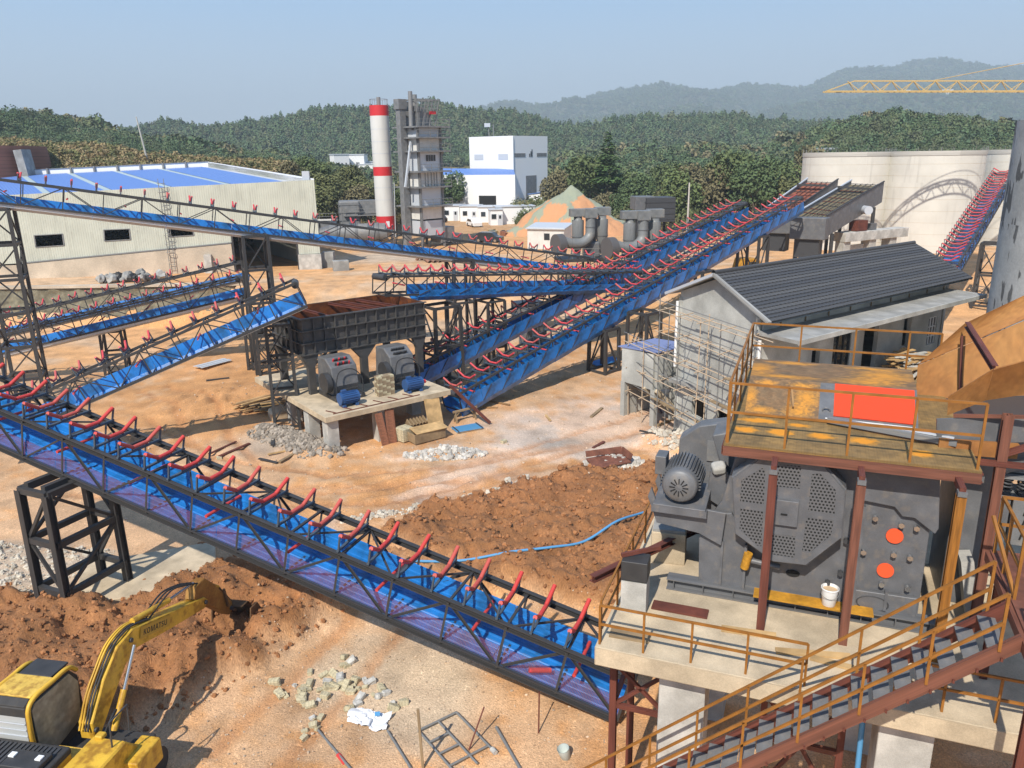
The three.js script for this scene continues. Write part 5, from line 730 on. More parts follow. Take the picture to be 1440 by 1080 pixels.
{ const g = thing('retaining_wall', 'rough stone retaining wall below the warehouse yard', 'wall', [-52, -2.4, -80.4], 0); const pg = new THREE.PlaneGeometry(50, 4.7, 220, 26), p = pg.attributes.position; for (let i = 0; i < p.count; i++) { const x = p.getX(i), y = p.getY(i); p.setZ(i, (fbm(x * 1.1, y * 1.4, 131, 3) - .5) * .55 - y * .12); } pg.computeVertexNormals(); const u = pg.attributes.uv; for (let i = 0; i < u.count; i++) u.setXY(i, p.getX(i), p.getY(i)); const w = mesh('stone_face', pg, mat(.36, .34, .30, .95, 0, { map: rep(T.foil, 2.2), bumpMap: rep(T.dirtB, 3), bumpScale: .12 }), g); w.position.set(0, 2.25, 0); box('coping', M.concreteFar, g, 50, .25, .9, 0, 4.55, -.5); }
// ---------- cement silo and mixing tower ----------
{ const g = thing('cement_silo', 'tall white cement silo with three red bands', 'silo', [-18.1, 2, -116.6], 0); const ring = (n, m, y0, y1, r = 1.33) => { const c = mesh(n, new THREE.CylinderGeometry(r, r, y1 - y0, 32, 1), m, g); c.position.y = (y0 + y1) / 2 - 2; return c; };
  ring('red_band', M.redPaint, 20.1, 21.5); ring('shell', M.white, 13.2, 20.1); ring('red_band', M.redPaint, 11.95, 13.2); ring('shell', M.white, 6.3, 11.95); ring('red_band', M.redPaint, 4.4, 6.3); for (const y of [18.3, 16.6, 15, 10.3, 8.6]) ring('weld_seam', M.panBack, y, y + .05, 1.345);
  const c = mesh('outlet_cone', new THREE.CylinderGeometry(1.3, .3, 1.2, 24), M.white, g); c.position.y = 1.9; for (let i = 0; i < 4; i++) { const a = i * Math.PI / 2 + .5; rod('leg', M.white, g, [Math.cos(a) * 1.2, 0, Math.sin(a) * 1.2], [Math.cos(a) * 1.2, 2.6, Math.sin(a) * 1.2], .12); const b = a + Math.PI / 2; rod('brace', M.white, g, [Math.cos(a) * 1.2, .2, Math.sin(a) * 1.2], [Math.cos(b) * 1.2, 2.3, Math.sin(b) * 1.2], .06); }
  rod('filter', M.pipeGrey, g, [0, 19.5, 0], [0, 20.6, 0], .28, CYL); for (let i = 0; i < 10; i++) { const a = i * .628; rod('rail_post', M.pipeGrey, g, [Math.cos(a) * 1.25, 19.5, Math.sin(a) * 1.25], [Math.cos(a) * 1.25, 20.3, Math.sin(a) * 1.25], .025); } mesh('top_rail', new THREE.TorusGeometry(1.25, .025, 5, 30).rotateX(Math.PI / 2), M.pipeGrey, g).position.y = 20.3; rod('blow_pipe', M.panBack, g, [1.35, .5, .3], [1.6, 9, .3], .07); box('notice', M.cloth, g, .5, .8, .03, .5, 3.2, 1.24, .38); }
{ const g = thing('mixing_tower', 'grey and white asphalt mixing tower with stairs and five platforms', 'plant', [-12.3, 2, -114.6], 45 * R), a = 4.0, st = M.greySteel2, Y = (h) => h - 2;
  const lv = [3.6, 5.9, 7.8, 10.4, 12.5, 15.2, 17.0, 18.4];
  for (let i = 0; i < lv.length - 1; i++) { const h = lv[i + 1] - lv[i] - .22; box('clad_module', i % 2 ? M.white : M.panBack, g, a - .15, h, a - .15, 0, Y(lv[i] + .11 + h / 2), 0); }
  for (const [x, z] of [[-1, -1], [1, -1], [1, 1], [-1, 1]]) prof('column', IBEAM, st, g, [x * a / 2, 0, z * a / 2], [x * a / 2, Y(18.6), z * a / 2], .3, .3);
  box('stair_panel', M.greySteel2, g, .04, 12, 1.1, a / 2 - .06, 9.5, .5); box('side_cladding', mat(.34, .34, .33, .6), g, .03, 13.4, a - .2, a / 2 - .05, 9.2, 0); 
  lv.slice(2).forEach((y, i) => { box('platform', st, g, a + 1.7, .2, a + 1.7, .15, Y(y), .15); const q = a / 2 + .95; railing(g, M.pipeGrey, [[-q, Y(y), q + .05], [-.6, Y(y), q + .05], [.7, Y(y), q + .05], [q, Y(y), q + .05], [q, Y(y), .6], [q, Y(y), -.7], [q, Y(y), -q]], 1.0, { s: .06 }); });
  for (let i = 0; i < 5; i++) { const y0 = Y(lv[i + 1]), y1 = Y(lv[i + 2]), s = i % 2 ? 1 : -1; bar('stair_flight', st, g, [a / 2 + .9, y0, -1.4 * s], [a / 2 + .9, y1, 1.4 * s], .5, .12); bar('stair_rail', M.pipeGrey, g, [a / 2 + 1.15, y0 + .9, -1.4 * s], [a / 2 + 1.15, y1 + .9, 1.4 * s], .05, .05); }
  for (const x of [-.55, -.1, .35, .8]) box('window', M.darkSteel, g, .28, .8, .05, x, Y(14.1) + .2, a / 2 + .02); for (const x of [-1, -.5, .1, .6, 1.1]) box('panel_gap', M.greySteel, g, .08, 1.9, .04, x, Y(11.4), a / 2);
  // head frame and screens on top
  for (const [x, z] of [[-1.4, 1.4], [1.6, 1.4], [1.6, -1.4], [-1.4, -1.4]]) bar('head_post', M.pipeGrey, g, [x, Y(18.4), z], [x + (x > 0 ? .9 : 0), Y(22), z], .14, .14); for (const z of [1.4, -1.4]) bar('head_beam', M.pipeGrey, g, [-1.5, Y(22), z], [2.6, Y(22), z], .16, .16); for (const x of [-1.4, 2.5]) bar('head_beam', M.pipeGrey, g, [x, Y(22), -1.4], [x, Y(22), 1.4], .14, .14); for (const x of [-.6, .6]) bar('head_brace', M.pipeGrey, g, [x, Y(18.6), 1.4], [x + .9, Y(22), 1.4], .09, .09);
  box('screen_box', M.greySteel2, g, 2.6, 1.9, 2.4, 0, Y(19.4), -.2); box('dust_hood', M.greySteel2, g, 1.4, 1.2, 1.4, -1.6, Y(21.2), -1.6); for (let i = 0; i < 7; i++) { const q = -1.6 + i * .6; bar('lattice', M.pipeGrey, g, [q, Y(20.4), 1.5], [q + .5, Y(22), 1.5], .06, .06); bar('lattice', M.pipeGrey, g, [2.5, Y(20.4), -1.4 + i * .45], [2.5, Y(22), -1.1 + i * .4], .06, .06); bar('lattice', M.pipeGrey, g, [-1.4 + i * .6, Y(22), -1.4], [-1.1 + i * .6, Y(22), 1.4], .06, .06); } for (let i = 0; i < 4; i++) box('machine_block', i % 2 ? M.greySteel : M.greySteel2, g, .8, .7 + i * .2, .8, -1.2 + i * .75, Y(20.8) - i * .1, .6 - i * .5); rod('vent_pipe', M.greySteel2, g, [-2.2, Y(18), .9], [-2.0, Y(23), .8], .3, CYL); rod('vent_pipe', M.greySteel2, g, [.3, Y(20), -1.2], [.3, Y(22.8), -1.2], .35, CYL); railing(g, M.pipeGrey, [[-2, Y(20.3), 1.9], [0, Y(20.3), 1.9], [2.4, Y(20.3), 1.9], [2.4, Y(20.3), -1.5]], 1.0, { s: .05 }); box('hoist', M.redPaint, g, .8, .4, .5, 1.2, Y(20.3), 1.5); box('elevator_casing', M.greySteel2, g, 1.0, 19, .9, -a / 2 - .7, 9.5, -.6); box('elevator_head', M.greySteel2, g, 1.4, 1.3, 1.1, -a / 2 - .7, 19.4, -.6); bar('chute', M.greySteel2, g, [-a / 2 - .7, 18.6, -.5], [-.6, 17.6, -.3], .6, .6);
  bar('conveyor_tube', M.panBack, g, [-a / 2 - 1.8, 8.5, 1.0], [-a / 2 - .3, 14.5, .8], .25, .25); box('skip_shed', M.greySteel2, g, 2.4, 2.2, 2.6, 2.9, 1.6, .6); box('skip_shed', M.greySteel, g, 1.8, 1.4, 1.8, 4.6, .9, 1.2); }
{ const g = thing('baghouse', 'grey ribbed baghouse filter left of the cement silo', 'filter', [-23.6, 2, -118], .25); box('housing', M.greySteel2, g, 3.0, 4.2, 3, 0, 4.4, 0, 0, 0, 0, .3); for (let i = 0; i < 4; i++) box('rib', M.greySteel, g, 3.1, .1, 3.1, 0, 2.6 + i * 1.1, 0); box('duct', M.greySteel2, g, 4.2, 1.9, 2.2, 3.2, 5.5, -.5); box('walkway', M.pipeGrey, g, 5, .1, 3.4, 1.6, 4.4, .4); railing(g, M.pipeGrey, [[-.9, 4.4, 2.05], [.8, 4.4, 2.05], [2.4, 4.4, 2.05], [4.1, 4.4, 2.05]], 1.0, { s: .06 }); for (const x of [-1.2, 1.2]) for (const z of [-1.2, 1.2]) box('leg', M.greySteel, g, .25, 2.5, .25, x, 1.2, z); }
{ const g = thing('dryer_drum', 'big grey drum lying in front of the baghouse', 'drum', [-23, 2, -113.2], .12); const d = mesh('drum', new THREE.CylinderGeometry(1.3, 1.3, 8, 28).rotateZ(Math.PI / 2), M.greySteel2, g); d.position.set(1.5, 2.2, 0); for (const x of [-1.5, 1.2, 4.2]) { mesh('tyre_ring', new THREE.CylinderGeometry(1.42, 1.42, .3, 28).rotateZ(Math.PI / 2), M.greySteel, g).position.set(x, 2.2, 0); box('cradle', M.darkSteel, g, .5, 1.2, 2.2, x, .6, 0); } const b = mesh('burner', new THREE.CylinderGeometry(.8, 1.2, 1.4, 20).rotateZ(Math.PI / 2), M.greySteel, g); b.position.set(-3.2, 2.2, 0); }
{ const g = thing('cold_bins', 'row of grey cold-feed bins with white rim left of the drum', 'bins', [-29, 2, -117], .1); for (let i = 0; i < 2; i++) { box('bin', M.greySteel2, g, 2.3, 1.8, 2.4, i * 2.5, 2.9, 0); for (const x of [-.9, .9]) box('leg', M.white, g, .2, 2, .2, i * 2.5 + x, 1, 1.0); } box('white_rim', M.white, g, 5.2, .25, .15, 1.25, 3.9, 1.25); railing(g, M.pipeGrey, [[-1.2, 3.9, 1.2], [1.3, 3.9, 1.2], [3.7, 3.9, 1.2]], .9, { s: .06 }); }
// ---------- white factory with blue roof ----------
{ const g = thing('factory_hall', 'white factory hall with blue roof and a taller block', 'factory', [.93, 2, -179], 0);
  const A = [0, 0, 0], B = [-9.8, 0, -7.2], C = [8.2, 0, -11], hh = 16.6, D = [B[0] + C[0], 0, B[2] + C[2]], up = (p, y) => [p[0], y, p[2]];
  mesh('left_wall', quadGeo([[B, A, up(A, hh), up(B, hh)]]), M.whiteClean, g); mesh('right_wall', quadGeo([[A, C, up(C, hh), up(A, hh)]]), M.whiteClean, g); mesh('rear_wall', quadGeo([[C, D, up(D, hh), up(C, hh)], [D, B, up(B, hh), up(D, hh)]]), M.whiteClean, g); mesh('roof', quadGeo([[up(B, hh + .02), up(A, hh + .02), up(C, hh + .35), up(D, hh + .35)]]), M.blueRoof, g);
  const wq = (p, q, t0, t1, y0, y1, n, m, o = .06) => { const e = (t) => [lerp(p[0], q[0], t), 0, lerp(p[2], q[2], t)], a = e(t0), b = e(t1), l = Math.hypot(b[0] - a[0], b[2] - a[2]), c = [(a[0] + b[0]) / 2, 0, (a[2] + b[2]) / 2]; const k = box(n, m, g, l, y1 - y0, .12, c[0], (y0 + y1) / 2, c[2], -Math.atan2(b[2] - a[2], b[0] - a[0])); return k; };
  for (const [a, b] of [[.12, .33], [.68, .9]]) wq(B, A, a, b, 11.6, 12.8, 'window', M.panBack); for (const [a, b] of [[.05, .35], [.68, .97]]) wq(A, C, a, b, 12.1, 12.9, 'window', M.greySteel2); wq(A, C, .36, .66, 0, 8, 'gate', M.greySteel2); for (const [t, h] of [[.46, .7], [.5, 1.2], [.53, 1.6]]) wq(A, C, t, t + .02, 12.1, 12.1 + h, 'mark', M.darkSteel);
  bar('corner_trim', M.whiteClean, g, [.03, 0, .03], [.03, hh, .03], .3, .3); for (const x of [-5.2, -4.2]) bar('roof_pole', M.pipeGrey, g, [x, hh, -4], [x, hh + 2.6, -4], .15, .15); box('roof_tank', M.panBack, g, 1.3, .8, .9, -5.5, hh + 2.4, -4);
  const E = [.4, 0, 9.6], Fp = [-20, 0, 2.5], eh = 8.6; mesh('low_wall', quadGeo([[Fp, E, up(E, eh), up(Fp, eh)]]), M.whiteClean, g); mesh('low_end_wall', quadGeo([[E, A, up(A, eh + .8), up(E, eh)]]), M.whiteClean, g); mesh('low_roof', quadGeo([[up(Fp, eh), up(E, eh), up([.2, 0, -1], eh + 1.0), up([-24, 0, -9], eh + 1.4)]]), M.blueRoof, g);
  wq(Fp, E, .62, .80, 0, 4.3, 'gate', M.dark, .1); wq(Fp, E, .81, .98, 0, 4.1, 'door_leaf', M.whiteClean); }
{ const g = thing('lean_to_shed', 'small white lean-to with blue roof at the right of the factory', 'shed', [6.8, 2, -181], -.5); box('wall', M.whiteClean, g, 3.2, 4.2, 4, 0, 2.1, 0); box('roof', M.blueRoof, g, 3.6, .15, 4.4, 0, 4.3, 0, 0, 0, .12); }
// site cabins
const cabin = (x, z, w, h, d, turn, label, door = true) => { const g = thing('site_cabin', label, 'cabin', [x, 2, z], turn, 'white site cabins'); box('wall', M.whiteClean, g, w, h, d, 0, h / 2, 0); box('roof', M.panBack, g, w + .3, .14, d + .4, 0, h + .07, 0); if (door) { const f = box('door', M.panBack, g, .9, 2.0, .06, w * .28, 1.0, d / 2 + .02); mesh('pane', xf(bx(.4, .6, .03), 0, .5, .03), M.glass, f); const wi = box('window', M.panBack, g, 1.0, 1.0, .06, -w * .22, 1.6, d / 2 + .02); mesh('pane', xf(bx(.85, .85, .03), 0, 0, .03), M.glass, wi); } return g; };
cabin(-11.4, -163, 3.6, 2.9, 5, -.15, 'leftmost white site cabin beside the mixing tower'); cabin(-7.6, -160.5, 3.6, 2.9, 5, -.15, 'second white site cabin from the mixing tower'); cabin(-3.9, -157.4, 3.6, 2.9, 5, -.15, 'third white site cabin from the mixing tower'); cabin(.9, -152.5, 7.4, 3.2, 4, .16, 'longest grey-white site cabin near the orange mound', false); cabin(-2.6, -149.8, 2.3, 2.8, 3, .16, 'small white cabin with a shutter before the longest cabin');
{ const g = thing('pump_shed', 'small white shed with a dark pitched roof behind the dust collectors', 'shed', [5.6, 2, -110.5], -.35); box('wall', M.white, g, 5.2, 2.9, 4.0, 0, 1.45, 0); box('roof', M.panBack, g, 5.6, .12, 4.6, 0, 3.0, 0, 0, .1); box('window', M.glass, g, .8, .9, .05, .2, 1.7, 2.01); box('door', M.panBack, g, .8, 2, .05, 1.6, 1.0, 2.01); box('side_panel', M.cladding, g, .05, 2.6, 3.8, -2.63, 1.4, 0); }
const car = (x, z, turn, m, label) => { const g = thing('parked_car', label, 'car', [x, 2, z], turn, 'parked cars'); mesh('body', plate([[-2.1, .3], [2.1, .3], [2.15, .75], [1.3, .9], [.75, 1.42], [-1.2, 1.45], [-1.9, .95], [-2.15, .85]], 1.7, .08), m, g); mesh('side_glass', plate([[1.05, .95], [.68, 1.34], [-1.1, 1.37], [-1.6, .97]], 1.74), M.glass, g); box('windscreen', M.glass, g, .62, .02, 1.35, 1.02, 1.17, 0, 0, 0, -.76); for (const wx of [-1.3, 1.3]) for (const wz of [-.78, .78]) { const w = mesh('wheel', new THREE.CylinderGeometry(.33, .33, .22, 18).rotateX(Math.PI / 2), M.rubber, g); w.position.set(wx, .33, wz); mesh('rim', new THREE.CylinderGeometry(.19, .19, .24, 14).rotateX(Math.PI / 2), M.chrome, w); } return g; };
car(-6.5, -146.5, -1.2, M.whiteClean, 'white car on the orange yard by the cabins'); car(-14, -158, -1.0, mat(.02, .02, .02, .2), 'black car beside the leftmost cabin'); car(-3.2, -119, -.3, mat(.03, .035, .04, .25), 'dark car in front of the mixing tower'); 
// orange mound partly covered with green net
{ const g = thing('soil_mound', 'orange soil mound with strips of green netting', 'mound', [10.2, 1.6, -131], 0); const pg = new THREE.PlaneGeometry(30, 20, 130, 90).rotateX(-Math.PI / 2), p = pg.attributes.position, col = new Float32Array(p.count * 3); for (let i = 0; i < p.count; i++) { const x = p.getX(i), z = p.getZ(i), r = Math.hypot(x / 12.5, z / 8.5), h = Math.max(0, 1 - r * (1 + (fbm(x * .2, z * .2, 145, 2) - .5) * .5)) * 7.9 + (fbm(x * .4 + 9, z * .4, 141, 4) - .5) * 2.2 * clamp(1.2 - r); p.setY(i, h - .1); const a = Math.atan2(z, x), wob = (fbm(x * .5, z * .5, 147, 3) - .5) * 1.1, net = h > 6.0 + wob * 3 || (Math.abs(a + wob - 1.9) < .14 || Math.abs(a + wob - 2.75) < .12 || a < .3) && h > .4 ? 1 : 0; col.set(net ? [.34, .37, .27] : [.66, .33, .16], i * 3); } pg.setAttribute('color', new THREE.BufferAttribute(col, 3)); pg.computeVertexNormals(); mesh('soil', pg, new THREE.MeshStandardMaterial({ vertexColors: true, roughness: .95, bumpMap: rep(T.dirtB, .2), bumpScale: .2, side: THREE.DoubleSide }), g); }
// ---------- dust collectors ----------
[[7.7, -80, 'left dust collector with bent duct and twin cyclones', 0], [12.3, -76, 'right dust collector with bent duct and twin cyclones', 0]].forEach(([x, z, label], k) => {
  const g = thing('dust_collector', label, 'dust collector', [x, 1.9, z], .12, 'dust collectors'), gm = mat(.27, .28, .28, .5, .1, { map: rep(T.steel, 2) }), Y = (h) => h - 1.5;
  box('plenum', gm, g, 1.25, .9, 1.2, .35, Y(8.45), .4, 0, 0, 0, .03); box('plenum', gm, g, 1.5, .75, 1.0, -.95, Y(8.5), .1, 0, 0, 0, .03); box('plenum', gm, g, 1.6, .8, 1.0, 1.75, Y(8.55), -.4, 0, 0, 0, .03);
  const cyc = (cx, cz) => { const c = mesh('cyclone', new THREE.LatheGeometry([[.001, 2.9], [.42, 2.9], [.42, 2.6], [.6, 2.55], [.6, .9], [.25, -.9], [.001, -.9]].map(([a, b]) => new THREE.Vector2(a, b)), 26), gm, g); c.position.set(cx, Y(5.2), cz); mesh('flange', new THREE.CylinderGeometry(.64, .64, .07, 26), M.greySteel, c).position.y = .95; }; cyc(-.85, .1); cyc(1.7, -.2); cyc(.9, -1.4);
  tube('bent_duct', gm, g, [[.35, Y(8.1), .45], [.35, Y(7.0), .5], [.25, Y(6.2), .6], [-.5, Y(5.6), .9], [-1.6, Y(5.55), 1.1], [-2.6, Y(5.8), 1.2]], .5, 60, 20); for (const [px, py, pz, rz] of [[.35, 7.1, .5, 0], [-1.7, 5.56, 1.1, Math.PI / 2]]) { const f = mesh('flange', new THREE.CylinderGeometry(.54, .54, .07, 24), M.greySteel, g); f.position.set(px, Y(py), pz); f.rotation.z = rz; }
  const v = mesh('fan_casing', new THREE.CylinderGeometry(1.05, 1.05, .8, 30).rotateZ(Math.PI / 2), mat(.10, .095, .095, .6, .1), g); v.position.set(-3.0, Y(5.5), 1.2); v.rotation.y = .35; mesh('inlet_ring', new THREE.TorusGeometry(.75, .09, 8, 28).rotateY(Math.PI / 2), M.greySteel, v).position.x = .42;
  box('base_frame', M.darkSteel, g, 5.6, .3, 3, -.2, Y(3.9), 0); for (const a of [-2.6, 0, 2.2]) for (const b of [-1.2, 1.2]) bar('leg', M.darkSteel, g, [a, 0, b], [a, Y(3.9), b], .2, .2); railing(g, M.pipeGrey, [[-1.7, Y(4.05), 1.5], [-.6, Y(4.05), 1.5], [.6, Y(4.05), 1.5], [2.3, Y(4.05), 1.5]], 1.0, { s: .05 }); box('crusher_drum', M.greySteel, g, 1.6, 1.6, 1.4, .6, Y(4.8), -.2, 0, 0, 0, .2); if (k) bar('yellow_ramp', M.yellowPaint, g, [-3.4, Y(4), 2], [-2.4, Y(5.6), 1.8], .3, .1);
});
{ const g = thing('screen_house', 'dark grey steel screen box behind the right dust collector', 'machine', [15.8, 1.8, -87.5], .1); box('housing', M.darkSteel2, g, 3.2, 2.6, 3, .4, 6.8, 0, 0, 0, 0, .05); box('hood', M.greySteel, g, 2.2, 1.4, 2.4, -1.2, 7.5, -.2, 0, 0, 0, .05); for (let i = 0; i < 4; i++) box('rib', M.darkSteel2, g, 3.3, .08, 3.1, .4, 5.8 + i * .6, 0); for (const a of [-1.6, 1.6]) for (const b of [-1.2, 1.2]) bar('leg', M.darkSteel, g, [a, 0, b], [a, 5.6, b], .25, .25); const d = mesh('drum', new THREE.CylinderGeometry(1.0, 1.0, 4, 22).rotateZ(Math.PI / 2), M.greySteel, g); d.position.set(.5, 3.4, .6); }
// ---------- vibrating screens ----------
const screenUnit = (label, A, B, Cc, D, red) => {   // A lower-left, B lower-right, Cc upper-right, D upper-left of the deck
  const c = [(A[0] + B[0] + Cc[0] + D[0]) / 4, groundH(30, -80), (A[2] + B[2] + Cc[2] + D[2]) / 4], g = thing('vibrating_screen', label, 'screen', c, 0, 'inclined vibrating screens'), S = (p, dy = 0) => [p[0] - c[0], p[1] - c[1] + dy, p[2] - c[2]], L4 = (p, q, t, dy = 0) => S([lerp(p[0], q[0], t), lerp(p[1], q[1], t), lerp(p[2], q[2], t)], dy);
  mesh('mesh_deck', quadGeo([[S(A, -.1), S(B, -.1), S(Cc, -.1), S(D, -.1)]]), red ? mat(.42, .15, .11, .8, 0, { map: rep(T.foil, .8) }) : mat(.26, .22, .16, .8, 0, { map: rep(T.foil, .8) }), g);
  for (const [p, q, m] of [[A, D, M.panBack], [B, Cc, M.darkSteel]]) { mesh('side_plate', quadGeo([[S(p, .35), S(q, .35), S(q, -1.7), S(p, -1.7)]]), M.greySteel, g); bar('top_flange', m, g, S(p, .38), S(q, .38), .14, .1); }
  for (let i = 0; i <= 9; i++) bar('cross_bar', i % 3 ? M.primer : M.darkSteel, g, L4(A, D, i / 9, -.02), L4(B, Cc, i / 9, -.02), .08, .06); for (let i = 1; i < 6; i++) { bar('strip', red ? M.primer : M.darkSteel, g, [lerp(S(A)[0], S(B)[0], i / 6), S(A)[1] - .03, lerp(S(A)[2], S(B)[2], i / 6)], [lerp(S(D)[0], S(Cc)[0], i / 6), S(D)[1] - .03, lerp(S(D)[2], S(Cc)[2], i / 6)], .05, .05); }
  bar('head_beam', M.darkSteel, g, L4(A, D, .72, .5), L4(B, Cc, .72, .5), .25, .2); mesh('lower_pan', quadGeo([[S(A, -1.7), S(B, -1.7), S(Cc, -1.7), S(D, -1.7)]]), M.darkSteel, g);
  const m1 = L4(A, B, .5, -.9); box('discharge_chute', M.greySteel, g, 3.2, 2.0, 1.6, m1[0] - .3, m1[1], m1[2] + .5, -.6, 0, 0, .08); box('chute_foot', M.darkSteel2, g, 2.2, 2.2, 1.4, m1[0] - .2, m1[1] - 1.6, m1[2] + .3, -.6); const e = L4(B, Cc, .62, -1.0), v = mesh('exciter_motor', new THREE.CylinderGeometry(.42, .42, 1.1, 20).rotateX(Math.PI / 2), M.panBack, g); v.position.set(e[0] + .3, e[1] - .2, e[2] + .3);
  for (const t of [.12, .85]) for (const [p, q] of [[A, D], [B, Cc]]) { const f = L4(p, q, t, -1.7); bar('support_leg', M.darkSteel, g, [f[0], 0, f[2]], f, .28, .28); } };
screenUnit('right inclined vibrating screen with olive deck beside the pale silos', [27.1, 8.6, -75], [29.5, 8.3, -74], [38.2, 11.0, -82], [35.5, 11.15, -83.5], false);
screenUnit('left inclined vibrating screen with red-brown deck behind the climbing conveyors', [25.2, 8.75, -78.5], [27.6, 8.65, -77.6], [34.8, 11.2, -85.2], [32.0, 11.3, -86.4], true);
{ const g = thing('concrete_portal', 'pale concrete portal in front of the silos beside the screens', 'frame', [36, 1.6, -79.5], .5); box('beam', M.concreteWhite, g, 9.5, .9, 1.4, .6, 4.7, 0, 0, 0, 0, .03); for (const x of [-3.6, .2, 3.4]) box('column', M.concreteWhite, g, 1.0, 4.3, 1.0, x, 2.1, 0); box('infill', M.concreteWhite, g, 3, 3.6, .2, -1.7, 2.0, -.2); const p = box('red_pedestal', M.primer, g, 1.5, 1.0, 1.0, -1.6, 5.7, 0); box('drive', M.greySteel, g, .8, .6, .6, .4, 5.5, 0); }
// ---------- silos ----------
[[44.7, -107, 5.6, 'leftmost pale concrete storage silo behind the screens'], [54.0, -103, 5.75, 'middle pale concrete storage silo with the crane shadow'], [68.6, -107, 5.5, 'rightmost pale concrete storage silo behind the steep conveyor']].forEach(([x, z, r, label], k) => {
  const g = thing('storage_silo', label, 'silo', [x, 1.5, z], 0, 'pale concrete silos'); const sg = new THREE.CylinderGeometry(r, r, 12.3, 72, 1, true), u = sg.attributes.uv; for (let i = 0; i < u.count; i++) u.setXY(i, u.getX(i) * r * 6.28 + k * 5, u.getY(i) * 12.3); mesh('shell', sg, M.silo, g).position.y = 6.15; const rg = new THREE.CylinderGeometry(r + .06, r + .06, .5, 72, 1, true); mesh('rim', rg, M.concreteWhite, g).position.y = 12.45; mesh('deck', new THREE.CircleGeometry(r - .02, 48).rotateX(-Math.PI / 2), M.concrete, g).position.y = 12.25; for (let i = 0; i < 26; i++) { const a = i / 26 * 6.283; rod('rebar', M.pipeGrey, g, [Math.cos(a) * r, 12.6, Math.sin(a) * r], [Math.cos(a) * r, 12.95 + (i % 3) * .12, Math.sin(a) * r], .03); } for (let i = 1; i < 9; i++) mesh('pour_line', new THREE.TorusGeometry(r + .002, .012, 4, 72).rotateX(Math.PI / 2), M.concrete, g).position.y = i * 1.4; });
const damp = (() => { const t = tex(512, (u, v) => { const n = fbm(u * 8, v * 8, 151, 5, 8), s = fbm(u * 30, v * 10, 153, 4, 0), f = vnoise(u * 150, v * 150, 155, 150); const st = sstep(.60, .66, s) * .34; const k = .80 + (n - .5) * .25 + (f - .5) * .06 - st; return [k, k, k * .985]; }); return t; })();
{ const g = thing('storage_silo', 'near grey concrete silo with dark damp patches at the right edge', 'silo', [30.6, 0, -36.2], 0); const r = 7; const sg = new THREE.CylinderGeometry(r, r, 15.7, 90, 1, true), u = sg.attributes.uv; for (let i = 0; i < u.count; i++) u.setXY(i, u.getX(i) * 44, u.getY(i) * 15.7); mesh('shell', sg, mat(.70, .70, .685, .9, 0, { map: rep(damp, 11), bumpMap: rep(T.concB, 2), bumpScale: .012 }), g).position.y = 7.85; mesh('deck', new THREE.CircleGeometry(r, 60).rotateX(-Math.PI / 2), M.concreteGrey, g).position.y = 15.6; }
// ---------- tower crane ----------
{ const g = thing('tower_crane', 'yellow tower crane jib reaching in from the right above the silos', 'crane', [78, 2, -88], 0), x0 = -44.4, x1 = 2, Y = 17.7, m = M.craneYellow, n = 40; const yb = (x) => Y + .75 - (x - x0) * .014;
  for (const z of [-.55, .55]) bar('bottom_chord', m, g, [x0, yb(x0), z], [x1, yb(x1), z], .13, .13); bar('top_chord', m, g, [x0 + 3, yb(x0 + 3) + 1.05, 0], [x1, yb(x1) + 1.05, 0], .13, .13); bar('tip_strut', m, g, [x0, yb(x0), 0], [x0 + 3, yb(x0 + 3) + 1.05, 0], .1, .1);
  for (let i = 2; i < n; i++) { const a = lerp(x0, x1, i / n), b = lerp(x0, x1, (i + 1) / n); for (const z of [-.55, .55]) bar('lacing', m, g, [i % 2 ? a : b, yb(a), z], [i % 2 ? b : a, yb(b) + 1.05, 0], .07, .07); bar('tie', m, g, [a, yb(a), -.55], [a, yb(a), .55], .06, .06); }
  for (const [sx, sz] of [[-.8, -.8], [.8, -.8], [.8, .8], [-.8, .8]]) bar('mast_leg', m, g, [sx, 0, sz], [sx, 20, sz], .18, .18); for (let i = 0; i < 12; i++) for (const [a, b] of [[[-.8, .8], [.8, .8]], [[.8, -.8], [.8, .8]]]) bar('mast_brace', m, g, [a[0], i * 1.6, a[1]], [b[0], i * 1.6 + 1.6, b[1]], .09, .09); bar('peak', m, g, [0, 18, 0], [0, 25, 0], .5, .5); rod('pendant', m, g, [-33, yb(-33) + 1.1, 0], [0, 25, 0], .035); }
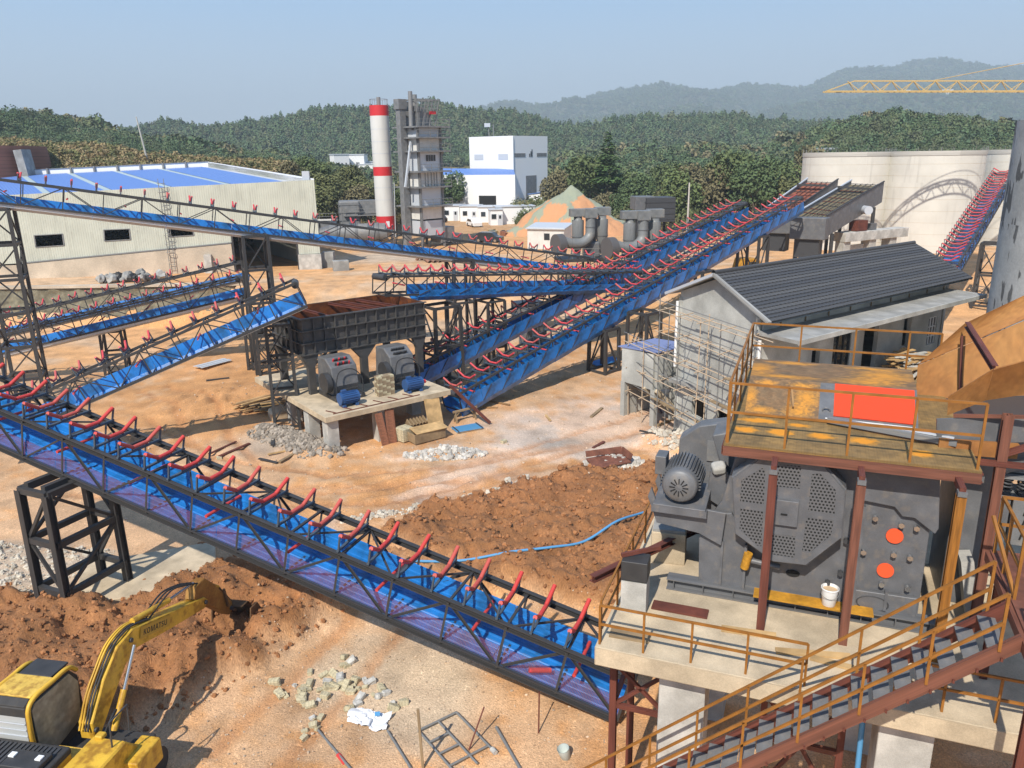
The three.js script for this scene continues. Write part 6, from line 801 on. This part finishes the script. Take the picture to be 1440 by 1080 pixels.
// ---------- poles, kiln, yard oddments ----------
const pole = (x, z, h, label, lean = 0) => { const y = groundH(x, z), g = thing('concrete_pole', label, 'pole', [x, y - .2, z], 0, 'concrete poles'); const p = mesh('shaft', new THREE.CylinderGeometry(.11, .19, h, 10), M.concreteWhite, g); p.position.y = h / 2; g.rotation.z = lean; return p; };
pole(28, -125, 8.2, 'pale pole on the orange bank right of the dust collectors'); pole(-64.6, -146, 8, 'leaning white pole on the ridge behind the warehouse', .12); pole(-55, -230, 11, 'pale pole in the gap left of the cement silo'); 
{ const g = thing('brick_kiln', 'red brick curved kiln wall behind the warehouse at the left edge', 'kiln', [-91, 3.8, -131], 0); const k = mesh('brick_wall', new THREE.CylinderGeometry(15, 16.4, 13.4, 48, 1), mat(.32, .13, .085, .9, 0, { map: rep(tex(256, (u, v) => { const b = (v * 24) % 1; return .75 + fbm(u * 8, v * 8, 161, 4, 8) * .3 - (b < .12 ? .16 : 0); }), 1) }), g); k.position.y = 6.6; box('buttress', M.concreteGrey, g, 1.2, 13, 3, 16.2, 6.2, 4, .1, 0, .1); }
[[-21.6, -93.6, 1.4, 1.9, .9], [-19.6, -90.8, 1.8, 1.2, 1.2], [-20.2, -92.4, .9, .9, .9]].forEach(([x, z, w, h, d], i) => tag(box('concrete_block', M.concreteGrey, null, w, h, d, x, 2 + h / 2 - .05, z, .3 * i, 0, 0, .03), ['tall grey concrete block at the warehouse corner', 'low grey concrete block in front of the warehouse corner', 'small grey block between the two at the warehouse corner'][i], 'block', 'blocks at the warehouse corner'));
{ const g = thing('scrap_heap', 'dark scrap and stone heap in front of the warehouse wall', 'scrap', [-40.8, 2, -84.5], 0), r = rng(99); for (let i = 0; i < 22; i++) { const m = mesh('chunk', rockGeo(300 + i % 4), i % 3 ? M.concreteGrey : M.darkSteel, g); m.position.set((r() - .5) * 6, .2 + r() * .5, (r() - .5) * 2); m.scale.setScalar(.25 + r() * .45); m.rotation.set(r() * 6, r() * 6, 0); } }
{ const g = thing('hose_coil', 'heap of brown corrugated sheets on the yard before the mixing tower', 'heap', [-8.5, 2, -98], .2), r = rng(101); for (let i = 0; i < 9; i++) tube('sheet_roll', mat(.28, .15, .1, .8), g, [[-3 + i * .6, .1, -1.4], [-2.4 + i * .6, .8 + r() * .3, -.4], [-2 + i * .65, .35, .8], [-1.7 + i * .65, .1, 1.8]], .22, 16, 6); }
{ const g = thing('debris_heap', 'scattered rubbish heap with blue tarp by the cabins', 'debris', [2.5, 2, -132], 0), r = rng(103); box('tarp', M.blueTarp, g, 3.2, .5, 2.0, -1.5, .3, 1, .2, .1, .1, .1); for (let i = 0; i < 40; i++) { const m = box('scrap', [M.brick, M.darkSteel, M.woodPale, M.concrete, M.block][i % 5], g, .4 + r() * .9, .25 + r() * .4, .4 + r() * .6, (r() - .5) * 13, .2 + r() * .3, (r() - .5) * 8, r() * 3, (r() - .5) * .5, (r() - .5) * .5); } }
{ const g = thing('steel_bin', 'grey square bin under the level conveyor', 'bin', [1.7, groundH(1.7, -60), -60.4], .5); box('body', M.greySteel, g, 1.7, 2.2, 1.5, 0, 1.1, 0, 0, 0, 0, .02); for (const x of [-.7, 0, .7]) box('rib', M.greySteel2, g, .06, 2.1, .08, x, 1.1, .78); }
{ const g = thing('steel_bin', 'grey cabinet on legs under the low end of the long conveyor', 'bin', [1.4, groundH(1, -66), -66], .4); box('body', M.greySteel2, g, 2.4, 1.3, 1.4, 0, 1.9, 0, 0, 0, 0, .02); for (const x of [-1, 1]) for (const z of [-.5, .5]) bar('leg', M.darkSteel, g, [x, 0, z], [x, 1.3, z], .12, .12); }
{ const g = thing('loader', 'small orange-yellow loader cab under the head of the climbing conveyors', 'loader', [23.8, 1, -78.5], .4); mesh('cab', plate([[-1.2, .8], [1.3, .8], [1.3, 2.1], [.6, 3.2], [-.9, 3.2], [-1.2, 2.2]], 1.8, .08), M.yellowPaint, g); box('window', M.glass, g, 1.1, .8, 1.84, -.1, 2.6, 0); for (const x of [-.9, 1.0]) for (const z of [-.9, .9]) { const w = mesh('wheel', new THREE.CylinderGeometry(.62, .62, .4, 18).rotateX(Math.PI / 2), M.rubber, g); w.position.set(x, .62, z); } }
// village and distant houses
[[-81, -420, 15, 12], [-76, -425, 10, 8], [-85, -410, 8, 13], [-72, -415, 8, 7], [-21, -330, 9, 6], [-26, -338, 10, 7], [-16, -335, 7, 5], [104, -262, 8, 4], [92, -255, 6, 3]].forEach(([x, z, w, h], i) => { const g = thing('village_house', ['white village house left of the mixing tower', 'low white house beside the village house', 'tall white house at the left of the village', 'small white house nearest the silo in the village', 'white house between mixing tower and factory', 'second white house between mixing tower and factory', 'small white house just left of the factory', 'small white hut among the trees left of the silos', 'tiny pale hut among the trees farther left'][i], 'house', [x, groundH(x, z) - .5, z], (i % 3) * .3, 'far white houses'); box('wall', M.whiteClean, g, w, h, w * .7, 0, h / 2, 0); box('roof', M.panBack, g, w + .6, .5, w * .7 + .6, 0, h + .2, 0); for (let k = 0; k < 3; k++) box('window', M.greySteel, g, w * .12, h * .2, .1, (k - 1) * w * .28, h * .6, w * .35 + .02); });
[[520, -1700, 26], [560, -1690, 18], [1020, -2150, 40], [1120, -2120, 30], [1240, -2160, 34]].forEach(([x, z, w], i) => tag(box('far_building', M.whiteClean, null, w, 12, 14, x, groundH(x, z) + 6, z, .1), ['white far building on the valley floor, left of its pair', 'white far building on the valley floor, right of its pair', 'left white building below the far mountain', 'middle white building below the far mountain', 'right white building below the far mountain'][i], 'building', 'white buildings on the far slope'));
// ---------- vegetation ----------
function leafBlob(seed, n, rx, ry, rz, leaf, lobes = 5, cy = 0) {
  const r = rng(seed), L = []; for (let i = 0; i < lobes; i++) { const a = r() * 6.283, q = .25 + r() * .5; L.push([Math.cos(a) * q * rx, cy + (r() - .35) * ry * .9, Math.sin(a) * q * rz, .45 + r() * .35]); } L.push([0, cy + ry * .25, 0, .6]);
  const P = new Float32Array(n * 12), N = new Float32Array(n * 12), I = []; const v = V(0, 0, 0), a = V(0, 0, 0), b = V(0, 0, 0), nn = V(0, 0, 0);
  for (let i = 0; i < n; i++) {
    const l = L[Math.floor(r() * L.length)]; v.set(r() - .5, r() - .5, r() - .5).normalize().multiplyScalar(Math.cbrt(.25 + .75 * r())); const out = v.clone();
    v.set(l[0] + v.x * l[3] * rx, l[1] + v.y * l[3] * ry, l[2] + v.z * l[3] * rz);
    nn.set(r() - .5, r() * .6, r() - .5).normalize().addScaledVector(out, .7).normalize(); a.set(r() - .5, r() - .5, r() - .5).cross(nn).normalize(); b.crossVectors(nn, a); const s = leaf * (.6 + r() * .8), t = s * (.5 + r() * .5);
    [[-1, -1], [1, -1], [1, 1], [-1, 1]].forEach(([p, q], k) => { P.set([v.x + a.x * p * s * (q < 0 ? 1 : .55) + b.x * q * t, v.y + a.y * p * s * (q < 0 ? 1 : .55) + b.y * q * t, v.z + a.z * p * s * (q < 0 ? 1 : .55) + b.z * q * t], i * 12 + k * 3); N.set([nn.x, nn.y, nn.z], i * 12 + k * 3); }); I.push(i * 4, i * 4 + 1, i * 4 + 2, i * 4, i * 4 + 2, i * 4 + 3);
  }
  const g = new THREE.BufferGeometry(); g.setAttribute('position', new THREE.BufferAttribute(P, 3)); g.setAttribute('normal', new THREE.BufferAttribute(N, 3)); g.setAttribute('uv', new THREE.BufferAttribute(new Float32Array(n * 8), 2)); g.setIndex(I); return g;
}
function coniferBlob(seed, n, r0, h, leaf) {
  const r = rng(seed), P = [], I = [], N = []; for (let i = 0; i < n; i++) { const t = Math.sqrt(r()), y = h * (1 - t), a = r() * 6.283, q = r0 * t * (.35 + .65 * Math.sqrt(r())) * (.8 + .3 * Math.sin(y * 3.1)), x = Math.cos(a) * q, z = Math.sin(a) * q, s = leaf * (.6 + r() * .7); const d = V(Math.cos(a), -.35 + r() * .4, Math.sin(a)).normalize(), b = V(-Math.sin(a), (r() - .5) * .6, Math.cos(a)); const nn = V(0, 0, 0).crossVectors(d, b).normalize(); if (nn.y < 0) nn.negate(); [[-1, 0], [1, 0], [.4, 1.6], [-.4, 1.6]].forEach(([p, w]) => { P.push(x + b.x * p * s * .6 + d.x * w * s, y + b.y * p * s * .6 + d.y * w * s, z + b.z * p * s * .6 + d.z * w * s); N.push(nn.x, nn.y, nn.z); }); I.push(i * 4, i * 4 + 1, i * 4 + 2, i * 4, i * 4 + 2, i * 4 + 3); }
  const g = new THREE.BufferGeometry(); g.setAttribute('position', new THREE.Float32BufferAttribute(P, 3)); g.setAttribute('normal', new THREE.Float32BufferAttribute(N, 3)); g.setAttribute('uv', new THREE.BufferAttribute(new Float32Array(n * 8), 2)); g.setIndex(I); return g;
}
const LG = 1.75, leafM = (r, g, b) => mat(r, g, b, .95, 0);
function trunkGeo(seed, h, r0) {
  const r = rng(seed), list = []; const limb = (a, b, ra, rb_) => { const c = new THREE.CylinderGeometry(rb_, ra, 1, 7, 1); const d = b.clone().sub(a), l = d.length(); c.scale(1, l, 1); c.translate(0, l / 2, 0); c.applyQuaternion(new THREE.Quaternion().setFromUnitVectors(V(0, 1, 0), d.normalize())); c.translate(a.x, a.y, a.z); list.push(c); };
  const t1 = V((r() - .5) * .3, h * .55, (r() - .5) * .3), t2 = V((r() - .5) * .8, h * .95, (r() - .5) * .8); limb(V(0, -.3, 0), t1, r0, r0 * .65); limb(t1, t2, r0 * .65, r0 * .2); for (let i = 0; i < 6; i++) { const a = r() * 6.283, y = h * (.35 + r() * .4), s = V(t1.x * y / h, y, t1.z * y / h); limb(s, s.clone().add(V(Math.cos(a) * h * .3, h * .22, Math.sin(a) * h * .3)), r0 * .4, r0 * .1); } return merge(list);
}
const bark = mat(.10, .075, .055, .95);
const treeKinds = [[.062, .080, .030], [.080, .086, .034], [.052, .076, .030], [.096, .084, .042], [.075, .098, .034]].map((c, i) => ({ trunk: trunkGeo(400 + i, 5, .16), crown: leafBlob(410 + i, 3400, 2.6, 2.9, 2.6, .16, 9, 4.6), m: leafM(...c.map((q) => q * LG)) }));
function tree(x, z, s, kind, label, group, sy = s, name = 'leafy_tree') { const g = thing(name, label, 'tree', [x, groundH(x, z) - .1, z], x * 7.3 + z * 3.1, group); const k = treeKinds[kind]; mesh('trunk', k.trunk, bark, g).scale.set(s, sy, s); mesh('crown', k.crown, k.m, g).scale.set(s, sy, s); return g; }
tree(-12.6, -172, 1.15, 2, 'round dark green tree between the mixing tower and the factory', undefined, 1.2);
{ const g = thing('conifer_tree', 'tall bright green conifer rising above the tree belt', 'tree', [18.6, 2, -152], .4); mesh('trunk', trunkGeo(433, 9, .2), bark, g); const c = mesh('crown', coniferBlob(431, 1500, 2.9, 9.5, .42), leafM(.085, .15, .04), g); c.position.y = 7.2; }
{ const r = rng(500); for (let i = 0; i < 62; i++) { const t = r(), x = lerp(9, 62, Math.pow(r(), .85)), zz = -lerp(132 + Math.max(0, 18 - x) * 1.4, 180, t), s = .75 + r() * .75; if (x < 16 && zz > -146) continue; tree(x, zz, s, Math.floor(r() * 5), 'leafy tree in the belt between the dust collectors and the silos', 'trees in the belt behind the dust collectors', s * (.8 + r() * .5)); } }
{ const r = rng(510); for (let i = 0; i < 16; i++) { const x = lerp(-36, -19, r()), z = lerp(-126, -150, r()), s = .6 + r() * .5; tree(x, z, s, [1, 3, 0][i % 3], 'olive tree on the bank behind the baghouse and drum', 'trees behind the baghouse', s); } }
function plantStuff(name, label, category, seed, n, geo, colours, spot, size, m = leafM(1, 1, 1)) {
  const r = rng(seed), im = new THREE.InstancedMesh(geo, m, n), d = new THREE.Object3D(); im.name = numbered(name); im.castShadow = im.receiveShadow = true; im.userData = { label, category, kind: 'stuff' };
  for (let i = 0; i < n; i++) { const [x, z] = spot(r), s = size(r, x, z); d.position.set(x, groundH(x, z) - s * .15, z); d.rotation.set((r() - .5) * .2, r() * 6.283, (r() - .5) * .2); d.scale.set(s * (.8 + r() * .4), s * (.75 + r() * .6), s * (.8 + r() * .4)); d.updateMatrix(); im.setMatrixAt(i, d.matrix); const c = colours[Math.floor(r() * colours.length)], k = .82 + r() * .36; im.setColorAt(i, C3(c[0] * k * LG, c[1] * k * LG, c[2] * k * LG)); }
  scene.add(im);
}
const greens = [[.050, .078, .034], [.058, .088, .036], [.044, .072, .034], [.068, .088, .040], [.074, .084, .042]], mixed = [[.062, .075, .028], [.095, .088, .036], [.055, .070, .028], [.100, .086, .045], [.080, .095, .038], [.11, .095, .05]], drys = [[.16, .115, .055], [.115, .095, .042], [.085, .085, .034], [.19, .145, .075], [.10, .098, .038]];
const cone = (x, z, pad = 25) => Math.abs(x) < .70 * -z + pad;
const blobFar = leafBlob(520, 200, 1, 1.05, 1, .15, 6, .75), blobFar2 = leafBlob(521, 200, .85, 1.35, .85, .16, 5, 1.0), blobMid = leafBlob(522, 700, 1, 1.0, 1, .085, 7, .7), tuft = leafBlob(523, 120, 1, .7, 1, .14, 5, .4);
const hillSpot = (x0, x1, z0, z1, min) => (r) => { for (let k = 0; k < 60; k++) { const x = lerp(x0, x1, r()), z = lerp(z0, z1, r()); if (cone(x, z) && groundH(x, z) > min && fbm(x / 30, z / 30, 171, 2) > .16) return [x, z]; } return [x0 * .2, z1]; };
plantStuff('hill_forest', 'green forest over the middle hills', 'forest', 531, 30000, blobFar, greens, hillSpot(-430, 460, -430, -668, 9), (r) => 1.5 + r() * 1.6);
plantStuff('hill_forest', 'taller dark trees mixed through the middle hills', 'forest', 532, 8000, blobFar2, greens, hillSpot(-430, 460, -400, -680, 9), (r) => 1.5 + r() * 1.9);
plantStuff('hill_forest', 'wooded slope in front of the middle hills', 'forest', 533, 12000, blobFar, [...greens, ...greens, mixed[0], mixed[2]], hillSpot(0, 260, -235, -440, 3.2), (r) => 1.2 + r() * 1.4);
plantStuff('hill_forest', 'wooded hill behind the pale silos', 'forest', 534, 11000, blobMid, [...greens, ...greens, ...greens, mixed[0], mixed[2], mixed[4]], hillSpot(62, 260, -205, -400, 3.6), (r) => 1.1 + r() * 1.2);
plantStuff('hill_forest', 'dark wooded hilltop at the upper left', 'forest', 535, 7000, blobMid, greens, hillSpot(-235, -45, -195, -320, 9), (r) => 1.0 + r() * 1.4);
plantStuff('valley_wood', 'mixed woodland across the valley floor behind the factory', 'forest', 536, 2600, blobFar, [...greens, ...mixed], (r) => { for (let k = 0; k < 50; k++) { const x = lerp(-170, 200, r()), z = lerp(-260, -430, r()); if (cone(x, z) && fbm(x / 25, z / 25, 173, 2) > .5) return [x, z]; } return [60, -300]; }, (r) => 1.8 + r() * 2.0);
plantStuff('bank_scrub', 'dry brown-green scrub on the bank behind the warehouse', 'scrub', 537, 16000, tuft, drys, (r) => { for (let k = 0; k < 60; k++) { const x = lerp(-130, -18, r()), z = lerp(-108, -205, r()); if (cone(x, z) && groundH(x, z) > 2.6) return [x, z]; } return [-60, -150]; }, (r) => .35 + r() * .7);
plantStuff('belt_undergrowth', 'mixed shrubs below the trees between dust collectors and silos', 'shrubs', 538, 1500, blobMid, mixed, (r) => { for (let k = 0; k < 40; k++) { const x = lerp(10, 100, r()), z = -lerp(131, 205, r()); if (x > 17 || z < -146) return [x, z]; } return [50, -160]; }, (r) => .9 + r() * 1.5);
plantStuff('belt_undergrowth', 'shrubs round the foot of the factory and the orange mound', 'shrubs', 539, 240, blobMid, mixed, (r) => r() < .5 ? [lerp(1, 9, r()), lerp(-150, -172, r())] : [lerp(-24, -12, r()), lerp(-168, -200, r())], (r) => .8 + r() * 1.3);
plantStuff('far_forest', 'distant woods on the far blue mountains', 'forest', 540, 22000, blobFar, greens, (r) => { for (let k = 0; k < 60; k++) { const x = lerp(-900, 2600, r()), z = lerp(-1250, -3300, r()); if (cone(x, z, 80) && groundH(x, z) > 14) return [x, z]; } return [800, -2600]; }, (r) => 5 + r() * 5);
// ---------- things lying in the foreground ----------
const onG = (x, z, dy = 0) => [x, groundH(x, z) + dy, z];
{ const r = rng(600), geos = [0, 1, 2, 3].map((i) => { const g = new RoundedBoxGeometry(.36, .18, .19, 2, .03), p = g.attributes.position, m = new Map(); for (let k = 0; k < p.count; k++) { const key = [p.getX(k), p.getY(k), p.getZ(k)].map((v) => v.toFixed(2)).join(); if (!m.has(key)) m.set(key, [r() - .5, r() - .5, r() - .5]); const q = m.get(key); p.setXYZ(k, p.getX(k) * (.7 + i * .1) + q[0] * .05, p.getY(k) + q[1] * .03, p.getZ(k) + q[2] * .04); } g.computeVertexNormals(); return g; });
  const cl = [[-5.9, -19.3, .5, 5], [-5.6, -18.6, .55, 14], [-5.0, -19.3, .4, 8], [-4.5, -19.1, .4, 6], [-4.0, -18.9, .35, 5], [-4.4, -18.3, .25, 4], [-5.3, -17.6, .25, 4], [-3.2, -18.2, .25, 3], [-5.5, -17.2, .25, 3], [-4.9, -20.2, .3, 4], [-6.6, -18.9, .4, 4]];
  cl.forEach(([cx, cz, s, n]) => { for (let i = 0; i < n; i++) { const x = cx + (r() - .5) * 2 * s, z = cz + (r() - .5) * 1.6 * s, sc = .45 + r() * .6, m = tag(mesh('broken_block', geos[Math.floor(r() * 4)], r() > .3 ? M.block : M.concreteWhite), 'broken pale block in the scatter beside the near conveyor', 'block', 'broken blocks in the foreground'); m.position.set(x, groundH(x, z) + .05 * sc, z); m.rotation.set((r() - .5) * .9, r() * 6.3, (r() - .5) * .9); m.scale.setScalar(sc); } }); }
{ const r = rng(610), pg = new THREE.PlaneGeometry(1.15, .6, 34, 20).rotateX(-Math.PI / 2), p = pg.attributes.position; for (let i = 0; i < p.count; i++) { const x = p.getX(i), z = p.getZ(i); p.setXYZ(i, x + (fbm(x * 5, z * 5, 611, 2) - .5) * .3, .05 + Math.abs(fbm(x * 4 + 3, z * 4, 613, 3) - .5) * .5, z + (fbm(x * 3, z * 6 + 7, 615, 2) - .5) * .35 + Math.sin(x * 3) * .12); } pg.computeVertexNormals(); const g = thing('woven_sack', 'crumpled white woven sack on the ground in the foreground', 'sack', onG(-3.95, -17.65), -.15); mesh('cloth', pg, M.cloth, g); box('blue_print', M.bluePipe, g, .14, .03, .12, .2, .22, -.03, .3, .2); }
{ const g = thing('tubular_grid', 'grey tubular grid lying flat in the foreground', 'grid', onG(-1.6, -16.7, .04), .42); for (const [a, b] of [[[-.95, -.62], [.75, -.62]], [[-.95, .55], [1.2, .55]], [[-.95, -.62], [-.95, .55]], [[.6, -.62], [.6, .55]], [[-.95, -.05], [.95, -.05]], [[-.4, -.05], [-.4, .55]], [[.1, -.05], [.1, .55]]]) rod('bar', M.pipeGrey, g, [a[0], .05, a[1]], [b[0], .05, b[1]], .032); rod('foot', M.concreteWhite, g, [.75, .05, -.62], [.92, .05, -.62], .07); g.rotation.y = -.95; }
[[[-5.29, -17.34], [-4.1, -15.8], .035, 'grey pole with a red roller end in the left foreground'], [[-3.41, -17.17], [-2.65, -15.85], .035, 'grey pole lying just left of the tubular grid'], [[-.56, -17.29], [.05, -15.8], .045, 'grey pole lying right of the tubular grid']].forEach(([a, b, q, label], i) => { const y = (p) => groundH(p[0], p[1]) + .05, g = thing('scaffold_pole', label, 'pole', [a[0], y(a), a[1]], 0, 'loose poles in the foreground'); rod('shaft', M.pipeGrey, g, [0, 0, 0], [b[0] - a[0], y(b) - y(a), b[1] - a[1]], q); if (!i) rod('red_sleeve', M.roller, g, [.75, .03, .97], [1.0, .03, 1.3], .075, CYL); });
{ const g = thing('timber_post', 'thin brown post standing beside the tubular grid', 'post', onG(-2.35, -15.9), 0); bar('post', M.woodGrey, g, [0, -.1, 0], [-.05, 1.7, -.05], .06, .06); }
{ const g = thing('iron_stake', 'rusty stake hanging below the near conveyor edge', 'stake', onG(.55, -17.1), 0); rod('stake', M.primer, g, [0, 0, 0], [.03, 1.15, -.15], .02); }
{ const g = thing('iron_stake', 'rusty stake leaning across the tubular grid', 'stake', onG(-1.25, -16.5), 0); rod('stake', M.primer, g, [0, 0, 0], [.4, .9, -.5], .02); }
{ const g = thing('plastic_pail', 'grey-white plastic pail on the ground near the stairs', 'pail', onG(1.2, -16.2), .3); mesh('bucket', new THREE.LatheGeometry([[.001, 0], [.12, 0], [.16, .3], [.15, .3], [.11, .02], [.001, .02]].map(([a, b]) => new THREE.Vector2(a, b)), 24), mat(.5, .55, .52, .6), g).rotation.z = .25; }
tag(tube('water_hose', M.bluePipe, null, [[-4.1, groundH(-4, -25.1) + .25, -25.1], [-2, groundH(-2, -25.2) + .12, -25.2], [-.1, groundH(-.1, -25.3) + .1, -25.3], [1.3, groundH(1.3, -25.6) + .12, -25.6], [2.55, groundH(2.5, -26.2) + .1, -26.2], [3.9, groundH(3.9, -27.2) + .15, -27.2], [5.07, groundH(5, -28.6) + .1, -28.6], [6.2, .5, -29.6]], .05, 80), 'light blue hose snaking over the dug earth behind the near conveyor', 'hose');
{ const g = thing('concrete_pad', 'pale concrete pad under the heavy black trestle', 'pad', [-13.6, 0, -25.2], .36); box('slab', M.concrete, g, 4.6, .35, 3.2, .35, .02, -.1, 0, 0, 0, .04); }
{ const g = thing('loose_roller', 'red roller left lying on the near conveyor pan', 'roller', fgA.clone().addScaledVector(fgDir, 2.3).add(V(.1, .32, -.3)).toArray(), .4); rod('roller', M.rollerFar, g, [-.3, 0, 0], [.3, -.12, .1], .07, CYL); }
{ const r = rng(630); [[-13.2, -24.9], [-12.2, -27.6], [2.2, -32.6], [5.6, -31.5], [-1.5, -30.5]].forEach(([x, z], i) => { const m = tag(mesh('earth_lump', rockGeo(640 + i, .75), mat(.28, .125, .05, .97)), ['big earth lump at the edge of the concrete pad', 'earth lump on the sand behind the trestle', 'big earth lump in the dug strip', 'big earth lump near the crusher motor', 'earth lump at the left end of the dug strip'][i], 'earth', 'large earth lumps'); m.position.set(x, groundH(x, z) + .05, z); m.scale.setScalar(.18 + r() * .16); }); }
renderer.render(scene, camera);
